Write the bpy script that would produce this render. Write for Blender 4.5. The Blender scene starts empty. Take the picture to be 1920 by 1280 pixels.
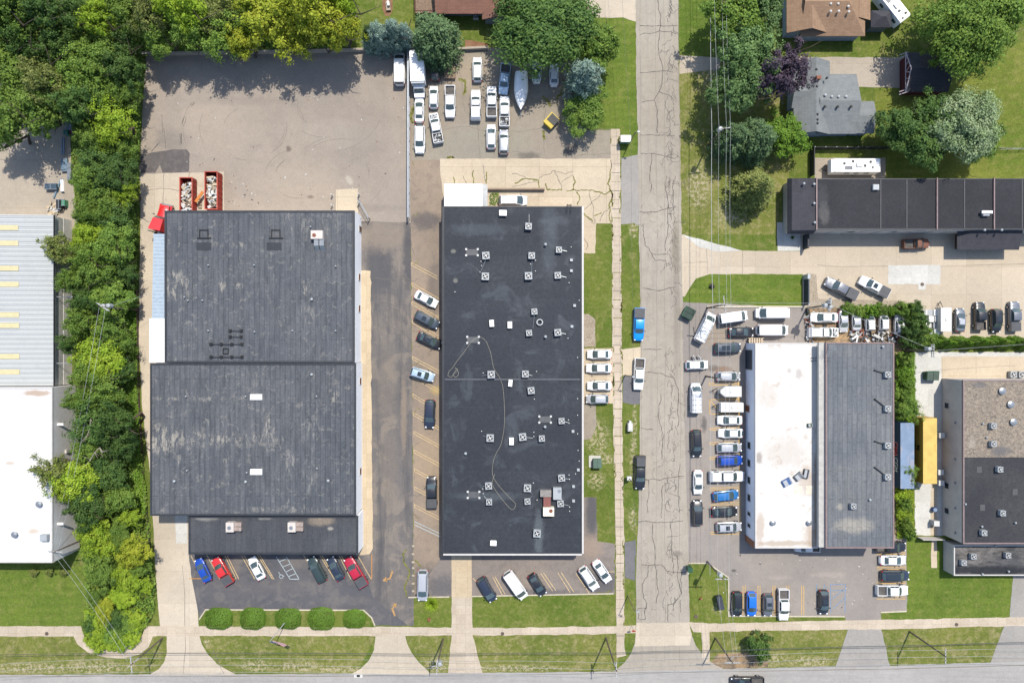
import bpy, bmesh, math, random
import numpy as np
from mathutils import Vector, Matrix
R = math.radians
PI = math.pi
scene = bpy.context.scene
C = scene.collection
# ---------------------------------------------------------------- camera, sky, sun, exposure
HC = 128.0                                   # drone height: 24 mm lens, 192 m of ground across the frame
cam_d = bpy.data.cameras.new('camera'); cam_d.lens = 24; cam_d.sensor_width = 36
cam_d.clip_start = 1; cam_d.clip_end = 4000
cam = bpy.data.objects.new('camera', cam_d); C.objects.link(cam); cam.location = (0, 0, HC)
scene.camera = cam
SUN_EL, SUN_DX, SUN_DY = R(61), 0.42, 0.91   # the sun stands to the upper right of the picture
az = math.atan2(SUN_DX, SUN_DY)
w = bpy.data.worlds.new('World'); scene.world = w; w.use_nodes = True
nt = w.node_tree; bg = nt.nodes['Background']
sky = nt.nodes.new('ShaderNodeTexSky'); sky.sky_type = 'NISHITA'; sky.sun_disc = False
sky.sun_elevation = SUN_EL; sky.sun_rotation = az
nt.links.new(sky.outputs[0], bg.inputs[0]); bg.inputs[1].default_value = 0.15
sl = bpy.data.lights.new('sun', 'SUN'); sl.energy = 3.8; sl.angle = R(0.5); sl.color = (1.0, 0.94, 0.84)
so = bpy.data.objects.new('sun', sl); C.objects.link(so); so.location = (40, 90, 150)
d = Vector((math.sin(az) * math.cos(SUN_EL), math.cos(az) * math.cos(SUN_EL), math.sin(SUN_EL)))
so.rotation_euler = d.to_track_quat('Z', 'Y').to_euler()
scene.view_settings.view_transform = 'Standard'; scene.view_settings.look = 'None'
scene.view_settings.exposure = 0.70; scene.view_settings.gamma = 1
scene.cycles.max_bounces = 6; scene.cycles.diffuse_bounces = 3; scene.cycles.transparent_max_bounces = 6
# ---------------------------------------------------------------- helpers
rnd = random.Random(7)
def P(px, py, z=0.0):
    """ground survey: where a point of the survey grid (0.1 m cells) at height z lies"""
    f = 0.1 * (1 - z / HC)
    return ((px - 960) * f, (640 - py) * f)
KX = 1.95
def lin(v):
    v /= 255.0
    return v / 12.92 if v <= 0.04045 else ((v + 0.055) / 1.055) ** 2.4
def A(r, g, b, k=KX):
    return (min(lin(r) / k, .85), min(lin(g) / k, .85), min(lin(b) / k, .85), 1)
class G:
    """small node-graph writer"""
    def __init__(s, name):
        s.m = bpy.data.materials.new(name); s.m.use_nodes = True
        s.t = s.m.node_tree; s.b = s.t.nodes['Principled BSDF']; s.pos = None
        s.L = s.t.links.new
    def n(s, typ, **kw):
        x = s.t.nodes.new(typ)
        for k, v in kw.items(): setattr(x, k, v)
        return x
    def P(s):
        if s.pos is None: s.pos = s.n('ShaderNodeNewGeometry').outputs['Position']
        return s.pos
    def map(s, scale=(1, 1, 1), rot=0, loc=(0, 0, 0), vec=None):
        x = s.n('ShaderNodeMapping'); s.L(vec or s.P(), x.inputs[0])
        x.inputs['Scale'].default_value = scale; x.inputs['Rotation'].default_value = (0, 0, rot); x.inputs['Location'].default_value = loc
        return x.outputs[0]
    def noise(s, scale, detail=4, rough=.6, vec=None, dist=0):
        x = s.n('ShaderNodeTexNoise'); s.L(vec or s.P(), x.inputs['Vector'])
        x.inputs['Scale'].default_value = scale; x.inputs['Detail'].default_value = detail
        x.inputs['Roughness'].default_value = rough; x.inputs['Distortion'].default_value = dist
        return x.outputs[0]
    def ramp(s, v, a, b, c0=0, c1=1):
        x = s.n('ShaderNodeMapRange'); x.interpolation_type = 'SMOOTHSTEP'; s.L(v, x.inputs[0])
        for i, q in enumerate((a, b, c0, c1)): x.inputs[i + 1].default_value = q
        return x.outputs[0]
    def math(s, op, a, b=0.0):
        x = s.n('ShaderNodeMath', operation=op)
        for i, q in enumerate((a, b)):
            if isinstance(q, (int, float)): x.inputs[i].default_value = q
            else: s.L(q, x.inputs[i])
        return x.outputs[0]
    def mix(s, f, a, b, mode='MIX'):
        x = s.n('ShaderNodeMix', data_type='RGBA', blend_type=mode)
        for i, q in ((0, f), (6, a), (7, b)):
            if isinstance(q, (int, float, tuple)): x.inputs[i].default_value = q
            else: s.L(q, x.inputs[i])
        return x.outputs[2]
    def spot(s, px, py, rx, ry, rot=0, soft=.5, wob=1.0, z=0, brk=None):
        """mask of one stain or painted shade streak centred on a survey point; radii in metres"""
        X, Y = P(px, py, z)
        v = s.n('ShaderNodeVectorMath', operation='SUBTRACT'); s.L(s.P(), v.inputs[0]); v.inputs[1].default_value = (X, Y, 0)
        m = s.n('ShaderNodeVectorRotate', rotation_type='Z_AXIS'); s.L(v.outputs[0], m.inputs['Vector']); m.inputs['Angle'].default_value = -rot
        q = s.n('ShaderNodeVectorMath', operation='MULTIPLY'); s.L(m.outputs[0], q.inputs[0]); q.inputs[1].default_value = (1 / rx, 1 / ry, 0)
        l = s.n('ShaderNodeVectorMath', operation='LENGTH'); s.L(q.outputs[0], l.inputs[0])
        n = s.math('MULTIPLY', s.math('SUBTRACT', s.noise(.9, 5, .65), .5), 1.6 * wob)
        o = s.ramp(s.math('ADD', l.outputs['Value'], n), 1 - soft, 1 + soft, 1, 0)
        return s.math('MULTIPLY', o, brk) if brk is not None else o
    def out(s, col, rough=.85, bump=None, bs=.3, spec=.3, metal=0, coat=0, dist=.05):
        if isinstance(col, tuple): s.b.inputs['Base Color'].default_value = col
        else: s.L(col, s.b.inputs['Base Color'])
        s.b.inputs['Roughness'].default_value = rough; s.b.inputs['Specular IOR Level'].default_value = spec
        s.b.inputs['Metallic'].default_value = metal; s.b.inputs['Coat Weight'].default_value = coat
        if bump is not None:
            x = s.n('ShaderNodeBump'); x.inputs['Strength'].default_value = bs; x.inputs['Distance'].default_value = dist
            s.L(bump, x.inputs['Height']); s.L(x.outputs[0], s.b.inputs['Normal'])
        return s.m
_M = {}
def plain(name, col, rough=.7, metal=0, var=.12, coat=0, spec=.4, scale=1.5):
    if name in _M: return _M[name]
    g = G(name)
    n = g.noise(scale, 4, .65)
    c = g.mix(g.ramp(n, .3, .7), tuple(x * (1 - var) for x in col[:3]) + (1,), tuple(min(1, x * (1 + var)) for x in col[:3]) + (1,))
    _M[name] = g.out(c, rough, None, metal=metal, coat=coat, spec=spec)
    return _M[name]
class MB:
    """collects boxes, prisms, tubes and grids; build() links them as ONE mesh object"""
    def __init__(s): s.v = []; s.f = []; s.m = []; s.cur = 0; s.X = None
    def mat(s, i): s.cur = i; return s
    def add(s, vs, fs):
        o = len(s.v)
        if s.X is not None: vs = [tuple(s.X @ Vector(p)) for p in vs]
        s.v += [tuple(p) for p in vs]; s.f += [tuple(i + o for i in f) for f in fs]; s.m += [s.cur] * len(fs)
        return s
    def box(s, cx, cy, z0, sx, sy, sz, rot=0):
        c, q = math.cos(rot), math.sin(rot); vs = []
        for z in (z0, z0 + sz):
            for x, y in ((-1, -1), (1, -1), (1, 1), (-1, 1)):
                a, b = x * sx / 2, y * sy / 2
                vs.append((cx + a * c - b * q, cy + a * q + b * c, z))
        return s.add(vs, [(3, 2, 1, 0), (4, 5, 6, 7), (0, 1, 5, 4), (1, 2, 6, 5), (2, 3, 7, 6), (3, 0, 4, 7)])
    def rbox(s, x0, x1, y0, y1, z0, z1):
        return s.box((x0 + x1) / 2, (y0 + y1) / 2, z0, x1 - x0, y1 - y0, z1 - z0)
    def prism(s, poly, z0, z1):
        n = len(poly); a = sum(poly[i][0] * poly[(i + 1) % n][1] - poly[(i + 1) % n][0] * poly[i][1] for i in range(n))
        if a < 0: poly = poly[::-1]
        vs = [(x, y, z0) for x, y in poly] + [(x, y, z1) for x, y in poly]
        return s.add(vs, [tuple(range(n, 2 * n)), tuple(range(n - 1, -1, -1))] + [(i, (i + 1) % n, n + (i + 1) % n, n + i) for i in range(n)])
    def flat(s, poly, z):
        n = len(poly); a = sum(poly[i][0] * poly[(i + 1) % n][1] - poly[(i + 1) % n][0] * poly[i][1] for i in range(n))
        if a < 0: poly = poly[::-1]
        return s.add([(x, y, z) for x, y in poly], [tuple(range(n))])
    def quad(s, a, b, c, d): return s.add([a, b, c, d], [(0, 1, 2, 3)])
    def tube(s, p0, p1, r0, r1=None, n=8, cap=True):
        r1 = r0 if r1 is None else r1
        p0, p1 = Vector(p0), Vector(p1); dz = (p1 - p0)
        if dz.length < 1e-6: return s
        dz.normalize(); t = dz.orthogonal().normalized(); b = dz.cross(t); vs = []
        for p, r in ((p0, r0), (p1, r1)):
            for i in range(n):
                a = 2 * PI * i / n; vs.append(p + t * math.cos(a) * r + b * math.sin(a) * r)
        fs = [(i, (i + 1) % n, n + (i + 1) % n, n + i) for i in range(n)]
        if cap: fs += [tuple(range(n - 1, -1, -1)), tuple(range(n, 2 * n))]
        return s.add(vs, fs)
    def path(s, pts, r, n=5):
        for a, b in zip(pts, pts[1:]): s.tube(a, b, r, n=n, cap=False)
        return s
    def ribbon(s, pts, wd, z):
        """flat strip along a polyline (x, y); wd width or list"""
        k = len(pts)
        if k < 2: return s
        vs = []
        for i in range(k):
            a = pts[max(i - 1, 0)]; b = pts[min(i + 1, k - 1)]
            dx, dy = b[0] - a[0], b[1] - a[1]; l = math.hypot(dx, dy) or 1
            h = (wd[i] if isinstance(wd, list) else wd) / 2
            nx, ny = -dy / l * h, dx / l * h
            vs += [(pts[i][0] + nx, pts[i][1] + ny, z), (pts[i][0] - nx, pts[i][1] - ny, z)]
        return s.add(vs, [(2 * i, 2 * i + 1, 2 * i + 3, 2 * i + 2) for i in range(k - 1)])
    def grid(s, rows):
        h, w_ = len(rows), len(rows[0])
        return s.add([p for r in rows for p in r], [(i * w_ + j, i * w_ + j + 1, (i + 1) * w_ + j + 1, (i + 1) * w_ + j) for i in range(h - 1) for j in range(w_ - 1)])
    def ball(s, c, rx, ry=None, rz=None, n=10, m=6):
        ry = ry or rx; rz = rz or rx
        rows = [[(c[0] + rx * math.sin(PI * i / m) * math.cos(2 * PI * j / n), c[1] + ry * math.sin(PI * i / m) * math.sin(2 * PI * j / n), c[2] - rz * math.cos(PI * i / m)) for j in range(n + 1)] for i in range(m + 1)]
        return s.grid(rows)
    def build(s, name, mats, parent=None, smooth=False, loc=None, rot=0):
        me = bpy.data.meshes.new(name); me.from_pydata(s.v, [], s.f)
        mats = mats if isinstance(mats, (list, tuple)) else [mats]
        for m in mats: me.materials.append(m)
        if len(mats) > 1: me.polygons.foreach_set('material_index', s.m)
        if smooth: me.shade_smooth()
        me.update()
        o = bpy.data.objects.new(name, me); C.objects.link(o); o.parent = parent
        if loc: o.location = loc
        if rot: o.rotation_euler = (0, 0, rot)
        return o
def tag(o, label=None, cat=None, group=None, kind=None):
    if label: o['label'] = label
    if cat: o['category'] = cat
    if group: o['group'] = group
    if kind: o['kind'] = kind
    return o
def thing(name, label, cat, loc=(0, 0, 0), rot=0, group=None):
    o = bpy.data.objects.new(name, None); C.objects.link(o); o.empty_display_size = .3
    o.location = loc; o.rotation_euler = (0, 0, rot)
    return tag(o, label, cat, group)
def copy_tree(o, parent=None):
    c = o.copy(); C.objects.link(c); c.parent = parent
    for ch in list(o.children): copy_tree(ch, c)
    return c
def struct(name, mb, mats, smooth=False): return tag(mb.build(name, mats, None, smooth), kind='structure')
def W(pts, z=0): return [P(a, b, z) for a, b in pts]
def frac(pts, amp=.12, depth=3, r=rnd):
    """fractal wander along a polyline"""
    for _ in range(depth):
        q = [pts[0]]
        for a, b in zip(pts, pts[1:]):
            l = math.hypot(b[0] - a[0], b[1] - a[1])
            q.append(((a[0] + b[0]) / 2 + r.gauss(0, 1) * amp * l, (a[1] + b[1]) / 2 + r.gauss(0, 1) * amp * l)); q.append(b)
        pts = q
    return pts
def rough_edge(pts, step=1.1, amp=.05):
    out = []
    for i, a in enumerate(pts):
        b = pts[(i + 1) % len(pts)]; l = math.hypot(b[0] - a[0], b[1] - a[1]); k = min(90, max(1, int(l / step))); out.append(a)
        for j in range(1, k): t = j / k; g = rnd.gauss(0, amp); out.append((a[0] + (b[0] - a[0]) * t - (b[1] - a[1]) / l * g, a[1] + (b[1] - a[1]) * t + (b[0] - a[0]) / l * g))
    return out
def crack(mb, pts, wd=.1, z=.03, amp=.1, depth=3, i=1):
    p = frac(W(pts), amp, depth)
    mb.mat(i).ribbon(p, [wd * rnd.uniform(.5, 1.3) for _ in p], z)
# ---------------------------------------------------------------- ground materials
def ground_mat(name, base, dark, light, big=.12, fine=6.0, streak=None, spots=(), brick=None, rough=.9, mottle=None, hi=1.0, bs=.25):
    g = G(name)
    n1 = g.noise(big, 5, .6); n2 = g.noise(fine, 3, .7); n3 = g.noise(big * 7, 6, .7)
    c = g.mix(g.ramp(n1, .35, .65), base, light)
    c = g.mix(g.math('MULTIPLY', g.ramp(n3, .42, .72), .55 * hi), c, dark)
    if mottle: c = g.mix(g.math('MULTIPLY', g.ramp(g.noise(mottle[1], 6, .65, dist=.6), .48, .6), mottle[2]), c, mottle[0])
    if streak:                                        # wear running along one axis
        v = g.map(scale=streak[1]); c = g.mix(g.math('MULTIPLY', g.ramp(g.noise(1.0, 6, .7, vec=v), .45, .7), streak[2]), c, streak[0])
    for sp in spots:
        col, kw = sp[0], sp[2] if len(sp) > 2 else {}
        c = g.mix(g.math('MULTIPLY', g.spot(*sp[1], **{k: v for k, v in kw.items() if k != 'a'}), kw.get('a', .8)), c, col)
    if brick:                                         # slab joints
        b = g.n('ShaderNodeTexBrick'); b.offset = 0 if len(brick) < 5 else brick[4]; b.squash = 1
        g.L(g.map(scale=(1, 1, 1), loc=brick[3] if len(brick) > 3 else (0, 0, 0)), b.inputs['Vector'])
        b.inputs['Scale'].default_value = 1; b.inputs['Mortar Size'].default_value = brick[2]; b.inputs['Mortar Smooth'].default_value = .3
        b.inputs['Brick Width'].default_value = brick[0]; b.inputs['Row Height'].default_value = brick[1]
        b.inputs['Color1'].default_value = (1, 1, 1, 1); b.inputs['Color2'].default_value = (.88, .88, .87, 1); b.inputs['Mortar'].default_value = (.45, .42, .38, 1)
        c = g.mix(1.0, c, b.outputs['Color'], 'MULTIPLY')
    c = g.mix(1.0, c, _grey(g, g.ramp(g.noise(.035, 4, .55), .3, .7, .93, 1.06)), 'MULTIPLY'); c = g.mix(1.0, c, _grey(g, g.ramp(g.noise(.7, 6, .8, dist=1.2), .3, .7, .95, 1.05)), 'MULTIPLY')
    gr = g.ramp(n2, .25, .75, .9, 1.09)
    c = g.mix(1.0, c, g.mix(0.0, (1, 1, 1, 1), (1, 1, 1, 1)) if False else _grey(g, gr), 'MULTIPLY')
    return g.out(c, rough, n2, bs, spec=.25)
def _grey(g, v):
    x = g.n('ShaderNodeCombineColor')
    for i in range(3): g.L(v, x.inputs[i])
    return x.outputs[0]
def lawn_mat(name, a, b, dry, dryamt=.5, stripe=None, worn=()):
    g = G(name)
    n1 = g.noise(.09, 5, .6); n2 = g.noise(.9, 5, .7); n3 = g.noise(7, 3, .7)
    c = g.mix(g.ramp(n1, .35, .65), a, b)
    c = g.mix(g.math('MULTIPLY', g.ramp(n2, .45, .72), dryamt), c, dry)
    c = g.mix(g.math('MULTIPLY', g.ramp(g.noise(.35, 5, .6, dist=.8), .52, .7), dryamt * .8), c, dry)
    if stripe:
        wv = g.n('ShaderNodeTexWave', bands_direction='X'); g.L(g.map(rot=stripe[1]), wv.inputs[0])
        wv.inputs['Scale'].default_value = stripe[0]; wv.inputs['Distortion'].default_value = .6; wv.inputs['Detail'].default_value = 1
        c = g.mix(g.math('MULTIPLY', wv.outputs[1], stripe[2]), c, tuple(x * .62 for x in a[:3]) + (1,))
    c = g.mix(g.math('MULTIPLY', g.ramp(g.noise(.22, 6, .7, dist=1), .5, .66), .45), c, tuple(x * .72 for x in a[:3]) + (1,))
    brk = g.ramp(g.noise(1.7, 5, .75), .47, .56)
    for w_ in worn: c = g.mix(g.spot(*w_, brk=brk, wob=.9), c, A(196, 184, 148))
    c = g.mix(1.0, c, _grey(g, g.ramp(n3, .2, .8, .62, 1.35)), 'MULTIPLY')
    c = g.mix(1.0, c, _grey(g, g.ramp(g.noise(2.2, 4, .7), .25, .75, .8, 1.2)), 'MULTIPLY')
    return g.out(c, .95, n3, .6, spec=.1, dist=.1)
GRASS = A(124, 137, 62); GRASS2 = A(100, 122, 48); DRY = A(168, 160, 104)
m_lawn = lawn_mat('lawn_grass', GRASS, GRASS2, DRY, .5, worn=[(1188, 430, .8, 1.6), (1187, 860, .6, 4), (1190, 800, .4, 5), (1120, 820, 2, 3), (1118, 900, 1.5, 1.5), (1186, 970, .7, 2), (1180, 288, 1.2, 1), (1346, 1140, 1, 1), (1130, 860, 2, 1)])
m_lush = lawn_mat('mown_lawn_grass', A(102, 128, 50), A(124, 143, 60), A(156, 156, 90), .5, (.2, R(90), .16))
m_verge = lawn_mat('verge_grass', A(118, 130, 60), A(138, 142, 72), A(180, 168, 122), .8, worn=[(60, 1252, 9, .9), (180, 1250, 5, 1.2), (480, 1247, 3, 1), (560, 1249, 4, 1), (640, 1255, 6, .6), (820, 1245, 2, 1.5), (960, 1252, 9, .6), (1420, 1236, 5, 1.5), (1520, 1240, 4, 1), (1372, 400, 3, 2), (1310, 350, 2, 4), (1330, 140, 2, 2), (388, 1205, .6, .8)])
m_dryg = lawn_mat('meadow_grass', A(138, 146, 66), A(112, 132, 52), A(165, 158, 95), .5, (.2, R(85), .25))
m_road = ground_mat('side_street_asphalt', A(190, 180, 164), A(170, 160, 146), A(196, 187, 172), .08, 5, (A(172, 165, 155), (1.2, .05, 1), .5),
    [(A(150, 140, 122), (1267, 470, .7, 5), dict(soft=.7)), (A(160, 152, 140), (1268, 600, .5, 12), dict(soft=.7, a=.7)), (A(120, 115, 110), (1270, 1037, 1.0, .5), dict(a=.6))])
m_main = ground_mat('main_road_asphalt', A(186, 182, 177), A(172, 168, 163), A(192, 188, 182), .08, 5, (A(172, 168, 165), (.04, 1.0, 1), .7))
m_lotn = ground_mat('north_lot_asphalt', A(176, 164, 152), A(158, 148, 137), A(186, 172, 156), .06, 4, None,
    [(A(150, 142, 134), (322, 262, 3.2, 1.6), dict(a=.4)), (A(150, 142, 134), (330, 262, 3.5, 2.2), dict(a=.5, wob=1.4)), (A(150, 140, 132), (440, 190, 9, .8), dict(a=.35)), (A(196, 184, 168), (640, 250, 9, 2.5), dict(a=.45)), (A(150, 140, 132), (700, 390, 5, .7), dict(a=.4)), (A(205, 196, 180), (655, 338, .5, .9), dict(rot=.6, a=.9, wob=.3)),
     (A(120, 108, 98), (541, 279, .5, .5), {}), (A(125, 112, 100), (582, 369, .6, .35), {}), (A(160, 148, 138), (700, 240, 4, 6), dict(a=.3)), (A(195, 180, 162), (400, 240, 6, 5), dict(a=.5)), (A(192, 178, 160), (560, 340, 6, 3), dict(a=.5))], hi=.6)
m_lane = ground_mat('lane_asphalt', A(124, 120, 118), A(102, 101, 104), A(138, 131, 125), .05, 4, (A(88, 89, 94), (.35, .03, 1), .8),
    [(A(96, 96, 100), (712, 500, 2.2, 6), dict(a=.8)), (A(164, 150, 135), (722, 440, 5, 3), dict(a=.7)), (A(90, 90, 95), (765, 480, .9, 7), dict(a=.8)), (A(152, 140, 126), (725, 730, 1.8, 7), dict(a=.35)), (A(150, 138, 125), (728, 870, 1.6, 6), dict(a=.35)), (A(170, 152, 132), (757, 780, .5, 7), dict(a=.6))], mottle=(A(162, 150, 137), .22, .65), hi=.9)  # long dark streak at the east edge is fence shadow painted into the asphalt
m_strip = ground_mat('stall_asphalt', A(164, 148, 132), A(132, 122, 113), A(178, 159, 139), .08, 4, None,
    [(A(110, 105, 104), (800, 415, 3, 1.6), {}), (A(112, 106, 104), (815, 540, 1.4, 5), dict(a=.6)), (A(186, 164, 136), (800, 860, 3, 5), dict(a=.5)), (A(112, 108, 106), (800, 1090, 3, 3), dict(a=.7)), (A(196, 172, 120), (818, 732, 1, .8), {})], hi=.8)
m_front = ground_mat('dark_front_lot_asphalt', A(104, 104, 109), A(88, 89, 95), A(114, 112, 114), .1, 4, None,
    [(A(150, 140, 128), (440, 1060, 1.0, 3), dict(rot=-.6, a=.5)), (A(136, 128, 122), (555, 1052, 2.5, 1.4), dict(a=.6)), (A(130, 124, 120), (660, 1125, 4, .8), dict(a=.4)), (A(128, 122, 120), (520, 1100, 9, 1.2), dict(a=.35))], mottle=(A(132, 127, 123), .4, .55), hi=.8)
m_upper = ground_mat('upper_lot_asphalt', A(172, 160, 144), A(150, 140, 128), A(178, 168, 150), .1, 4, None,
    [(A(118, 112, 104), (990, 292, 2, .7), {}), (A(112, 106, 100), (1070, 280, 1.6, .8), dict(rot=.6)), (A(150, 142, 124), (1030, 190, 3, 1.2), dict(a=.6)), (A(190, 172, 146), (880, 140, 3, 3), dict(a=.6)), (A(166, 162, 146), (900, 270, 8, 3), dict(a=.6))], hi=.9)
m_south = ground_mat('south_lot_asphalt', A(154, 144, 137), A(122, 117, 115), A(164, 152, 142), .09, 4, None,
    [(A(98, 98, 102), (1110, 960, 1.2, 5), dict(a=.9, wob=.3)), (A(104, 103, 106), (1130, 1090, 3, 2.4), dict(a=.8)), (A(112, 110, 112), (830, 1100, 3, 2), dict(a=.8)), (A(116, 112, 112), (1010, 1110, 7, .7), dict(a=.7)), (A(176, 156, 138), (1110, 1025, 2, 2), dict(a=.7))], hi=.8)
m_east = ground_mat('east_lot_asphalt', A(166, 158, 151), A(152, 145, 139), A(174, 165, 156), .07, 5, None,
    [(A(110, 105, 102), (1320, 795, .5, 1.4), dict(a=.8)), (A(96, 92, 92), (1376, 1069, .45, .25), dict(wob=.3)), (A(150, 120, 96), (1352, 692, 1.8, .5), dict(a=.7)), (A(178, 160, 134), (1350, 630, 3, 2), dict(a=.5)), (A(190, 178, 168), (1555, 1077, 3, .5), dict(a=.6)), (A(190, 178, 168), (1460, 1082, 2.4, .4), dict(a=.6)),
     (A(110, 105, 102), (1425, 1056, .2, .2), {}), (A(120, 115, 110), (1336, 690, 1.2, .6), dict(a=.6))], hi=.7)
m_dark = ground_mat('patch_asphalt', A(128, 127, 130), A(112, 111, 114), A(138, 136, 138), .3, 4, None, hi=.8)
m_dkp = ground_mat('fresh_dark_asphalt', A(112, 106, 105), A(98, 94, 95), A(120, 114, 112), .4, 4, mottle=(A(140, 132, 126), 1.2, .4))
m_light_as = ground_mat('worn_drive_asphalt', A(176, 172, 165), A(160, 156, 150), A(184, 178, 170), .2, 5, hi=.8)
CR, CR2, CR3 = A(226, 211, 190), A(206, 192, 172), A(234, 219, 196)
m_conc = ground_mat('drive_concrete', CR, CR2, CR3, .1, 4, None, brick=(6.5, 6, .012, (2, 1, 0)), hi=.6)
m_concg = ground_mat('grey_concrete', A(196, 184, 168), A(176, 165, 150), A(206, 192, 172), .1, 4, None, brick=(9, 9, .012, (3, 2, 0)), hi=.7)
m_cream = ground_mat('cream_concrete', A(228, 210, 183), A(211, 192, 166), A(234, 217, 190), .12, 4, None, brick=(6.3, 5.6, .02, (1.2, .9, 0)), hi=.5)
m_cream2 = ground_mat('yard_concrete', A(222, 207, 184), A(204, 190, 169), A(230, 213, 188), .1, 4, None, brick=(6.6, 5.2, .012, (.6, 1.6, 0)), hi=.5)
m_pale = ground_mat('new_concrete', A(232, 230, 222), A(216, 214, 206), A(238, 236, 228), .4, 3, hi=.6, brick=(3, 3, .006))
m_walk = ground_mat('sidewalk_concrete', A(222, 205, 182), A(200, 184, 162), A(230, 214, 192), .3, 4, None, brick=(1.75, 1.75, .012, (0, .4, 0)), hi=.7)
m_walkc = ground_mat('tan_walk_concrete', A(228, 206, 172), A(212, 192, 160), A(234, 213, 180), .3, 4, brick=(2.1, 2.1, .01), hi=.4)
m_gravel = ground_mat('stone_gravel', A(196, 180, 158), A(140, 128, 112), A(212, 198, 176), .8, 3, mottle=(A(120, 110, 98), 5, .6), bs=.8)
m_dirt = ground_mat('yard_dirt', A(150, 132, 110), A(110, 98, 84), A(196, 165, 126), .3, 3, mottle=(A(96, 88, 78), .8, .6))
m_mulch = ground_mat('mulch', A(150, 110, 84), A(110, 80, 62), A(170, 130, 100), .8, 5)
m_crack = plain('crack_sealant', A(106, 101, 96), .8, var=.3, scale=.6)
m_crackl = plain('pale_crack', A(138, 130, 118), .9, var=.15)  # paler tone for fine cracks and slab joints
m_weed = plain('crack_weeds', A(128, 128, 62), .9, var=.5, scale=2)
m_tyre = plain('tyre_marks', A(128, 120, 113), .85, var=.15)
m_yel = plain('yellow_line_paint', A(246, 196, 88), .7, var=.22, scale=3)
m_yeld = plain('faded_yellow_paint', A(238, 208, 152), .8, var=.25, scale=3)
m_org = plain('orange_line_paint', A(216, 150, 70), .8, var=.3, scale=3)
m_wht = plain('white_line_paint', A(196, 210, 212), .8, var=.25, scale=3)
m_blu = plain('blue_line_paint', A(120, 160, 200), .8, var=.3, scale=3)
m_kerb = ground_mat('kerb_concrete', A(226, 216, 192), A(190, 180, 158), A(234, 224, 200), .5, 4)
# ---------------------------------------------------------------- ground sheets, each 5 mm above the one below
def sheet(name, mat, pts, lv, extra=()):
    mb = MB(); mb.flat(rough_edge(W(pts)), lv * .005)
    return mb, (lambda: struct(name, mb, [mat] + list(extra)))
def area(name, mat, pts, lv): m, f = sheet(name, mat, pts, lv); return f()
mb = MB(); mb.flat([(-1800, -1800), (1800, -1800), (1800, 1800), (-1800, 1800)], 0); struct('ground', mb, m_lawn)
area('lawn', m_lush, [(-60, 1060), (160, 1060), (190, 1176), (-60, 1176)], 1)
area('lawn', m_lush, [(1670, 1010), (1770, 1008), (1900, 1075), (1895, 1157), (1668, 1160)], 1)
area('lawn', m_dryg, [(1640, 140), (2100, 40), (2100, 345), (1640, 345)], 1)
area('lawn', m_lush, [(1280, 510), (1510, 510), (1510, 578), (1275, 578)], 1)
area('lawn', m_lush, [(1120, 30), (1200, 30), (1200, 300), (1140, 300)], 1)
area('lawn', m_lush, [(1274, -100), (1345, -100), (1345, 110), (1274, 110)], 1)
for nm, q in (('verge', [(-60, 1190), (320, 1190), (320, 1266), (-60, 1266)]), ('verge', [(372, 1190), (705, 1190), (668, 1264), (420, 1264)]), ('verge', [(760, 1190), (850, 1190), (850, 1262), (800, 1262)]),
              ('verge', [(885, 1188), (1160, 1186), (1160, 1260), (895, 1262)]), ('verge', [(1320, 1182), (1592, 1180), (1570, 1250), (1330, 1254)]), ('verge', [(1650, 1178), (1890, 1172), (1862, 1246), (1665, 1248)]), ('verge', [(1272, 105), (1500, 110), (1470, 440), (1278, 440)])):
    area(nm, m_verge, q, 1)
# paving
area('yard_paving', m_concg, [(-80, 150), (128, 150), (135, 330), (150, 430), (-80, 430)], 2)
mb, fin = sheet('parking_lot', m_lotn, [(274, 104), (768, 97), (771, 425), (264, 425), (262, 325), (266, 230)], 2, [m_crack, m_tyre])
for k in range(26):                                  # tyre arcs
    cx, cy = rnd.choice([(560, 330), (640, 330), (470, 240), (380, 300), (610, 200)]); r0 = rnd.uniform(40, 130); a0 = rnd.uniform(0, 6.3); sp = rnd.uniform(.3, 1.2)
    pts = [(cx + r0 * math.cos(a0 + sp * i / 14), cy + r0 * .8 * math.sin(a0 + sp * i / 14)) for i in range(15)]
    if all(290 < x < 755 and 180 < y < 390 for x, y in pts): mb.mat(2).ribbon(W(pts), .05, .0125 + k * .0004)
for (a, b) in (((337, 250), (337, 272)), ((340, 250), (340, 270)), ((341, 235), (346, 218)), ((344, 237), (349, 219)), ((357, 198), (363, 191)), ((359, 200), (365, 192)), ((307, 240), (311, 280)), ((303, 215), (305, 250)), ((290, 278), (300, 266)), ((284, 284), (296, 270))):
    mb.mat(2 if rnd.random() < .5 else 1).ribbon(frac(W([a, b]), .03, 3), [rnd.uniform(.05, .17) for _ in range(9)], .0128)
fin()
area('asphalt_patch', m_dkp, [(263, 293), (285, 286), (325, 280), (350, 280), (356, 288), (354, 322), (345, 323), (305, 324), (300, 309), (291, 324), (264, 325)], 3)
C1 = [(264, 326), (420, 322), (420, 402), (330, 402), (330, 960), (354, 965), (354, 1040), (358, 1075), (371, 1145), (374, 1191), (379, 1208), (390, 1226), (407, 1244), (428, 1256), (444, 1264), (280, 1264), (298, 1253), (308, 1240), (313, 1222), (313, 1192), (300, 1173), (291, 1060), (283, 900), (268, 780), (260, 640), (263, 440)]
mb, fin = sheet('driveway', m_conc, C1, 4, [m_crackl, m_crack])
for q in ([(308, 322), (303, 400)], [(355, 322), (350, 400)], [(270, 358), (302, 353), (337, 358), (345, 356)], [(400, 1215), (420, 1262)], [(342, 1060), (344, 1262)]): crack(mb, q, .09, .0245, .03, 3, 1)
fin()
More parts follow.
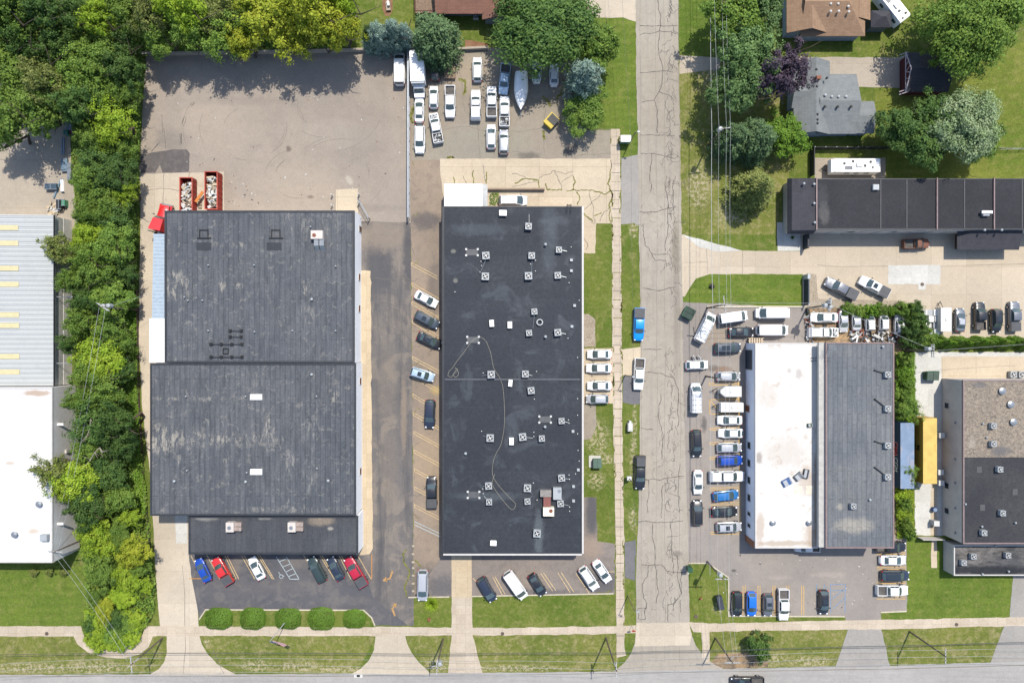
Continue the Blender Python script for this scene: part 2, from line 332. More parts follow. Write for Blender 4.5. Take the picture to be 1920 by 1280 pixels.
area('slab', m_pale, [(328, 965), (351, 965), (351, 1018), (330, 1018)], 6)
mb, fin = sheet('parking_lot', m_front, [(354, 1035), (775, 1030), (766, 1118), (763, 1172), (704, 1172), (697, 1158), (682, 1143), (386, 1142), (374, 1160), (358, 1075)], 3, [m_yeld, m_org, m_wht, plain('worn_arrow_paint', A(206, 160, 100), .85, var=.35, scale=5)])
for a, b in (((358, 1041), (380, 1085)), ((388, 1040), (412, 1085)), ((422, 1041), (443, 1085)), ((453, 1041), (478, 1085)), ((483, 1040), (511, 1085)), ((487, 1040), (514, 1085)), ((569, 1040), (596, 1085)), ((600, 1041), (627, 1085)), ((604, 1041), (630, 1085)), ((636, 1041), (658, 1085)), ((640, 1041), (662, 1085)), ((671, 1041), (696, 1085)), ((426, 1041), (448, 1085)), ((458, 1041), (482, 1085))):
    mb.mat(1).ribbon(W([a, b]), .11, .0205)
for a, b in (((697, 1038), (697, 1085)), ((355, 1084), (378, 1084))): mb.mat(2).ribbon(W([a, b]), .14, .021)
for a, b in (((518, 1043), (544, 1085)), ((537, 1043), (561, 1085)), ((544, 1085), (561, 1085)), ((524, 1052), (540, 1046)), ((530, 1062), (546, 1056)), ((535, 1072), (551, 1064)), ((541, 1080), (556, 1074))): mb.mat(3).ribbon(W([a, b]), .12, .0215)
def arrow(mb, i, px, py, s, rot, z):                  # turn arrow: shaft, bend and head
    c, q = math.cos(rot), math.sin(rot); X, Y = P(px, py)
    T = lambda l: [(X + (x * c - y * q) * s, Y + (x * q + y * c) * s) for x, y in l]
    mb.mat(i).flat(T([(-.12, -1.6), (.2, -1.6), (.2, .1), (-.12, .1)]), z)
    mb.flat(T([(.2, -.2), (.7, .25), (.5, .5), (.2, .1)]), z); mb.flat(T([(.3, .65), (1.2, .75), (.85, -.15)]), z)
arrow(mb, 4, 731, 1085, 1.0, R(160), .0225); arrow(mb, 4, 735, 1140, .95, R(20), .0225)
def wheelchair(mb, i, px, py, s, rot, z):
    c, q = math.cos(rot), math.sin(rot); X, Y = P(px, py)
    T = lambda l: [(X + (x * c - y * q) * s, Y + (x * q + y * c) * s) for x, y in l]
    mb.mat(i).ribbon(T([(.05 + .38 * math.cos(a), -.25 + .38 * math.sin(a)) for a in [2.0 + .35 * k for k in range(14)]]), .1 * s, z)
    mb.ribbon(T([(-.05, .5), (-.02, 0), (.35, 0), (.5, -.45), (.68, -.4)]), .11 * s, z + .0004)
    mb.ribbon(T([(-.02, .2), (.28, .2)]), .09 * s, z + .0008); mb.flat(T([(-.05 + .12 * math.cos(a), .68 + .12 * math.sin(a)) for a in [k * PI / 4 for k in range(8)]]), z)
wheelchair(mb, 3, 526, 1078, .9, R(25), .0222); fin()
mb, fin = sheet('lane', m_lane, [(668, 415), (700, 415), (770, 418), (776, 1172), (766, 1172), (700, 1120), (672, 1040)], 4, [m_crackl, m_crack])
for q in ([(695, 520), (770, 522)], [(757, 560), (757, 900), (760, 1100)], [(733, 1060), (733, 1170)], [(700, 440), (760, 443)]): crack(mb, q, .05, .0245, .03, 4, 1)
fin()
area('path', m_walkc, [(672, 508), (695, 508), (699, 1028), (693, 1038), (668, 1040)], 6)
area('path', m_cream, [(630, 356), (671, 354), (671, 400), (630, 400)], 4)
mb, fin = sheet('stalls', m_strip, [(768, 95), (834, 95), (838, 700), (838, 1118), (776, 1118)], 5, [m_yeld, m_crackl, m_wht, m_weed])
STL = [(770, 492, 820, 518), (771, 530, 823, 560), (771, 565, 823, 595), (772, 600, 823, 630), (772, 668, 823, 695), (773, 703, 825, 732), (773, 738, 800, 754), (774, 773, 826, 802), (775, 808, 826, 835), (775, 843, 826, 870), (776, 878, 806, 894), (776, 912, 800, 924), (776, 945, 826, 970)]
for x0, y0, x1, y1 in STL:
    for dy in (0, 5): mb.mat(1).ribbon(W([(x0 + 1, y0 + dy), (x1, y1 + dy)]), .09, .0305)
    mb.ribbon(W([(x0 + 1, y0), (x0 + 1, y0 + 5)]), .09, .031)
for dy in (0, 6): mb.mat(3).ribbon(W([(777, 977 + dy), (826, 1000 + dy)]), .12, .0312)
for k in range(26):
    y = 310 + k * 31; crack(mb, [(772 + rnd.random() * 5, y), (774 + rnd.random() * 14, y + rnd.uniform(-14, 14))], .12, .0315, .2, 3, 4 if k % 3 == 0 else 2)
fin()
mb, fin = sheet('parking_lot', m_upper, [(771, 90), (1064, 90), (1100, 244), (1146, 244), (1146, 300), (771, 300)], 6, [m_crackl, m_weed])
for q in ([(830, 244), (960, 246), (1146, 243)], [(895, 170), (900, 300)], [(860, 130), (868, 180), (872, 210)], [(1020, 190), (1018, 243), (1020, 290)], [(960, 285), (1145, 288)]): crack(mb, q, .08, .0345, .05, 4, 1)
for q in ([(860, 150), (868, 178)], [(1018, 180), (1032, 200)], [(1020, 245), (1021, 262)], [(776, 170), (774, 230)], [(1056, 150), (1045, 186)], [(838, 296), (850, 295)]): crack(mb, q, .5, .035, .15, 4, 2)
fin()
mb, fin = sheet('concrete_apron', m_cream, [(825, 298), (1147, 298), (1147, 419), (1118, 419), (1116, 475), (1080, 475), (1080, 400), (835, 400), (829, 345), (826, 330)], 8, [m_crackl, m_weed])
for q in ([(960, 326), (1010, 338)], [(960, 350), (1000, 342), (1008, 340)], [(1010, 335), (1040, 320), (1075, 322)], [(1040, 322), (1053, 350), (1052, 358)], [(1053, 342), (1075, 328)], [(1090, 400), (1130, 360)], [(1105, 360), (1112, 400), (1116, 418)], [(1090, 395), (1105, 412), (1115, 420)], [(1125, 415), (1132, 398), (1146, 388)], [(1092, 430), (1098, 470)], [(905, 310), (912, 345)], [(868, 330), (876, 345)]): crack(mb, q, .12, .0445, .08, 4, 1)
for q in ([(965, 344), (1008, 338)], [(1010, 338), (1011, 352)], [(1023, 344), (1026, 356), (1054, 357)], [(1074, 330), (1074, 356)], [(1081, 360), (1082, 385)], [(1114, 404), (1128, 400)], [(1093, 400), (1112, 416)], [(1145, 300), (1146, 418)], [(850, 332), (852, 344)], [(888, 320), (888, 344)], [(912, 322), (912, 344)], [(1062, 358), (1110, 356), (1145, 357)]): crack(mb, q, .22, .045, .08, 4, 2)
fin()
area('apron', m_light_as, [(1165, 296), (1199, 290), (1200, 425), (1188, 418), (1164, 421)], 3)
mb, fin = sheet('parking_lot', m_south, [(838, 1030), (1093, 1030), (1093, 932), (1118, 932), (1120, 1014), (1153, 1019), (1153, 1112), (1000, 1115), (884, 1118), (776, 1119)], 6, [m_yeld, m_weed, m_crackl, m_wht])
for a, b in (((887, 1083), (915, 1118)), ((924, 1081), (942, 1115)), ((928, 1080), (947, 1113)), ((1014, 1074), (1036, 1107)), ((1019, 1073), (1042, 1106)), ((1046, 1073), (1069, 1110)), ((1052, 1072), (1076, 1109)), ((1080, 1074), (1105, 1112)), ((1120, 1072), (1152, 1071))): mb.mat(1).ribbon(W([a, b]), .11, .0345)
for q in ([(764, 1030), (768, 1070), (762, 1118)], [(778, 1050), (790, 1060)], [(1120, 1112), (1145, 1106)]): crack(mb, q, .3, .035, .15, 4, 2)
fin()
area('path', m_walkc, [(846, 1030), (884, 1030), (885, 1120), (847, 1120)], 8)
area('path', m_walk, [(847, 1118), (885, 1118), (886, 1190), (905, 1263), (840, 1263), (847, 1190)], 6)
area('concrete_stall', m_cream, [(1085, 653), (1149, 653), (1151, 756), (1085, 756)], 4)
area('worn_patch', m_gravel, [(1085, 588), (1104, 589), (1116, 598), (1117, 650), (1085, 651)], 3)
area('worn_patch', m_upper, [(1085, 758), (1117, 758), (1118, 800), (1108, 822), (1085, 826)], 3)
area('apron', m_cream, [(1166, 655), (1201, 650), (1202, 703), (1167, 703)], 5)
area('apron', m_dark, [(1169, 704), (1202, 704), (1202, 757), (1185, 758), (1168, 754)], 5)
area('apron', m_dark, [(1171, 1016), (1192, 1012), (1190, 1088), (1172, 1082)], 5)
mb, fin = sheet('sidewalk', m_walk, [(1145, 242), (1162, 242), (1164, 430), (1166, 640), (1167, 800), (1170, 1000), (1171, 1215), (1174, 1228), (1156, 1232), (1154, 1000), (1150, 800), (1148, 640), (1147, 430)], 9, [m_crackl, m_weed])
for y in list(range(256, 1200, 17)): mb.mat(2 if rnd.random() < .25 else 1).ribbon(W([(1146 + (y - 242) * .008, y), (1163 + (y - 242) * .007, y)]), .06 if rnd.random() < .7 else .13, .0485)
mb.mat(2)
for k in range(70):
    y = rnd.uniform(250, 1180); xl = rnd.choice([1145.5 + (y - 242) * .010, 1162.5 + (y - 242) * .008]); crack(mb, [(xl, y), (xl + rnd.uniform(-1, 1), y + rnd.uniform(3, 16))], .22, .049, .15, 3, 2)
fin()
# side street with its sealed cracks
RD = [(1192, -150), (1192, 0), (1193, 160), (1196, 260), (1198, 420), (1201, 640), (1200, 800), (1197, 960), (1192, 1080), (1193, 1166), (1190, 1205), (1184, 1222), (1171, 1241), (1146, 1263), (1364, 1257), (1340, 1245), (1320, 1229), (1305, 1210), (1297, 1190), (1293, 1165), (1289, 1000), (1281, 700), (1278, 440), (1273, 130), (1271, -150)]
mb, fin = sheet('side_street', m_road, RD, 7, [m_crack, m_crackl, m_tyre])
Z1 = .0395
for q in ([(1233, 0), (1234, 90), (1236, 172)], [(1236, 172), (1226, 188), (1203, 192)], [(1236, 172), (1255, 178), (1264, 190)], [(1226, 188), (1232, 205), (1233, 250)], [(1200, 49), (1270, 48)], [(1200, 66), (1268, 64)], [(1200, 137), (1236, 134), (1262, 136)], [(1200, 253), (1240, 254), (1265, 255)], [(1202, 288), (1236, 290), (1265, 298)], [(1222, 288), (1218, 330), (1220, 360)],
          [(1199, 397), (1216, 398), (1240, 394), (1268, 388)], [(1205, 420), (1209, 460), (1222, 476), (1250, 476)], [(1222, 476), (1228, 488), (1248, 489)], [(1205, 540), (1266, 538)], [(1250, 330), (1252, 400), (1248, 470)], [(1266, 330), (1262, 380), (1264, 400)], [(1205, 655), (1240, 654)], [(1210, 699), (1240, 700), (1262, 708)],
          [(1239, 738), (1240, 800), (1241, 860)], [(1202, 801), (1225, 805)], [(1212, 899), (1240, 899), (1262, 894), (1282, 893)], [(1196, 978), (1240, 978), (1280, 976)], [(1203, 1058), (1240, 1058), (1250, 1070), (1288, 1072)], [(1224, 980), (1228, 1060), (1230, 1130)], [(1257, 980), (1260, 1040), (1262, 1075)], [(1216, 1060), (1214, 1080), (1204, 1096), (1206, 1120), (1212, 1130)],
          [(1212, 1130), (1210, 1160), (1198, 1160), (1196, 1140), (1212, 1140)], [(1277, 1066), (1278, 1112), (1264, 1130), (1252, 1134)], [(1270, 1040), (1272, 1090), (1277, 1112)], [(1276, 1124), (1276, 1147)], [(1242, 910), (1240, 970)], [(1216, 900), (1215, 960)], [(1252, 1130), (1252, 1165)], [(1256, 700), (1272, 730), (1270, 800)], [(1275, 870), (1274, 960)]): crack(mb, q, .13, Z1, .05, 4)
r2 = random.Random(5)
for k in range(170):                                  # alligator band along the right wheel track
    y = r2.uniform(-5, 1150)
    if 300 < y < 330 or 500 < y < 640 and r2.random() < .8: continue
    x = r2.gauss(1258 if y < 700 else 1256, 5 if y > 300 else 4); L_ = r2.uniform(8, 26); a = r2.choice([PI / 2, PI / 2, PI / 2, 0]) + r2.gauss(0, .5)
    crack(mb, [(x, y), (x + L_ * math.cos(a), y + L_ * math.sin(a))] if r2.random() < .5 else [(x, y), (x + 5 * math.cos(a), y + L_ * .5), (x + r2.uniform(-7, 7), y + L_)], .085, Z1 + .0004 + k * .00001, .16, 3)
for k in range(60):
    y = r2.uniform(300, 1150); x = r2.uniform(1204, 1284); a = r2.uniform(0, 3.1); L_ = r2.uniform(6, 18)
    crack(mb, [(x, y), (x + L_ * math.cos(a), y + L_ * math.sin(a))], .05, Z1 + .003, .2, 3)
for x in (1200, 1228, 1244, 1272): crack(mb, [(x, 0), (x + 2, 300), (x + 3, 640), (x + 2, 1000), (x + 2, 1240)], .045, Z1 + .0035, .004, 5, 2)
fin()
# main road
MR = [(-400, 1264), (0, 1264), (480, 1263), (960, 1260), (1150, 1258), (1360, 1253), (1560, 1249), (1700, 1246), (1920, 1239), (2300, 1232), (2300, 1400), (-400, 1410)]
mb, fin = sheet('main_road', m_main, MR, 8, [m_crackl, m_yel])
for o in (0, 3): mb.mat(2).ribbon(W([(-400, 1337 + o), (960, 1333 + o), (2300, 1312 + o)]), .12, .0445)
for q in ([(0, 1268), (960, 1264), (1920, 1246)],): crack(mb, q, .12, .0443, .002, 5, 1)
fin()
# bottom sidewalks
SWL = [(-60, 1173), (152, 1173), (156, 1185), (160, 1200), (176, 1209), (205, 1214), (235, 1212), (255, 1204), (267, 1190), (273, 1173), (374, 1173), (620, 1175), (766, 1174), (847, 1176), (960, 1176), (1150, 1173), (1192, 1171), (1192, 1186), (1100, 1188), (960, 1190), (766, 1191), (374, 1191), (300, 1191), (287, 1192), (279, 1212), (262, 1226), (232, 1233), (196, 1231), (165, 1222), (146, 1207), (138, 1192), (-60, 1192)]
area('sidewalk', m_walk, SWL, 10)
area('sidewalk', m_walk, [(1290, 1165), (1330, 1168), (1440, 1165), (1700, 1160), (1960, 1155), (1960, 1171), (1700, 1178), (1440, 1181), (1300, 1184)], 10)
area('crosswalk_slab', m_conc, [(1193, 1167), (1292, 1166), (1297, 1188), (1293, 1209), (1190, 1211), (1192, 1188)], 9)
area('sidewalk', m_walk, [(1315, 1182), (1330, 1182), (1330, 1246), (1316, 1232)], 11)
for q in ([(704, 1174), (760, 1174), (760, 1192), (764, 1207), (772, 1223), (785, 1240), (808, 1263), (658, 1263), (677, 1252), (692, 1237), (701, 1218), (704, 1195)],): area('driveway', m_conc, q, 9)
area('driveway', m_light_as, [(1590, 1178), (1651, 1177), (1669, 1248), (1565, 1252)], 9)
area('driveway', m_light_as, [(1899, 1074), (2000, 1072), (2000, 1245), (1855, 1246), (1882, 1175), (1893, 1157)], 6)
# east side
YD = [(1277, 440), (1392, 470), (1500, 471), (1502, 425), (2000, 425), (2000, 635), (1700, 635), (1700, 578), (1505, 576), (1505, 514), (1330, 514), (1305, 522), (1290, 545), (1284, 556), (1279, 556)]
mb, fin = sheet('driveway', m_cream2, YD, 4, [m_crackl, m_tyre])
for q in ([(1325, 455), (1326, 514)], [(1392, 470), (1392, 514)], [(1278, 492), (1325, 491)], [(1532, 497), (1920, 495)]): crack(mb, q, .07, .0245, .01, 3, 1)
fin()
area('slab', m_pale, [(1278, 439), (1392, 470), (1340, 471), (1310, 463), (1294, 450)], 6)
area('slab', m_pale, [(1457, 417), (1502, 417), (1502, 470), (1458, 470)], 6)
area('slab', m_pale, [(1665, 497), (1763, 497), (1763, 533), (1665, 533)], 6)
area('slab', m_pale, [(1722, 533), (1735, 533), (1735, 543), (1722, 543)], 6)
area('gravel_bed', m_gravel, [(1513, 512), (1530, 514), (1534, 560), (1700, 564), (1700, 576), (1513, 576)], 6)
EL = [(1279, 566), (1510, 576), (1520, 650), (1410, 645), (1410, 1000), (1700, 1000), (1700, 1145), (1651, 1147), (1652, 1170), (1588, 1170), (1584, 1155), (1366, 1154), (1366, 1082), (1326, 1056), (1291, 1056), (1285, 960), (1281, 700)]
mb, fin = sheet('parking_lot', m_east, EL, 5, [m_yel, m_blu, m_crackl, m_dark])
for x0, y0 in ((1330, 718), (1331, 802), (1331, 829), (1331, 857), (1331, 914), (1331, 942), (1331, 997)):
    for dy in (0, 4): mb.mat(1).ribbon(W([(x0, y0 + dy), (1386, y0 + dy - .6)]), .1, .0305)
    mb.ribbon(W([(x0, y0), (x0, y0 + 4)]), .1, .0308)
mb.ribbon(W([(1385, 716), (1388, 1000)]), .14, .0309)
for a, b in (((1331, 749), (1386, 748)), ((1331, 749), (1331, 776)), ((1331, 776), (1386, 776)), ((1331, 749), (1352, 776)), ((1345, 749), (1366, 776))): mb.mat(1).ribbon(W([a, b]), .12, .0312)
for x in (1393, 1421, 1449, 1475, 1503):
    for dx in (0, 4): mb.ribbon(W([(x + dx, 1097), (x + dx, 1152)]), .1, .0306)
for y in (1034, 1062, 1089, 1118):
    for dy in (0, 4): mb.ribbon(W([(1644, y + dy), (1698, y + dy)]), .1, .0307)
for a, b in (((1531, 1094), (1531, 1110)), ((1557, 1095), (1585, 1095)), ((1585, 1095), (1584, 1148)), ((1557, 1106), (1584, 1106)), ((1562, 1140), (1584, 1120)), ((1560, 1122), (1582, 1104)), ((1557, 1095), (1557, 1148))): mb.mat(2).ribbon(W([a, b]), .12, .0313)
wheelchair(mb, 2, 1546, 1100, .8, 0, .0314)
fin()
area('yard_dirt', m_dirt, [(1513, 577), (1712, 577), (1712, 1005), (1678, 1005), (1678, 650), (1520, 648)], 7)
area('yard_paving', m_pale, [(1715, 660), (2000, 660), (2000, 715), (1770, 715), (1770, 1003), (1715, 1003)], 6)
area('yard_paving', m_cream, [(1765, 668), (2000, 668), (2000, 712), (1765, 712)], 8)
area('path', m_cream, [(1746, 1008), (1757, 1008), (1757, 1064), (1746, 1064)], 5)
area('path', m_cream, [(1745, 780), (1756, 780), (1756, 1003), (1745, 1003)], 8)
# north-east plots
area('path', m_walk, [(1274, 104), (1325, 107), (1350, 108), (1350, 130), (1320, 133), (1274, 139)], 3)
area('driveway', m_concg, [(1480, 107), (1695, 108), (1695, 165), (1610, 163), (1480, 163)], 3)
area('driveway', m_conc, [(1088, -80), (1192, -80), (1192, 41), (1168, 33), (1120, 34), (1100, 20)], 3)
area('gravel_bed', m_concg, [(1528, 296), (1660, 296), (1660, 340), (1528, 340)], 3)
area('mulch_bed', m_mulch, [(716, -20), (738, -20), (736, 20), (730, 31), (722, 30), (717, 18)], 3)
area('mulch_bed', m_mulch, [(872, 75), (915, 82), (915, 92), (872, 92)], 3)
area('mulch_bed', m_dirt, [(1330, 1245), (1345, 1225), (1400, 1222), (1440, 1235), (1440, 1250), (1360, 1253)], 3)
# kerbs and low concrete walls
def kerb(pts, wd=.22, h=.13, name='kerb'):
    mb = MB(); w_ = W(pts)
    for a, b in zip(w_, w_[1:]):
        l = math.hypot(b[0] - a[0], b[1] - a[1]); mb.box((a[0] + b[0]) / 2, (a[1] + b[1]) / 2, 0, l + wd * .3, wd, h, math.atan2(b[1] - a[1], b[0] - a[0])); h -= .003
    return struct(name, mb, m_kerb)
kerb([(374, 1160), (386, 1142), (682, 1143), (697, 1157), (703, 1172)]); kerb([(766, 1119), (842, 1118)]); kerb([(885, 1117), (1150, 1112)])
kerb([(1291, 1055), (1327, 1055), (1366, 1082), (1366, 1154), (1583, 1155)]); kerb([(1651, 1147), (1699, 1145)]); kerb([(1325, 575), (1505, 575)], .3, .3)
def rusty(name, col, rust, amt, th):
    g = G(name); n = g.noise(1.1, 6, .7, vec=g.map(scale=(1, .35, 1))); c = g.mix(g.ramp(g.noise(.5, 4, .6), .35, .65), col, tuple(x * .82 for x in col[:3]) + (1,))
    c = g.mix(g.math('MULTIPLY', g.ramp(n, th, th + .08), amt), c, rust); return g.out(c, .6, None, spec=.3)
# ---------------------------------------------------------------- buildings
m_coping = plain('dark_metal_coping', A(60, 64, 70), .5, var=.15)
m_copew = plain('white_metal_coping', A(232, 228, 222), .5, var=.06)
m_copep = plain('pinkish_coping', A(158, 134, 132), .6, var=.15)
m_wallw = plain('painted_white_block', (.8, .8, .8, 1), .8, var=.04, scale=.8)
m_wallg = plain('grey_block_wall', (.40, .37, .34, 1), .85, var=.07, scale=.6)
m_wallb = plain('tan_brick_wall', A(170, 150, 130), .85, var=.1)
m_brown = plain('brown_window_board', A(150, 90, 66), .7, var=.1)
m_glass = plain('building_glass', A(40, 52, 62), .12, var=.1, spec=.6)
m_dglass = m_glass
m_steel = plain('galvanised_steel', A(178, 184, 190), .4, .5, var=.1)
m_galv = plain('light_grey_cabinet_metal', A(196, 201, 204), .5, .1, var=.05)
m_whitem = plain('white_painted_metal', A(236, 236, 232), .5, var=.04)
m_blackp = plain('black_plastic', A(38, 40, 42), .5, var=.15)
m_door = plain('brown_metal_door', A(110, 84, 70), .5)
def roof_mat(name, base, dark, light, seam, cell, mortar=.02, horiz=False, rot=0, spots=(), cloud=None, mott=.6, rough=.8, bs=.3, stretch=(1, .12, 1), scol2=None, fn=.16):
    g = G(name)
    n1 = g.noise(.1, 4, .6); c = g.mix(g.ramp(n1, .35, .65), base, light)
    st = g.noise(1.6, 5, .7, vec=g.map(scale=stretch)); c = g.mix(g.math('MULTIPLY', g.ramp(st, .4, .65), mott), c, dark)
    brk = g.ramp(g.noise(1.0, 5, .75, vec=g.map(scale=(1.9, .55, 1))), .5, .58) if horiz == 'v' else None
    if cloud: c = g.mix(g.math('MULTIPLY', g.ramp(g.noise(cloud[1], 6, .62, dist=.9), cloud[3], cloud[3] + .16), cloud[2]), c, cloud[0])
    for sp in spots:
        kw = dict(sp[2]) if len(sp) > 2 else {}
        a = kw.pop('a', .8); c = g.mix(g.math('MULTIPLY', g.spot(*sp[1], brk=brk, **kw), a), c, sp[0])
    if seam:
        b = g.n('ShaderNodeTexBrick'); b.offset = .37; b.squash = 1
        g.L(g.map(rot=(0 if horiz is True else PI / 2) + rot, loc=(.3, .2, 0)), b.inputs['Vector'])
        b.inputs['Scale'].default_value = 1; b.inputs['Mortar Size'].default_value = mortar; b.inputs['Mortar Smooth'].default_value = .4
        b.inputs['Brick Width'].default_value = cell[0]; b.inputs['Row Height'].default_value = cell[1]
        b.inputs['Color1'].default_value = (1, 1, 1, 1); b.inputs['Color2'].default_value = (.86, .87, .88, 1); b.inputs['Mortar'].default_value = seam
        c = g.mix(1.0, c, b.outputs['Color'], 'MULTIPLY')
    n2 = g.noise(3.5, 4, .7); c = g.mix(1.0, c, _grey(g, g.ramp(n2, .25, .75, 1 - fn, 1 + fn)), 'MULTIPLY')
    return g.out(c, rough, n2, bs, spec=.12)
TAN = A(164, 162, 157); TAN2 = A(186, 180, 168)
def sp(px, py, rx, ry, col=TAN, **k): return (col, (px, py, rx, ry), dict(z=5.6, **k))
m_rleft = roof_mat('rolled_asphalt_roof', A(108, 112, 118), A(92, 96, 102), A(120, 122, 126), (.6, .6, .62, 1), (7.3, .92), .05, horiz='v', mott=.7, scol2=1,
    cloud=(A(162, 159, 153), 1.0, .6, .54),
    spots=[sp(333, 535, 2.2, 2.4, TAN2), sp(416, 538, .8, .9, TAN2, wob=.6), sp(447, 536, 1.1, .5, TAN2, wob=.5), sp(404, 460, 1.6, .5, TAN2, a=.6), sp(445, 460, 1.4, .5, TAN2, a=.6), sp(541, 425, .8, 2.5, a=.7), sp(572, 425, .8, 1.5, a=.6), sp(574, 540, 1.0, 1.5, TAN2), sp(620, 410, 2, 3, a=.5), sp(575, 592, 1.4, 1.6, a=.8)])
m_rleft2 = roof_mat('rolled_asphalt_roof_lower', A(107, 111, 117), A(91, 95, 101), A(119, 121, 125), (.6, .6, .62, 1), (7.0, .9), .06, horiz='v', mott=.75,
    cloud=(A(162, 159, 153), 1.0, .6, .535),
    spots=[sp(300, 822, 3.0, 2.4, TAN2, a=.9), sp(355, 824, 6.5, 1.3, TAN2, a=.6), sp(450, 824, 7, 1.2, TAN2, a=.6), sp(380, 747, 9, .35, TAN2, a=.7, wob=.4), sp(337, 864, .7, .9, TAN2, wob=.5), sp(425, 866, .8, 1.0, TAN2, wob=.5), sp(624, 735, .9, 2.2, TAN2), sp(585, 790, 1.1, 4.5, a=.6), sp(504, 808, .9, 3, TAN2, a=.7), sp(545, 866, 1, 2, a=.8), sp(580, 905, 1.5, 2, a=.6), sp(540, 955, 9, .5, TAN2, a=.5), sp(470, 715, 3, 2, a=.3)])
m_rfront = roof_mat('front_rolled_roof', A(92, 94, 99), A(78, 81, 88), A(102, 104, 107), (.7, .7, .72, 1), (9.0, .92), .03, mott=.4, spots=[sp(600, 978, 2.2, .9, A(170, 155, 138), wob=.6), sp(492, 972, 1.2, .4), sp(382, 973, 1.8, .5), sp(617, 993, .5, .3, TAN2, wob=.3)])
SMK = A(116, 124, 130)
m_rmid = roof_mat('black_membrane_roof', A(67, 71, 79), A(57, 61, 69), A(73, 77, 84), (1.5, 1.5, 1.5, 1), (42, 3.9), .012, horiz=True, mott=.5, stretch=(1, 1, 1), rough=.6, bs=.1,
    cloud=(A(98, 104, 111), .2, .65, .52), spots=[(SMK, (1010, 1000, .8, 4), dict(a=.7, z=4.5)), (SMK, (900, 430, 5, 1), dict(a=.35, z=4.5)), (SMK, (1030, 440, 1.4, 8), dict(a=.3, z=4.5)), (SMK, (915, 930, 6, .7), dict(a=.35, z=4.5)), (A(150, 148, 140), (850, 471, .45, .35), dict(z=4.5, wob=.3)), (A(150, 148, 140), (854, 526, .4, .4), dict(z=4.5, wob=.3))])
m_rwhite = roof_mat('white_coated_roof', A(252, 249, 243, 1.95), A(246, 240, 230, 1.95), A(254, 252, 249, 1.95), None, None, mott=.5, stretch=(1, .2, 1), fn=.03, bs=.1, cloud=(A(216, 200, 182, 2.1), .55, .7, .55),
    spots=[(A(176, 160, 140), (1530, 935, .5, 7), dict(a=.8, z=5)), (A(190, 160, 130), (1525, 1005, 1.6, 2.0), dict(a=.6, z=5)), (A(196, 176, 150), (1470, 1018, 6, .5), dict(a=.7, z=5)), (A(150, 140, 130), (1423, 858, .6, 1.2), dict(a=.7, z=5)), (A(190, 182, 176), (1497, 700, .6, .9), dict(a=.6, z=5)), (A(206, 186, 166), (1425, 990, .8, 3), dict(a=.7, z=5)), (A(196, 170, 146), (1512, 900, 1.6, 2.5), dict(a=.5, z=5)), (A(214, 200, 184), (1470, 850, 4, 3), dict(a=.5, z=5)), (A(220, 206, 190), (1440, 740, 2, 3), dict(a=.5, z=5)), (A(196, 188, 180), (1480, 695, .5, .5), dict(a=.6, z=5))])
m_rwhite2 = roof_mat('white_membrane_roof', A(254, 252, 250, 1.95), A(248, 244, 238, 2), A(255, 254, 253, 1.9), None, None, mott=.4, fn=.02, bs=.1, cloud=(A(232, 214, 192), .5, .45, .66), spots=[(A(196, 168, 140), (70, 737, 2.6, .5), dict(a=.8, z=7.5)), (A(206, 180, 150), (20, 868, .8, .3), dict(a=.6, z=7.5)), (A(216, 196, 168), (62, 995, 1, .5), dict(a=.7, z=7.5))])
m_rgrey = roof_mat('grey_rolled_roof', A(130, 134, 139), A(112, 117, 123), A(142, 144, 146), (.6, .61, .63, 1), (5.0, .85), .055, mott=.6, cloud=(A(158, 154, 146), .2, .35, .56), spots=[(TAN2, (1600, 985, 3.2, 1.2), dict(a=.8, z=7.3)), (TAN2, (1575, 950, .5, .6), dict(a=.8, z=7.3))])
m_rblack = roof_mat('dark_grey_granule_roof', A(66, 67, 71), A(56, 57, 61), A(74, 74, 78), (.75, .75, .75, 1), (30, 4.6), .02, horiz=True, mott=.4, stretch=(1, 1, 1), spots=[(A(120, 118, 116), (1545, 400, .9, 1.8), dict(a=.7, z=4.8)), (A(98, 98, 100), (1542, 370, .9, 2.5), dict(a=.5, z=4.8))])
m_rgrav = roof_mat('gravel_ballast_roof', A(170, 156, 140), A(128, 118, 108), A(182, 168, 150), None, None, mott=.8, stretch=(2, 2, 2), cloud=(A(108, 102, 98), 2.2, .7, .5), bs=.9, spots=[(A(122, 120, 120), (1876, 845, 1.6, .8), dict(a=.9, z=6)), (A(122, 120, 120), (1836, 722, 1.2, .5), dict(a=.8, z=6)), (A(186, 174, 160), (1822, 831, .6, .8), dict(a=.8, z=6, wob=.4))])
m_rdk = roof_mat('dark_membrane_roof', A(76, 76, 80), A(64, 65, 70), A(88, 88, 90), (1.25, 1.25, 1.25, 1), (22, 6), .015, horiz=True, mott=.5, stretch=(1, 1, 1), cloud=(A(112, 110, 108), .3, .3, .6))
m_rlow = roof_mat('stained_low_roof', A(104, 104, 106), A(70, 72, 76), A(128, 124, 120), None, None, mott=.8, stretch=(.3, 1, 1), cloud=(A(150, 146, 142), .2, .8, .5), spots=[(A(52, 54, 60), (1850, 1068, 12, .8), dict(a=.9, z=3))])
m_edge = plain('dark_roof_felt', A(62, 66, 72), .8)  # dark felt for the roof patches near the curb frames
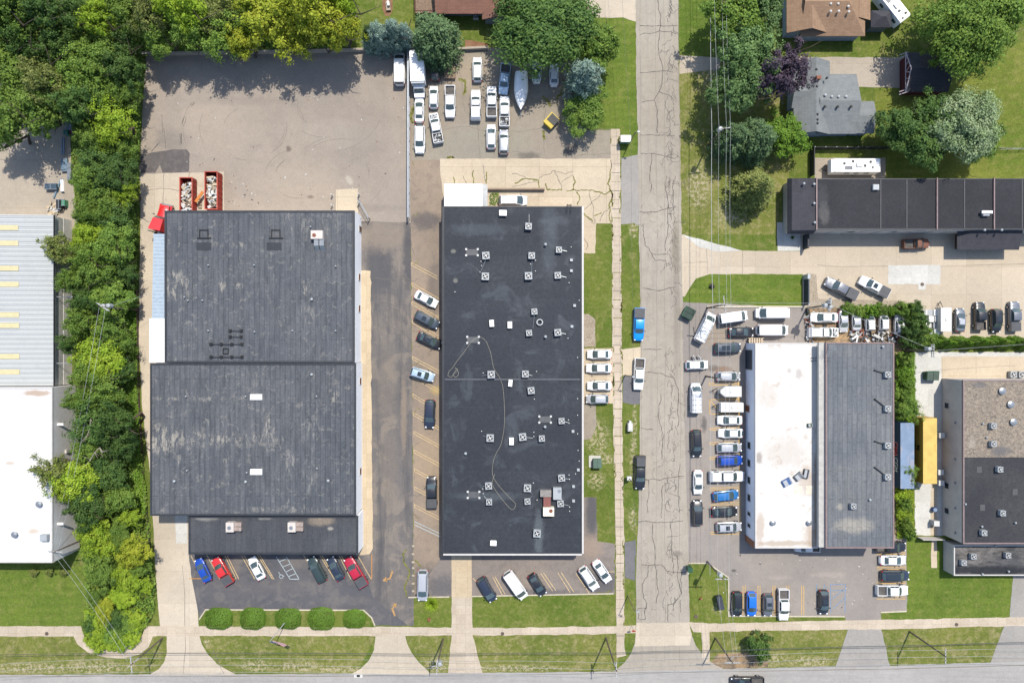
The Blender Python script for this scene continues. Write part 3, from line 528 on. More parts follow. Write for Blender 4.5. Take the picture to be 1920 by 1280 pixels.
def shingle(name, base, dark, ax='X'):
    g = G(name)
    b = g.n('ShaderNodeTexBrick'); g.L(g.map(rot=0 if ax == 'X' else PI / 2), b.inputs['Vector']); b.offset = .5
    b.inputs['Scale'].default_value = 1; b.inputs['Brick Width'].default_value = .9; b.inputs['Row Height'].default_value = .22; b.inputs['Mortar Size'].default_value = .02
    b.inputs['Color1'].default_value = base; b.inputs['Color2'].default_value = tuple(x * 1.15 for x in base[:3]) + (1,); b.inputs['Mortar'].default_value = dark
    c = g.mix(g.math('MULTIPLY', g.ramp(g.noise(.8, 5, .7), .4, .7), .5), b.outputs['Color'], dark)
    c = g.mix(g.math('MULTIPLY', g.ramp(g.noise(3, 3, .6, vec=g.map(scale=(1, .1, 1))), .5, .8), .3), c, tuple(x * 1.4 for x in base[:3]) + (1,))
    return g.out(c, .9, g.noise(8, 2), .3, spec=.15)
m_shg = shingle('grey_shingles', A(148, 152, 152), A(124, 128, 130)); m_sht = shingle('tan_shingles', A(176, 146, 120), A(146, 118, 96)); m_shr = shingle('red_brown_shingles', A(156, 116, 100), A(128, 92, 80))
m_shd = shingle('charcoal_shingles', A(84, 84, 90), A(66, 66, 72)); m_sidg = plain('grey_green_siding', A(128, 136, 134), .8); m_sidb = plain('light_blue_siding', A(168, 184, 200), .8)
m_wood = plain('weathered_wood', A(158, 134, 112), .85, var=.3, scale=3); m_maroon = plain('maroon_siding', A(104, 48, 50), .8); m_pink = plain('pale_truss_timber', A(206, 196, 204), .7)
def corr_mat():
    g = G('corrugated_metal'); wv = g.n('ShaderNodeTexWave', bands_direction='Y'); g.L(g.P(), wv.inputs[0]); wv.inputs['Scale'].default_value = .36; wv.inputs['Distortion'].default_value = 0
    c = g.mix(g.ramp(wv.outputs[1], .25, .8), A(222, 225, 223), A(204, 208, 208))
    c = g.mix(g.math('MULTIPLY', g.ramp(g.noise(.3, 5, .7), .5, .75), .25), c, A(182, 186, 184)); return g.out(c, .6, wv.outputs[1], .25, metal=0, dist=.03, spec=.2)
m_corr = corr_mat(); m_corrw = plain('ribbed_wall_metal', (.42, .42, .40, 1), .6)
m_sky = plain('fibreglass_skylight', A(238, 226, 176), .5, var=.06)
m_mason = plain('grey_masonry', (.55, .53, .5, 1), .9, var=.08)
m_white = plain('bright_white_panel', A(248, 246, 242, 1.2), .5, var=.03)

def edge_ring(mb, x0, x1, y0, y1, z, wd, h):
    mb.rbox(x0, x1, y1 - wd, y1, z, z + h); mb.rbox(x0, x1, y0, y0 + wd, z, z + h)
    mb.rbox(x0, x0 + wd, y0 + wd, y1 - wd, z, z + h - .003); mb.rbox(x1 - wd, x1, y0 + wd, y1 - wd, z, z + h - .003)
def flat_block(root, px0, px1, py0, py1, z, wall, roof, coping, wd=.3, h=.12, wallin=.0, base=0):
    """walls, roof deck and coping of one flat-roofed block; returns world rect and the roof part"""
    x0, y1 = P(px0, py0, z); x1, y0 = P(px1, py1, z)
    a = MB(); a.rbox(x0 + wallin, x1 - wallin, y0 + wallin, y1 - wallin, base, z - .06); a.build('wall', wall, root)
    b = MB(); b.rbox(x0 + wd * .5, x1 - wd * .5, y0 + wd * .5, y1 - wd * .5, z - .05, z); r = b.build('roof', roof, root)
    c = MB(); edge_ring(c, x0 - .02, x1 + .02, y0 - .02, y1 + .02, z - .3, wd, .3 + h); c.build('coping', coping, root)
    return (x0, x1, y0, y1), r
def panel_e(root, name, mat, x, py0, py1, z0, z1, zz, side=1, t=.06):
    """a window or door on a wall facing east (side 1) or west (-1)"""
    ya, yb = P(0, py0, zz)[1], P(0, py1, zz)[1]
    m = MB(); m.rbox(min(x, x + side * t), max(x, x + side * t), min(ya, yb), max(ya, yb), z0, z1); o = m.build(name, mat, root)
    f = MB(); s_ = side * (t + .03); xa, xb = min(x, x + s_), max(x, x + s_); y0_, y1_ = min(ya, yb), max(ya, yb)
    f.rbox(xa, xb, y0_ - .1, y0_, z0 - .1, z1 + .1); f.rbox(xa, xb, y1_, y1_ + .1, z0 - .1, z1 + .1); f.rbox(xa, xb, y0_, y1_, z1, z1 + .1); f.rbox(xa, xb, y0_, y1_, z0 - .1, z0)
    f.build('frame', m_copew if name == 'window' else m_wallg, o); return o
def panel_s(root, name, mat, y, px0, px1, z0, z1, zz, t=.06):
    xa, xb = P(px0, 0, zz)[0], P(px1, 0, zz)[0]
    m = MB(); m.rbox(xa, xb, y - t, y, z0, z1); o = m.build(name, mat, root)
    f = MB(); y0_ = y - t - .03; f.rbox(xa - .1, xa, y0_, y, z0, z1 + .1); f.rbox(xb, xb + .1, y0_, y, z0, z1 + .1); f.rbox(xa, xb, y0_, y, z1, z1 + .1); f.build('frame', m_wallg, o); return o
def vent(parent, px, py, z, r=.13, h=.45, mat=None, hat=True):
    x, y = P(px, py, z + h); m = MB(); m.tube((x, y, z), (x, y, z + h), r, n=8)
    if hat: m.tube((x, y, z + h), (x, y, z + h + .12), r * 1.6, r * .6, n=10)
    return m.build('vent', mat or m_galv, parent)
def hatch(parent, px, py, z, sx, sy, mat, name='skylight', h=.3):
    x, y = P(px, py, z); m = MB(); m.box(x, y, z - .01, sx, sy, h); m.box(x, y, z + h - .01, sx * .9, sy * .9, .06); return m.build(name, mat, parent)
def patch(parent, px, py, z, sx, sy, mat, frame=None):
    x, y = P(px, py, z); m = MB(); m.box(x, y, z - .01, sx, sy, .05)
    o = m.build('roof_patch', mat, parent)
    if frame:
        f = MB()
        for a, b in ((-1, -1), (1, -1), (1, 1), (-1, 1)): f = MB(); f.box(x + a * sx / 2, y + b * sy / 2, z, .35, .35, .12); f.build('corner_block', frame, o)
    return o
# --- left block: two rolled-asphalt roofs and a lower front office
lb = thing('warehouse', 'long warehouse with weathered dark grey rolled roof and white east wall', 'building', (0, 0, 0))
Rr, r1 = flat_block(lb, 309, 664.5, 395, 680, 5.66, m_wallw, m_rleft, m_coping, .35, .1)
Rr2, r2_ = flat_block(lb, 282, 667, 681, 966, 5.5, m_wallw, m_rleft2, m_coping, .3, .1)
Rr3, r3_ = flat_block(lb, 354, 671, 967, 1038, 4.7, m_wallw, m_rfront, m_coping, .3, .14)
xe = Rr[1]
for a, b in ((514, 525), (573, 584)): panel_e(lb, 'window', m_brown, Rr[1], a, b, 1.2, 2.6, 2)
for a, b in ((709, 720), (878, 889)): panel_e(lb, 'window', m_brown, Rr2[1], a, b, 1.2, 2.6, 2)
panel_e(lb, 'door', m_door, Rr[1], 425, 435, 0, 2.1, 1)
for a in (400, 445, 545, 640): panel_s(lb, 'window', m_glass, Rr3[2], a, a + 32, 1.0, 2.3, 2)
panel_s(lb, 'door', m_door, Rr3[2], 500, 512, 0, 2.1, 1)
for y in (746, 887): hatch(r2_, 481, y - 2 if y == 746 else y - 3, 5.5, 2.1, 1.0, m_white)
for x, y in ((390, 497), (476, 497), (629, 499), (352, 563), (379, 563), (584, 561), (390, 620), (548, 620), (477, 622), (629, 620), (582, 425), (345, 557)): vent(r1, x, y, 5.66, .1 if y != 561 else .16, .4)
for x, y in ((348, 743), (460, 743), (584, 702), (593, 743), (350, 882), (462, 886), (594, 878), (326, 902), (460, 903), (615, 901)): vent(r2_, x, y, 5.5, .1 if y < 890 and y != 702 else .16, .4)
for x, y in ((382, 462), (514, 462)): patch(r1, x, y, 5.66, 2.6, 1.4, m_edge)
for x, y in ((382, 438), (517, 438)):                # open steel curb frames
    m = MB(); X, Y = P(x, y, 5.8); m.rbox(X - .8, X - .68, Y - .7, Y + .8, 5.66, 5.9); m.rbox(X + .68, X + .8, Y - .7, Y + .8, 5.66, 5.9); m.rbox(X - 1.2, X + 1.3, Y - .85, Y - .7, 5.66, 5.9); m.rbox(X - .68, X + .68, Y + .6, Y + .72, 5.66, 5.85); m.build('curb_frame', m_blackp, r1)
for (xa, xb, y, n_) in ((431, 452, 620, 2), (431, 452, 631, 2), (395, 453, 645, 4), (395, 453, 669, 4)):
    m = MB(); A0 = P(xa, y, 5.9); B0 = P(xb, y, 5.9); m.rbox(A0[0], B0[0], A0[1] - .05, A0[1] + .05, 5.95, 6.02)
    for k in range(n_):
        X = A0[0] + (B0[0] - A0[0]) * k / (n_ - 1); m.box(X, A0[1], 5.66, .5, .5, .28); m.rbox(X - .06, X + .06, A0[1] - .3, A0[1] + .3, 5.94, 5.99)
    m.build('pipe_support', m_blackp, r1)
m = MB(); X, Y = P(423, 658, 5.8); m.rbox(X - .5, X + .5, Y - .5, Y - .4, 5.66, 5.9); m.rbox(X - .5, X + .5, Y + .4, Y + .5, 5.66, 5.9); m.rbox(X - .5, X - .4, Y - .4, Y + .4, 5.66, 5.88); m.rbox(X + .4, X + .5, Y - .4, Y + .4, 5.66, 5.88); m.build('curb_frame', m_blackp, r1)
x0, y1 = P(280, 597, 4.4); x1 = Rr[0] - .01; y0 = P(0, 681, 4.4)[1]
m = MB(); m.rbox(x0, x1, y0 + .2, y1, 4.2, 4.4); c_ = m.build('canopy', m_white, lb)
for yy in (y0 + .5, (y0 + y1) / 2, y1 - .4): m = MB(); m.tube((x0 + .3, yy, 0), (x0 + .3, yy, 4.2), .09); m.build('post', m_steel, c_)
# --- centre block
cb = thing('commercial_building', 'long flat building with smooth black membrane roof dotted with fan units', 'building')
Rc, rc = flat_block(cb, 831, 1091, 387, 1037, 4.5, m_wallb, m_rmid, m_coping, .22, .1)
m = MB(); m.rbox(Rc[1] + .02, Rc[1] + .32, Rc[2], Rc[3], 4.05, 4.62); m.rbox(Rc[0], Rc[1], Rc[2] - .32, Rc[2] - .021, 4.05, 4.6); m.build('fascia', m_copew, cb)
m = MB(); m.rbox(Rc[0] - .24, Rc[0] - .025, Rc[2], Rc[3], 4.1, 4.35); m.build('gutter', m_coping, cb)
m = MB(); yy = P(0, 711, 4.5)[1]; m.rbox(Rc[0] + .3, Rc[1] - .3, yy - .14, yy + .14, 4.5, 4.62); m.build('expansion_joint', plain('joint_felt', A(92, 96, 104), .6), rc)
for x, y in ((885, 473), (1022, 786), (888, 927), (887, 637)): patch(rc, x, y, 4.5, 2.1, 1.1, plain('hatch_grey', A(98, 100, 102), .6), m_whitem)
for x, y in ((1023, 458), (1023, 631), (1022, 800), (873, 850)): vent(rc, x, y, 4.5, .16, .7)
for x, y in ((1071, 463), (1004, 488), (1004, 508), (1067, 530), (995, 495), (1086, 563), (1065, 634), (1083, 670), (1006, 696), (1002, 748), (1083, 747), (1083, 778), (1066, 787), (1067, 793), (1083, 813), (1084, 844), (902, 490), (903, 498), (900, 510), (853, 547), (906, 699), (903, 808), (905, 916), (906, 925), (1000, 905), (1079, 888), (1067, 890), (1068, 898), (1068, 950), (1068, 958), (1001, 810), (1001, 818), (1007, 937), (1086, 864), (1050, 474)): vent(rc, x, y, 4.5, .09, .25, m_whitem, False)
for x, y in ((1071, 488), (1071, 508), (1077, 573), (1072, 612), (1074, 808), (1084, 880), (1075, 911), (1075, 938)): hatch(rc, x, y, 4.5, .5, .5, m_galv, 'exhaust_cap', .35)
m = MB(); X, Y = P(1012, 604, 4.9)
for k in range(10):
    a, b = 2 * PI * k / 10, 2 * PI * (k + 1) / 10; m.add([(X + r_ * math.cos(t), Y + r_ * math.sin(t), z) for r_, z in ((.62, 4.5), (.62, 5.0), (.42, 5.0), (.42, 4.52)) for t in (a, b)], [(0, 1, 3, 2), (2, 3, 5, 4), (4, 5, 7, 6)])
m.build('exhaust_collar', m_galv, rc)
m = MB(); X, Y = P(1067, 388, 4.8)
for s_ in (-.35, .35): m.tube((X + s_, Y - .8, 5.3), (X + s_, Y + .45, 5.3), .04); m.tube((X + s_, Y + .4, 0), (X + s_, Y + .4, 5.3), .04); m.tube((X + s_, Y - .8, 4.5), (X + s_, Y - .8, 5.3), .04)
for k in range(14): m.tube((X - .35, Y + .4, .4 + k * .33), (X + .35, Y + .4, .4 + k * .33), .025)
m.build('roof_ladder', m_blackp, cb)
hose = MB()
def hz(pts, z=4.53): return [P(a, b, z) + (z,) for a, b in pts]
def smooth(pts, k=6):
    out = []
    for i in range(len(pts) - 1):
        p0 = pts[max(i - 1, 0)]; p1 = pts[i]; p2 = pts[i + 1]; p3 = pts[min(i + 2, len(pts) - 1)]
        for j in range(k):
            t = j / k; out.append(tuple(.5 * (2 * b + (c - a) * t + (2 * a - 5 * b + 4 * c - d_) * t * t + (3 * b - a - 3 * c + d_) * t ** 3) for a, b, c, d_ in zip(p0, p1, p2, p3)))
    return out + [pts[-1]]
hp = smooth(hz([(884, 640), (870, 660), (856, 678), (848, 690), (842, 696), (840, 704), (847, 706), (852, 698), (856, 692), (860, 700), (855, 707), (850, 702), (858, 694), (853, 689)]))
hose.path(hp, .03); hp = smooth(hz([(912, 640), (920, 662), (926, 690), (938, 710), (944, 735), (946, 790), (940, 830), (930, 850), (925, 865), (923, 885), (928, 900), (942, 918), (958, 935), (967, 945), (960, 955), (945, 940), (930, 920), (923, 905), (928, 888)])); hose.path(hp, .03)
hp = smooth(hz([(884, 640), (896, 632), (905, 634), (912, 640)])); hose.path(hp, .03)
tag(hose.build('garden_hose', plain('tan_hose', A(186, 180, 160), .6)), 'pale garden hose snaking down the black membrane roof', 'hose')
# --- white and grey roofed shop on the east
wb = thing('auto_shop_building', 'long shop with stained white roof on west half and higher grey roof', 'building')
Rw, rw = flat_block(wb, 1416, 1533, 643, 1027, 5.0, plain('lavender_white_wall', (.66, .66, .72, 1), .8, var=.04), m_rwhite, m_copew, .25, .08)
Rg, rg = flat_block(wb, 1548, 1676, 642, 1027, 7.3, plain('white_parapet_wall', (.7, .69, .66, 1), .8, var=.06), m_rgrey, m_copep, .22, .1)
for a in (829, 862, 894, 927, 960, 982): panel_e(wb, 'window', m_glass, Rw[0], a, a + (12 if a < 940 else 6), 1.2, 2.6, 2, -1)
panel_e(wb, 'door', plain('roller_door', A(52, 70, 86), .5), Rw[0], 656, 692, 0, 3.6, 1, -1)
panel_e(wb, 'door', m_brown, Rw[0], 760, 771, 0, 2.2, 1, -1)
m = MB(); xb_ = Rg[0] - .02; m.rbox(xb_ - 1.0, xb_, Rg[2] + .02, Rg[3] - .02, 6.3, 6.9); m.build('parapet_cap', plain('pale_grey_cap', A(206, 204, 198), .7), wb)
m = MB(); m.rbox(Rw[0] - .14, Rw[0], Rw[2] - .1, Rw[2] + 1.0, 0, 4.6); m.rbox(Rw[0] - .1, Rw[1], Rw[2] - .12, Rw[2] - .03, 0, 4.55); m.build('brick_facing', plain('orange_brick', A(178, 120, 90), .8), wb)
for x, y in ((1450, 980), (1518, 980)): vent(rw, x, y, 5, .3, .5, m_steel)
for x, y in ((1656, 650), (1600, 945), (1632, 937)): vent(rg, x, y, 7.3, .14, .4)
m = MB(); X, Y = P(1555, 655, 8); m.tube((X, Y, 7.3), (X, Y, 9.0), .03)
for k in range(5): m.tube((X - .9 + k * .1, Y - .9 + k * .35, 8.6 + k * .05), (X + .9 - k * .1, Y + .2 + k * .25, 8.6 + k * .05), .025)
m.tube((X - .6, Y - 1.2, 8.6), (X + .6, Y + 1.2, 8.85), .03); m.build('aerial', m_steel, wb)
m = MB(); X = Rg[0]; Y = P(0, 674, 7.3)[1]
for s_ in (-.3, .3): m.tube((X - 1.6, Y + s_, 5.0), (X + .3, Y + s_, 7.5), .04)
for k in range(7): m.tube((X - 1.6 + k * .28, Y - .3, 5.0 + k * .36), (X - 1.6 + k * .28, Y + .3, 5.0 + k * .36), .03)
m.build('roof_ladder', m_blackp, wb)
# --- gravel-roofed building at the right edge
gb = thing('office_building', 'grey-walled building with gravel roof and dark lower roof by yellow container', 'building')
x0, y1 = P(1805, 712, 6.06); x1, ysp = P(1990, 858, 6.06); y0 = P(0, 1019, 6.06)[1]
m = MB(); m.rbox(x0 + .05, x1, y0 + .05, y1 - .05, 0, 6.0); m.build('wall', m_wallg, gb)
m = MB(); m.rbox(x0 + .12, x1, ysp + .1, y1 - .12, 5.98, 6.10); rgv = m.build('roof', m_rgrav, gb)
m = MB(); m.rbox(x0 + .12, x1, y0 + .12, ysp + .1, 5.96, 6.03); rdk = m.build('roof', m_rdk, gb)
m = MB(); edge_ring(m, x0, x1 + .1, y0, y1, 5.8, .22, .42); m.build('coping', plain('mauve_coping', A(160, 140, 138), .6), gb)
Rl, rl = flat_block(gb, 1788, 1990, 1021, 1078, 3.0, m_wallg, m_rlow, m_copew, .2, .12)
for x, y in ((1880, 733), (1896, 758), (1901, 791)): vent(rgv, x, y, 6.1, .4, .35, m_steel)
for x, y in ((1811, 945), (1842, 987), (1905, 980), (1867, 1023), (1843, 1076), (1892, 1071), (1851, 820), (1844, 794)): vent(rdk if y < 1000 and y > 870 else rgv if y < 870 else rl, x, y, 6.03 if y < 1000 else 3.0, .12, .4)
for x, y in ((1836, 880), (1903, 922), (1842, 951)): patch(rdk, x, y, 6.03, .9, 1.1, plain('hatch_dark', A(92, 92, 94), .7))
for a in (755, 905, 952): panel_e(gb, 'window', m_glass, x0 + .05, a, a + 10, 1, 2.2, 1.5, -1)
m = MB(); X = x0 + .05; xx = P(1749, 0, 0)[0]; yy = P(0, 1006, 0)[1]; m.rbox(xx - 3, X - .6, yy - .06, yy + .06, 0, 2.0); m.build('screen_wall', m_wallg, gb)
for y in (792, 860, 905, 952, 998): m = MB(); Y = P(0, y, 4)[1]; m.rbox(x0 - .22, x0 + .05, Y - .15, Y + .15, 3.9, 4.2); m.build('wall_lamp', m_steel, gb)
# --- far-left blocks
fl = thing('metal_clad_building', 'building with pale corrugated metal roof and row of yellowed skylights', 'building')
x0, y1 = P(-160, 403, 5.5); x1, y0 = P(98, 723, 5.5)
m = MB(); m.rbox(x0, x1 - .05, y0, y1 - .1, 2.4, 5.4); m.build('wall', m_corrw, fl)
m = MB(); m.rbox(x0, x1, y0, y1 - .05, 0, 2.4); m.build('base_wall', m_mason, fl)
m = MB(); m.grid([[(x0, y0, 6.6), (x0, y1, 6.6)], [(x1 + .15, y0, 5.45), (x1 + .15, y1, 5.45)]]); ym = y0
n_ = 1
for k in range(80):
    Y = y0 + .2 + k * (y1 - y0 - .4) / 79; m.add([(x0, Y - .05, 6.6), (x0, Y + .05, 6.6), (x0, Y, 6.67), (x1 + .15, Y - .05, 5.45), (x1 + .15, Y + .05, 5.45), (x1 + .15, Y, 5.52)], [(0, 2, 5, 3), (2, 1, 4, 5), (3, 5, 4)])
rfl = m.build('roof', m_corr, fl)
for py in (427, 456, 503, 533, 590, 610, 668, 697):
    ya = P(0, py, 5.8)[1]; xa = P(0, 0, 5.8)[0]; xb = P(34 + (py - 427) * .01, 0, 5.8)[0]; zt = lambda x: 6.6 + (x - x0) / (x1 + .15 - x0) * (5.45 - 6.6) + .09
    m = MB(); m.add([(xa, ya - .45, zt(xa)), (xb, ya - .45, zt(xb)), (xb, ya + .45, zt(xb)), (xa, ya + .45, zt(xa))], [(0, 1, 2, 3)]); m.build('skylight', m_sky, rfl)
m = MB(); m.rbox(x1 + .16, x1 + .3, y0, y1, 5.2, 5.45); m.build('gutter', m_coping, fl)
m = MB(); Y = P(0, 556, 5)[1]; m.tube((x1, Y, 4.6), (x1 + 2.9, Y - .1, 4.9), .06); m.box(x1 + 2.9, Y - .1, 4.7, .7, .35, .2); m.build('wall_lamp', m_galv, fl)
m = MB(); Y = P(0, 681, 5)[1]; m.tube((x1, Y, 4.6), (x1 + 2.9, Y, 4.9), .06); m.build('wall_lamp', m_galv, fl)
fw = thing('white_roofed_building', 'tall grey block building with bright white membrane roof at left edge', 'building')
Rf, rf_ = flat_block(fw, -160, 98.5, 726, 1054, 7.5, plain('grey_stucco_wall', (.52, .5, .48, 1), .85, var=.05), m_rwhite2, m_copew, .25, .1)
m = MB(); m.rbox(Rf[1] - 8, Rf[1] + .06, Rf[2] - .08, Rf[2] - .02, 6.9, 7.3); m.build('sign_band', m_walkc, fw)
for x, y in ((26, 1002), (72, 945)): vent(rf_, x, y, 7.6, .35, .5, m_steel)
hatch(rf_, 87, 1006, 7.5, 1.3, 1.1, m_galv, 'roof_box', .8)
for y in (846, 760): m = MB(); Y = P(0, y, 4)[1]; m.rbox(Rf[1], Rf[1] + .3, Y - .3, Y + .3, 3.5, 4.2); m.build('wall_box', m_wallg, fw)
for y in (792, 975): m = MB(); Y = P(0, y, 4)[1]; m.rbox(Rf[1], Rf[1] + 1.0, Y - .25, Y + .15, 6.0, 6.2); m.build('ledge', m_white, fw)
# --- long dark-roofed workshop row, north-east
nb = thing('workshop_row', 'long low workshop row with charcoal roof divided by pinkish fire walls', 'building')
Rn, rn = flat_block(nb, 1531, 2010, 335, 430, 4.8, m_wallg, m_rblack, m_coping, .18, .06)
x0, y1 = P(1480, 332, 4.4); x1 = Rn[0] - .02; y0 = P(0, 437, 4.4)[1]
m = MB(); m.rbox(x0 + .6, x1, y0 + .6, y1 - .4, 0, 4.0); m.build('wall', m_wallg, nb)
m = MB(); m.add([(x0, y0, 3.4), (x0, y1, 3.4), (x0 + .5, y0 + .5, 4.3), (x0 + .5, y1 - .3, 4.3), (x1, y0 + .5, 4.85), (x1, y1 - .3, 4.85), (x1, y0, 3.4), (x1, y1, 3.5)], [(0, 1, 3, 2), (2, 3, 5, 4), (0, 2, 4, 6), (1, 7, 5, 3), (4, 5, 7, 6)]); m.build('mansard_roof', m_shd, nb)
for px in (1531, 1757, 1864): m = MB(); X = P(px, 0, 5)[0]; m.rbox(X - .1, X + .1, Rn[2] - .1, Rn[3] + .1, 4.87, 5.1); m.build('fire_wall', m_copep, nb)
for px in (1651, 1700, 1808, 1916): m = MB(); X = P(px, 0, 4.8)[0]; m.rbox(X - .09, X + .09, Rn[2] + .2, Rn[3] - .2, 4.8, 4.88); m.build('roof_seam', plain('seam_felt', A(92, 92, 96), .7), rn)
for px in (1560, 1615, 1648, 1705, 1745, 1780): panel_s(nb, 'garage_door', m_wallg if px % 2 else m_copew, Rn[2], px, px + 22, 0, 3.2, 2)
for px in (1589, 1668): panel_s(nb, 'window', m_glass, Rn[2], px, px + 12, 1.6, 2.8, 2)
x0, ya = P(1800, 430, 3.1); x1, yb = P(1912, 468, 3.1); yc = Rn[2] - .05
m = MB(); m.rbox(P(1790, 0, 0)[0], x1 - .5, yb + .5, yc, 0, 2.9); m.build('office_wall', m_door, nb)
m = MB(); m.add([(x0 - .4, yb, 2.9), (x1, yb, 2.9), (x1, yc, 3.9), (x0 + 1.8, yc, 3.9), (x0 - .4, yc, 2.9), (x0 - .4, yb, 2.75), (x1, yb, 2.75), (x1, yc, 2.75)], [(0, 1, 2, 3), (0, 3, 4), (0, 5, 6, 1), (1, 6, 7, 2)]); m.build('office_roof', m_shd, nb)
for x, y in ((1508, 344), (1527, 345), (1527, 381), (1528, 417), (1847, 431), (1879, 431)): vent(rn, x, y, 4.85, .14, .4)
hatch(rn, 1640, 352, 4.8, 1.1, 1.0, m_galv, 'exhaust_fan', .5); hatch(rn, 1845, 401, 4.8, 1.2, 1.0, m_steel, 'exhaust_fan', .6); hatch(rn, 1850, 398, 5.4, 1.9, .5, m_white, 'duct', .2)
m = MB(); X = P(1508, 0, 0)[0]; ya, yb = P(0, 441, 0)[1], P(0, 468, 0)[1]; m.rbox(X - .3, X + .0, yb, ya, 0, 2.2); m.build('screen_wall', plain('black_screen', A(50, 56, 66), .6), nb)
# --- houses
def gable(root, x0, x1, y0, y1, ze, zr, axis, mat, wall, oh=.5, hip0=0, hip1=0):
    """gable or hip roof over walls; axis of the ridge 'x' or 'y'"""
    m = MB(); m.rbox(x0 + oh, x1 - oh, y0 + oh, y1 - oh, 0, ze - .05); m.mat(0)
    if axis == 'x':
        yc = (y0 + y1) / 2
        if not hip0: m.add([(x0 + oh, y0 + oh, ze - .05), (x0 + oh, y1 - oh, ze - .05), (x0 + oh, yc, zr - .2)], [(0, 2, 1)])
        if not hip1: m.add([(x1 - oh, y0 + oh, ze - .05), (x1 - oh, y1 - oh, ze - .05), (x1 - oh, yc, zr - .2)], [(0, 1, 2)])
        a, b = (x0 + hip0, yc, zr), (x1 - hip1, yc, zr)
    else:
        xc = (x0 + x1) / 2
        if not hip0: m.add([(x0 + oh, y0 + oh, ze - .05), (x1 - oh, y0 + oh, ze - .05), (xc, y0 + oh, zr - .2)], [(0, 1, 2)])
        if not hip1: m.add([(x0 + oh, y1 - oh, ze - .05), (x1 - oh, y1 - oh, ze - .05), (xc, y1 - oh, zr - .2)], [(0, 2, 1)])
        a, b = (xc, y0 + hip0, zr), (xc, y1 - hip1, zr)
    m.build('wall', wall, root)
    q = MB(); vs = [(x0, y0, ze), (x1, y0, ze), (x1, y1, ze), (x0, y1, ze), a, b]
    dn = [(p[0], p[1], p[2] - .18) for p in vs]
    if axis == 'x': fs = [(0, 1, 5, 4), (2, 3, 4, 5), (3, 0, 4), (1, 2, 5)] if hip0 and hip1 else [(0, 1, 5, 4), (2, 3, 4, 5)]
    else: fs = [(3, 0, 4, 5), (1, 2, 5, 4)] + ([(0, 1, 4)] if hip0 else []) + ([(2, 3, 5)] if hip1 else [])
    if axis == 'x' and hip1 and not hip0: fs.append((1, 2, 5))
    q.add(vs, fs); q.add(dn, [f[::-1] for f in fs]); q.add(vs + dn, [(0, 6, 7, 1), (1, 7, 8, 2), (2, 8, 9, 3), (3, 9, 6, 0)] if hip0 and hip1 else ([(0, 6, 7, 1), (2, 8, 9, 3)] if axis == 'x' else [(3, 9, 6, 0), (1, 7, 8, 2)]))
    return q.build('roof', mat, root)
def rectz(px0, px1, py0, py1, z):
    a = P(px0, py0, z); b = P(px1, py1, z); return a[0], b[0], b[1], a[1]
hs = thing('grey_shingle_house', 'house with grey shingle roof of crossing gables by purple tree', 'house')
rA = gable(hs, *rectz(1488, 1556, 115, 252, 3.2), 3.2, 5.1, 'y', m_shg, m_sidb); rB = gable(hs, *rectz(1530, 1606, 139, 251, 3.15), 3.15, 4.9, 'x', m_shg, m_sidb); gable(hs, *rectz(1600, 1639, 190, 250, 3.1), 3.1, 4.0, 'x', m_shg, m_sidb); gable(hs, *rectz(1484, 1530, 148, 203, 3.22), 3.22, 4.5, 'x', m_shg, m_sidb)
for x, y in ((1531, 130), (1532, 162), (1551, 146), (1533, 214), (1533, 224), (1533, 231)): vent(rA, x, y, 4.6, .14, .5, m_blackp)
for x, y in ((1548, 178), (1560, 181), (1573, 181), (1587, 181)): vent(rB, x, y, 4.55, .16, .4)
for x, y in ((1547, 200), (1571, 200), (1596, 200)): vent(rB, x, y, 4.6, .16, .4, m_blackp)
m = MB(); X, Y = P(1532, 148, 5); m.box(X, Y, 4.2, .8, .6, 1.6); m.build('chimney', m_brown, rA); m = MB(); m.tube((X, Y, 5.5), (X - .9, Y - .9, 6.2), .03); m.build('aerial', m_steel, rA)
ht = thing('tan_shingle_house', 'house with tan brown shingle roof at top right of street', 'house')
gable(ht, *rectz(1475, 1553, -60, 62, 3.2), 3.2, 5.2, 'y', m_sht, m_sidb); rT = gable(ht, *rectz(1500, 1622, -40, 68, 3.15), 3.15, 5.4, 'x', m_sht, m_sidb, hip1=4); gable(ht, *rectz(1580, 1632, -60, 38, 3.1), 3.1, 4.2, 'y', m_sht, m_sidb)
for x, y in ((1558, 7), (1572, 7), (1558, 21), (1573, 21), (1591, 12), (1592, 22)): vent(rT, x, y, 4.9, .15, .4, m_copew)
hr = thing('red_brown_shingle_house', 'house with reddish brown shingle roof behind the blue spruces', 'house')
rR = gable(hr, *rectz(816, 984, -90, 26, 3.2), 3.2, 5.2, 'x', m_shr, m_sidg, 1.1); gable(hr, *rectz(904, 990, -60, 37, 3.0), 3.0, 4.8, 'y', m_shr, m_sidg)
dk = thing('wooden_deck', 'weathered wooden deck beside the red brown house', 'deck'); a = rectz(779, 817, -20, 25, 1)
m = MB(); m.mat(0)
for k in range(18):
    y_ = a[2] + (a[3] - a[2]) * k / 18; m.rbox(a[0], a[1], y_, y_ + .22, .9, 1.0)
m.build('deck_boards', m_wood, dk); m = MB(); m.rbox(a[0] + .05, a[1] - .05, a[2] + .05, a[3] - .05, .02, .89); m.build('base', m_door, dk); m = MB()
for k in range(12): m.tube((a[0] + (a[1] - a[0]) * k / 11, a[2], 1), (a[0] + (a[1] - a[0]) * k / 11, a[2], 1.9), .04, n=4); m.tube((a[0], a[2] + (a[3] - a[2]) * k / 11, 1), (a[0], a[2] + (a[3] - a[2]) * k / 11, 1.9), .04, n=4)
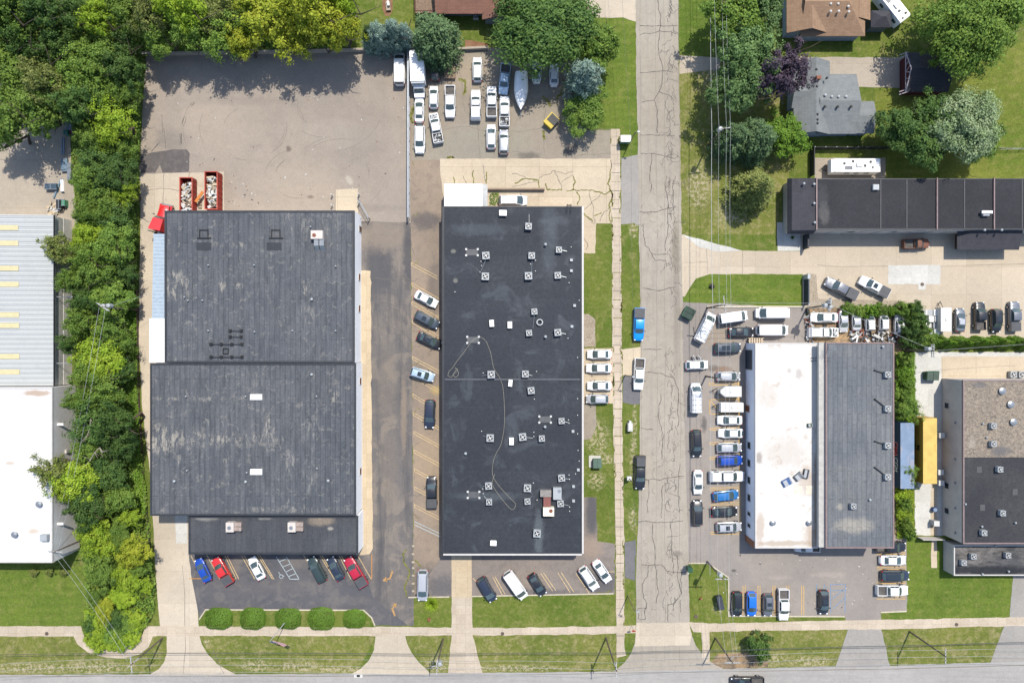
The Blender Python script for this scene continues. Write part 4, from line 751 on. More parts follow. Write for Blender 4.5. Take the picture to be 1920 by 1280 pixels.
m.rbox(a[0], a[1], a[2] - .06, a[2] + .06, 1.9, 2.0); m.rbox(a[0] - .06, a[0] + .06, a[2] + .06, a[3], 1.9, 2.0); m.build('railing', m_maroon, dk)
gz = thing('hip_roof_shed', 'small shed with charcoal hip roof beside the tan house', 'shed'); gable(gz, *rectz(1633, 1671, 20, 52, 2.6), 2.6, 3.6, 'x', m_shd, m_sidg, .3, 1.5, 1.5)
ga = thing('garage', 'dark-roofed garage with maroon front and pale exposed truss', 'garage')
x0, x1, y0, y1 = rectz(1700, 1779, 98, 172, 3); rG = gable(ga, x0, x1, y0, y1, 2.9, 4.6, 'x', m_shd, m_maroon, .4); yc = (y0 + y1) / 2; m = MB()
for s_ in (-1, 1):
    m.tube((x0 - .15, yc, 4.7), (x0 - .15, yc + s_ * (y1 - y0) / 2, 2.95), .09)
    for k in range(3): m.tube((x0 - .15, yc + s_ * k * 1.1, 2.95), (x0 - .15, yc + s_ * (k + .6) * 1.1, 4.5 - k * .45), .07)
    for k in range(2): m.tube((x0 - 1.3, yc + s_ * (y1 - y0) / 2 - s_ * k * .5 - .5, 2.85), (x0 + .3, yc + s_ * (y1 - y0) / 2 - s_ * k * .5, 2.95), .08)
m.tube((x0 - .15, y0, 2.95), (x0 - .15, y1, 2.95), .09); m.build('truss', m_pink, ga)
# dock shelter and ramp walls behind the centre block
ds = thing('dock_shelter', 'bright white roofed loading shelter north of the black roof', 'shelter')
x0, x1, y0, y1 = rectz(833, 904, 345, 387, 4.2); y0 = Rc[3] + .05
m = MB(); m.rbox(x0, x1, y0, y1, 4.0, 4.2); m.build('roof', m_white, ds); m = MB(); m.rbox(x0 + .1, x1 - .1, y0 + .1, y1 - .1, 0, 4.0); m.build('wall', m_wallw, ds)
m = MB(); 
for k in range(6): m.rbox(x1 + k * .16, x1 + k * .16 + .13, y0, y1, 3.9 - k * .12, 4.15 - k * .12)
m.build('awning', m_steel, ds)
rw1 = MB(); xa, ya = P(915, 356); xb, _ = P(1021, 356); rw1.rbox(xa, xb, ya - .15, ya + .15, 0, .9); tag(rw1.build('retaining_wall', m_wallb), 'low tan retaining wall along the dock ramp', 'wall')
for nm, pts, hh, lab in (('retaining_wall', [(268, 103), (300, 103), (420, 101), (600, 98), (768, 93)], .9, 'long pale concrete wall along the north edge of the big lot'), ('retaining_wall', [(768, 93), (850, 95), (915, 92)], .9, 'short concrete wall behind the fenced white vehicles')):
    m = MB(); q = W(pts)
    for a, b in zip(q, q[1:]): m.box((a[0] + b[0]) / 2, (a[1] + b[1]) / 2, 0, math.hypot(b[0] - a[0], b[1] - a[1]), .4, hh, math.atan2(b[1] - a[1], b[0] - a[0]))
    tag(m.build(nm, m_concg), lab, 'wall')
# west boundary fence
m_fence = plain('brown_fence', A(96, 82, 70), .8); fe = thing('boundary_fence', 'brown fence between the tree belt and the warehouse drive', 'fence')
q = W([(259, 545), (261, 720), (265, 800), (271, 900), (277, 960), (283, 1030)]); m = MB(); p2_ = MB()
for a, b in zip(q, q[1:]):
    l = math.hypot(b[0] - a[0], b[1] - a[1]); an = math.atan2(b[1] - a[1], b[0] - a[0]); m.box((a[0] + b[0]) / 2, (a[1] + b[1]) / 2, .05, l, .08, .55, an)
    k = int(l / 2.4)
    for i in range(k): t = i / k; p2_.box(a[0] + (b[0] - a[0]) * t, a[1] + (b[1] - a[1]) * t, 0, .14, .14, .75)
m.build('fence_panel', m_fence, fe); p2_.build('fence_posts', m_wood, fe)
# chain-link fence between the lots
cf = thing('chain_link_fence', 'tall galvanised chain-link fence between big lot and white vehicles', 'fence')
m = MB(); p2_ = MB(); a = P(768, 96); b = P(769, 411); L_ = a[1] - b[1]
for k in range(14): y = a[1] - L_ * k / 13; p2_.tube((a[0], y, 0), (a[0], y, 2.15), .06, n=6)
m.rbox(a[0] - .16, a[0] + .16, b[1], a[1], 1.98, 2.08); m.rbox(a[0] - .05, a[0] + .05, b[1], a[1], .1, .2)
wv = MB()
for k in range(int(L_ / .3)): y = b[1] + k * .3; wv.add([(a[0], y, .2), (a[0], y + .02, .2), (a[0], y + 1.82, 2.0), (a[0], y + 1.80, 2.0)], [(0, 1, 2, 3)]); wv.add([(a[0] + .01, y + 1.8, .2), (a[0] + .01, y + 1.82, .2), (a[0] + .01, y + .02, 2.0), (a[0] + .01, y, 2.0)], [(0, 1, 2, 3)])
m.build('rail', m_steel, cf); p2_.build('fence_posts', m_steel, cf); wv.build('wire_mesh', m_steel, cf)
# ---------------------------------------------------------------- vehicles
def paint(name, col, metal=0.0, rough=.32, coat=.6):
    g = G('car_paint_' + name); n = g.noise(3, 3, .6)
    c = g.mix(g.ramp(n, .3, .7), col, tuple(min(.8, x * 1.06) for x in col[:3]) + (1,))
    return g.out(c, rough, None, metal=metal, coat=coat, spec=.5)
PA = {'white': paint('white', (.58, .58, .575, 1)), 'silver': paint('silver', (.38, .39, .41, 1), .3), 'grey': paint('grey', (.13, .14, .16, 1), .35), 'black': paint('black', (.012, .013, .016, 1)),
      'navy': paint('navy', (.016, .022, .04, 1)), 'green': paint('dark_green', (.022, .036, .036, 1)), 'slate': paint('slate', (.05, .065, .085, 1), .2), 'blue': paint('blue', (.01, .12, .5, 1), .1), 'sky': paint('sky_blue', (.0, .2, .62, 1), .1), 'pale': paint('pale_blue', (.36, .46, .54, 1), .3),
      'red': paint('red', (.45, .02, .02, 1)), 'crimson': paint('crimson', (.32, .01, .03, 1)), 'deep': paint('deep_blue', (.008, .05, .3, 1), .1), 'rust': paint('rusty', (.13, .05, .03, 1), 0, .7, 0), 'midblue': paint('mid_blue', (.02, .13, .34, 1), .2)}
m_cg = G('car_glass').out((.045, .066, .068, 1), .08, spec=.9)
m_cgl = G('car_glass_pale').out((.16, .22, .22, 1), .1, spec=.7)
m_tire = plain('tyre_rubber', (.02, .02, .02, 1), .85); m_rim = plain('alloy_rim', (.4, .4, .42, 1), .35, .7)
m_trim = plain('black_trim', (.018, .018, .02, 1), .5); m_hl = plain('headlamp_glass', (.6, .62, .64, 1), .15, spec=.7); m_tl = plain('tail_lamp_red', (.4, .01, .015, 1), .25)
m_bed = plain('bed_liner', (.07, .065, .06, 1), .85, var=.3); m_ton = plain('tonneau_vinyl', (.055, .057, .062, 1), .6); m_roofg = G('sunroof_glass').out((.02, .028, .035, 1), .08, spec=.7)
m_grille = m_trim
def body_loft(L, Wd, st, smooth_n=1):
    """st: rows (x, halfwidth factor, shoulder height); returns grid rows of cross-sections"""
    rows = []
    for x, wf, zt in st:
        hw = Wd / 2 * wf; zb = .24; sec = [(0.0, zb), (.9, zb), (1.0, .42), (1.0, zt * .72), (.955, zt - .05), (.86, zt), (.55, zt + .035), (0, zt + .05)]
        pts = [(x, -hw * a, z) for a, z in sec] + [(x, hw * a, z) for a, z in sec[::-1][1:]]
        rows.append(pts)
    return rows
def make_car(kind):
    SP = dict(
        sedan=dict(L=4.75, W=1.84, H=1.44, hood=.88, deck=1.02, belt=.98, xfb=1.2, xft=.28, xrt=-.95, xrb=-1.72, wr=.555),
        hatch=dict(L=4.35, W=1.80, H=1.50, hood=.92, deck=1.0, belt=1.0, xfb=1.18, xft=.33, xrt=-1.42, xrb=-2.0, wr=.57),
        suv=dict(L=4.75, W=1.90, H=1.72, hood=1.05, deck=1.05, belt=1.1, xfb=1.2, xft=.42, xrt=-1.85, xrb=-2.22, wr=.6),
        van=dict(L=5.75, W=2.02, H=2.1, hood=1.18, deck=1.2, belt=1.3, xfb=2.1, xft=1.25, xrt=-2.65, xrb=-2.8, wr=.7),
        minivan=dict(L=5.1, W=1.98, H=1.76, hood=1.0, deck=1.1, belt=1.08, xfb=1.65, xft=.62, xrt=-2.1, xrb=-2.42, wr=.62),
        pickup=dict(L=5.85, W=1.98, H=1.86, hood=1.14, deck=1.12, belt=1.22, xfb=1.45, xft=.72, xrt=-.75, xrb=-.98, wr=.6),
        xpickup=dict(L=5.85, W=1.98, H=1.82, hood=1.12, deck=1.1, belt=1.2, xfb=1.32, xft=.62, xrt=-.28, xrb=-.46, wr=.6))[kind]
    L, Wd, H, hood, deck, belt = (SP[k] for k in ('L', 'W', 'H', 'hood', 'deck', 'belt')); h2 = L / 2
    xfb, xft, xrt, xrb, wr = (SP[k] for k in ('xfb', 'xft', 'xrt', 'xrb', 'wr')); pk = 'pickup' in kind
    root = bpy.data.objects.new('parked_car' if not pk and kind not in ('van', 'minivan') else ('pickup_truck' if pk else 'parked_van'), None); C.objects.link(root)
    base = .9 if not pk else .93
    if pk:
        bz = .86; st = [(-h2, .86, .7), (-h2 + .06, .92, bz - .04), (-h2 + .3, .95, bz), (xrb - .1, .96, bz), (xrb - .02, .97, belt), (0, .98, belt), (xfb - .1, .98, belt), (xfb + .15, .97, hood), (h2 - .8, .94, hood - .04), (h2 - .3, .88, hood - .1), (h2 - .08, .8, hood - .22), (h2, .7, .6)]
    else:
        st = [(-h2, .62, .6), (-h2 + .07, .76, deck - .22), (-h2 + .22, .87, deck - .05), (-h2 + .6, .95, deck), (xrb + .1, .97, (deck + belt) / 2), (0, 1.0, belt), (xfb - .15, 1.0, belt), (xfb + .2, .98, hood + .02), (h2 - .75, .94, hood - .05), (h2 - .32, .85, hood - .12), (h2 - .1, .72, hood - .25), (h2, .55, .55)]
    m = MB(); rows = body_loft(L, Wd, st); m.grid(rows)
    for r_, rev in ((rows[0], False), (rows[-1], True)): m.add(r_, [tuple(range(len(r_)))[::(-1 if rev else 1)]])
    wb, wt = Wd / 2 * .87, Wd / 2 * wr * 1.22; bow, bowt = .16, .07
    zb = belt - .02
    F = lambda f, t: (xfb + bow * (1 - f * f) + (xft + bowt * (1 - f * f) - xfb - bow * (1 - f * f)) * t, f * (wb + (wt - wb) * t), zb + (H - .06 - zb) * t)
    B = lambda f, t: (xrb - .1 * (1 - f * f) + (xrt - .04 * (1 - f * f) - xrb + .1 * (1 - f * f)) * t, f * (wb + (wt - wb) * t), zb + (H - .06 - zb) * t)
    S = lambda s, t, sg: ((xrb + (xrt - xrb) * t) * (1 - s) + (xfb + (xft - xfb) * t) * s, sg * (wb + (wt - wb) * t), zb + (H - .06 - zb) * t)
    fr = [-1, -.5, 0, .5, 1]
    m.grid([[F(f, t) for f in fr] for t in (0, 1)]); m.grid([[B(f, t) for f in fr[::-1]] for t in (0, 1)])
    for sg in (-1, 1): m.grid([[S(s if sg < 0 else 1 - s, t, sg) for s in (0, .5, 1)] for t in (0, 1)])
    rf = []
    for s in (0, .12, .5, .88, 1):
        rf.append([(lambda a, b: (a[0] * (1 - s) + b[0] * s, a[1] * (1 - s) + b[1] * s, a[2] + .06 * (1 - f * f) * (.4 if s in (0, 1) else 1) + (.0 if s in (0, 1) else .02)))(B(f, 1), F(f, 1)) for f in fr])
    m.grid([r_[::-1] for r_ in rf])
    if pk:                                            # box walls round an open bed
        x0, x1 = -h2 + .02, xrb - .14; zt = 1.3; hw = Wd / 2 * .955
        for sg in (-1, 1): m.rbox(x0 + .1, x1, min(sg * hw, sg * (hw - .1)), max(sg * hw, sg * (hw - .1)), .84, zt)
        m.rbox(x0, x0 + .1, -hw, hw, .8, zt - .02); m.rbox(x1 - .06, x1, -hw + .1, hw - .1, .84, zt)
    b = m.build('body', PA['white'], root, True); b.data.set_sharp_from_angle(angle=R(38)); b.material_slots[0].link = 'OBJECT'; b.material_slots[0].material = PA['white']
    def glass(fn, n_, us, ts, nm, flip=False):
        q = MB(); g_ = [[fn(u, t) for u in us] for t in ts]; g_ = [r_[::-1] for r_ in g_] if flip else g_
        a, b_, c = (Vector(g_[0][0]), Vector(g_[0][-1]), Vector(g_[-1][0])); nn = (b_ - a).cross(c - a).normalized() * .012
        q.grid([[tuple(Vector(p) + nn) for p in r_] for r_ in g_]); return q.build(nm, m_cg, root, True)
    glass(F, 0, [-.9, -.45, 0, .45, .9], (.02, .96), 'windshield')
    tr = .9
    glass(lambda u, t: B(-u, t), 0, [-.84, -.4, 0, .4, .84], (.1, .9), 'rear_window')
    for sg in (-1, 1):
        q = MB(); segs = ((.08, .50), (.53, .9)) if kind != 'van' else ((.74, .95),)
        if kind in ('suv', 'minivan'): segs = ((.05, .3), (.33, .6), (.63, .92))
        for s0, s1 in segs:
            g_ = [[S(s, t, sg) for s in (s0, s1)] for t in (.12, .9)]; off = Vector((0, sg * .012, .004)); q.grid([[tuple(Vector(p) + off) for p in r_[::-sg]] for r_ in g_])
        q.build('side_window', m_cg, root)
    wx = h2 - .95; wz = .34 if kind in ('sedan', 'hatch') else .38
    for sx in (-1, 1):
        for sg in (-1, 1):
            X = wx * sx - (.15 if pk and sx > 0 else 0); q = MB(); q.tube((X, sg * (Wd / 2 - .2), wz), (X, sg * (Wd / 2 + .015), wz), wz, n=16); wh = q.build('wheel', m_tire, root)
            q = MB(); q.tube((X, sg * (Wd / 2), wz), (X, sg * (Wd / 2 + .025), wz), wz * .62, wz * .55, n=12); q.build('rim', m_rim, wh)
    for sg in (-1, 1):
        q = MB(); q.X = Matrix.Translation((h2 - .18, sg * Wd / 2 * .66, hood - .2)) @ Matrix.Rotation(-sg * R(28), 4, 'Z'); q.ball((0, 0, 0), .16, .19, .09, 8, 5); q.build('headlight', m_hl, root, True)
        q = MB(); q.X = Matrix.Translation((-h2 + .12, sg * Wd / 2 * .78, (deck if not pk else 1.0) - .14)) @ Matrix.Rotation(sg * R(25), 4, 'Z'); q.ball((0, 0, 0), .1, .16, .11, 8, 5); q.build('taillight', m_tl, root, True)
        q = MB(); q.box(xfb - .28, sg * (Wd / 2 + .1), belt + .0, .16, .2, .13); q.box(xfb - .22, sg * (Wd / 2 - .02), belt - .02, .07, .12, .06); q.build('mirror', m_trim, root)
    q = MB(); q.box(h2 - .03, 0, .42, .1, Wd * .5, .2); q.build('grille', m_grille, root)
    if kind in ('suv', 'minivan'):
        for sg in (-1, 1): q = MB(); q.tube((xrt + .15, sg * wt * .9, H + .01), (xft - .1, sg * wt * .9, H + .01), .025, n=6); q.build('roof_rail', m_trim, root)
    if pk:
        q = MB(); q.rbox(-h2 + .12, xrb - .2, -Wd / 2 * .955 + .1, Wd / 2 * .955 - .1, .91, .94); q.build('bed_floor', m_bed, root)
    root['_s'] = kind
    return root, SP
CARS = {}
def children_named(o, n): return [c for c in o.children if c.name.split('.')[0] == n]
GR = {}
def car(kind, px, py, hd, col, label, cat=None, group=None, opt='', sc=1.0, Lpx=None):
    if kind not in CARS:
        root, S_ = make_car(kind); CARS[kind] = (root, S_); o = root; first = True
        CARS[kind] = (copy_tree(root), S_); CARS[kind][0].location = (0, 0, -500)      # pattern, removed at the end
    else: o = copy_tree(CARS[kind][0])
    S_ = CARS[kind][1]; X, Y = P(px, py, .9); o.location = (X, Y, .03); o.rotation_euler = (0, 0, R(hd))
    k = (Lpx * .1 * (1 - .9 / HC) / S_['L']) if Lpx else 1.0
    o.scale = (k, 1 + (k - 1) * .4, 1) if Lpx else (1, 1, 1)
    tag(o, label, cat or {'pickup': 'pickup truck', 'xpickup': 'pickup truck', 'van': 'van', 'minivan': 'minivan'}.get(kind, 'car'), group)
    b = children_named(o, 'body')[0]; b.material_slots[0].material = PA[col]
    L, Wd, H = S_['L'], S_['W'], S_['H']; h2 = L / 2; hw = Wd / 2 * .955
    if 'ton' in opt and 'pickup' in kind: q = MB(); q.rbox(-h2 + .1, S_['xrb'] - .16, -hw + .02, hw - .02, 1.29, 1.34); q.rbox(-h2 + .4, S_['xrb'] - .3, -hw + .1, hw - .1, 1.34, 1.352); q.build('tonneau_cover', m_ton, o)
    if 'cap' in opt:
        q = MB(); x0, x1 = -h2 + .08, S_['xrb'] - .16; a = [(x0, -hw, 1.3), (x1, -hw, 1.3), (x1, hw, 1.3), (x0, hw, 1.3)]; t = [(x0 + .25, -hw + .2, 1.85), (x1 - .03, -hw + .2, 1.85), (x1 - .03, hw - .2, 1.85), (x0 + .25, hw - .2, 1.85)]
        q.add(a + t, [(4, 5, 6, 7), (0, 1, 5, 4), (1, 2, 6, 5), (2, 3, 7, 6), (3, 0, 4, 7)]); c_ = q.build('truck_cap', PA['slate' if 'gcap' in opt else col] if 'gcap' not in opt else m_ton, o)
        for sg in (-1, 1): w_ = MB(); w_.add([(x0 + .5, sg * (hw - .03), 1.4), (x1 - .4, sg * (hw - .03), 1.4), (x1 - .4, sg * (hw - .15), 1.72), (x0 + .5, sg * (hw - .15), 1.72)], [(0, 1, 2, 3)]); w_.build('side_window', m_cg, c_)
    if 'junk' in opt:
        q = MB(); r_ = random.Random(int(px)); q.mat(0)
        for k_ in range(26):
            q.mat(k_ % 3); q.X = Matrix.Translation((r_.uniform(-h2 + .4, S_['xrb'] - .5), r_.uniform(-.65, .65), r_.uniform(1.0, 1.3))) @ Matrix.Rotation(r_.uniform(0, 3), 4, 'Z') @ Matrix.Rotation(r_.uniform(-.5, .5), 4, 'X'); q.box(0, 0, 0, r_.uniform(.2, 1.0), r_.uniform(.06, .25), r_.uniform(.04, .12))
        tag(q.build('scrap_load', [m_steel, m_blackp, m_whitem]), 'jumble of scrap metal in the bed of ' + label.split(' with')[0][:46], 'scrap', 'loads of scrap'); s_ = bpy.data.objects['scrap_load'] if False else None
        ob = C.objects[-1]; ob.matrix_world = Matrix.LocRotScale(o.location, o.rotation_euler, Vector((1, 1, 1)))
    if 'sun' in opt: q = MB(); a = (S_['xft'] + S_['xrt']) / 2; q.box(a + .25, 0, H + .012, .75 if 'pan' not in opt else 1.5, .85, .02); q.build('sunroof', m_roofg, o)
    if 'broof' in opt: q = MB(); q.box((S_['xft'] + S_['xrt']) / 2, 0, H + .008, (S_['xft'] - S_['xrt']) * .86, Wd * .5, .02); q.build('roof_panel', m_roofg, o)
    if 'sroof' in opt: q = MB(); q.box((S_['xft'] + S_['xrt']) / 2, 0, H + .008, (S_['xft'] - S_['xrt']) * .86, Wd * .5, .02); q.build('roof_panel', PA['silver'], o)
    if 'rack' in opt:
        q = MB()
        for k_ in range(4): X_ = S_['xft'] - .5 - k_ * .95; q.tube((X_, -.8, H + .15), (X_, .8, H + .15), .035, n=5); q.tube((X_, -.8, H - .05), (X_, -.8, H + .15), .03, n=5); q.tube((X_, .8, H - .05), (X_, .8, H + .15), .03, n=5)
        for sg in (-1, 1): q.tube((S_['xft'] - .4, sg * .7, H + .17), (S_['xft'] - 3.6, sg * .7, H + .17), .03, n=5)
        q.build('ladder_rack', m_steel, o)
    if 'engine' in opt:
        q = MB(); r_ = random.Random(int(px) + 3)
        q.mat(0).box((h2 + S_['xfb']) / 2 - .02, 0, S_['hood'] + .03, h2 - S_['xfb'] - .75, Wd * .7, .04)
        for k_ in range(16): q.mat(1 + k_ % 2); q.box(r_.uniform(S_['xfb'] + .4, h2 - .5), r_.uniform(-.55, .55), S_['hood'] + .06, r_.uniform(.1, .45), r_.uniform(.08, .35), r_.uniform(.04, .14), r_.uniform(0, 3))
        q.build('open_engine_bay', [m_blackp, m_steel, m_whitem], o)
    if 'doors' in opt:
        for x_ in (.75, -.25): q = MB(); q.X = Matrix.Translation((x_, Wd / 2, 0)) @ Matrix.Rotation(R(-62 + 180), 4, 'Z'); q.box(.5, 0, .35, 1.0, .1, .65); q.box(.45, 0, 1.0, .75, .06, .32); q.build('open_door', PA[col], o)
    if 'bumper' in opt: q = MB(); q.box(-h2 - .1, 0, .5, .2, Wd * .85, .2); q.build('bumper', m_steel, o)
    if 'reartop' in opt: q = MB(); q.box(-h2 + .33, 0, S_['deck'] + .052, .3, Wd * .5, .01); q.build('trunk_lid', m_cg, o)
    return o
gN = 'white vehicles parked in the fenced upper lot'; gL = 'cars in the angled stalls of the lane'; gF = 'cars facing the front office'; gS = 'cars in the south stalls'; gC = 'silver cars on the concrete stalls'; gE = 'vehicles nosed up to the white shop wall'; gY = 'cars dumped in the weedy yard'; gV = 'vehicles north of the white shop'; gB = 'vehicles backed to the south kerb'; gR = 'vehicles in the east end stalls'; gM = 'cars down the middle of the east lot'; gD = 'vehicles on the pale concrete drive'; gT = 'vehicles along the side street'
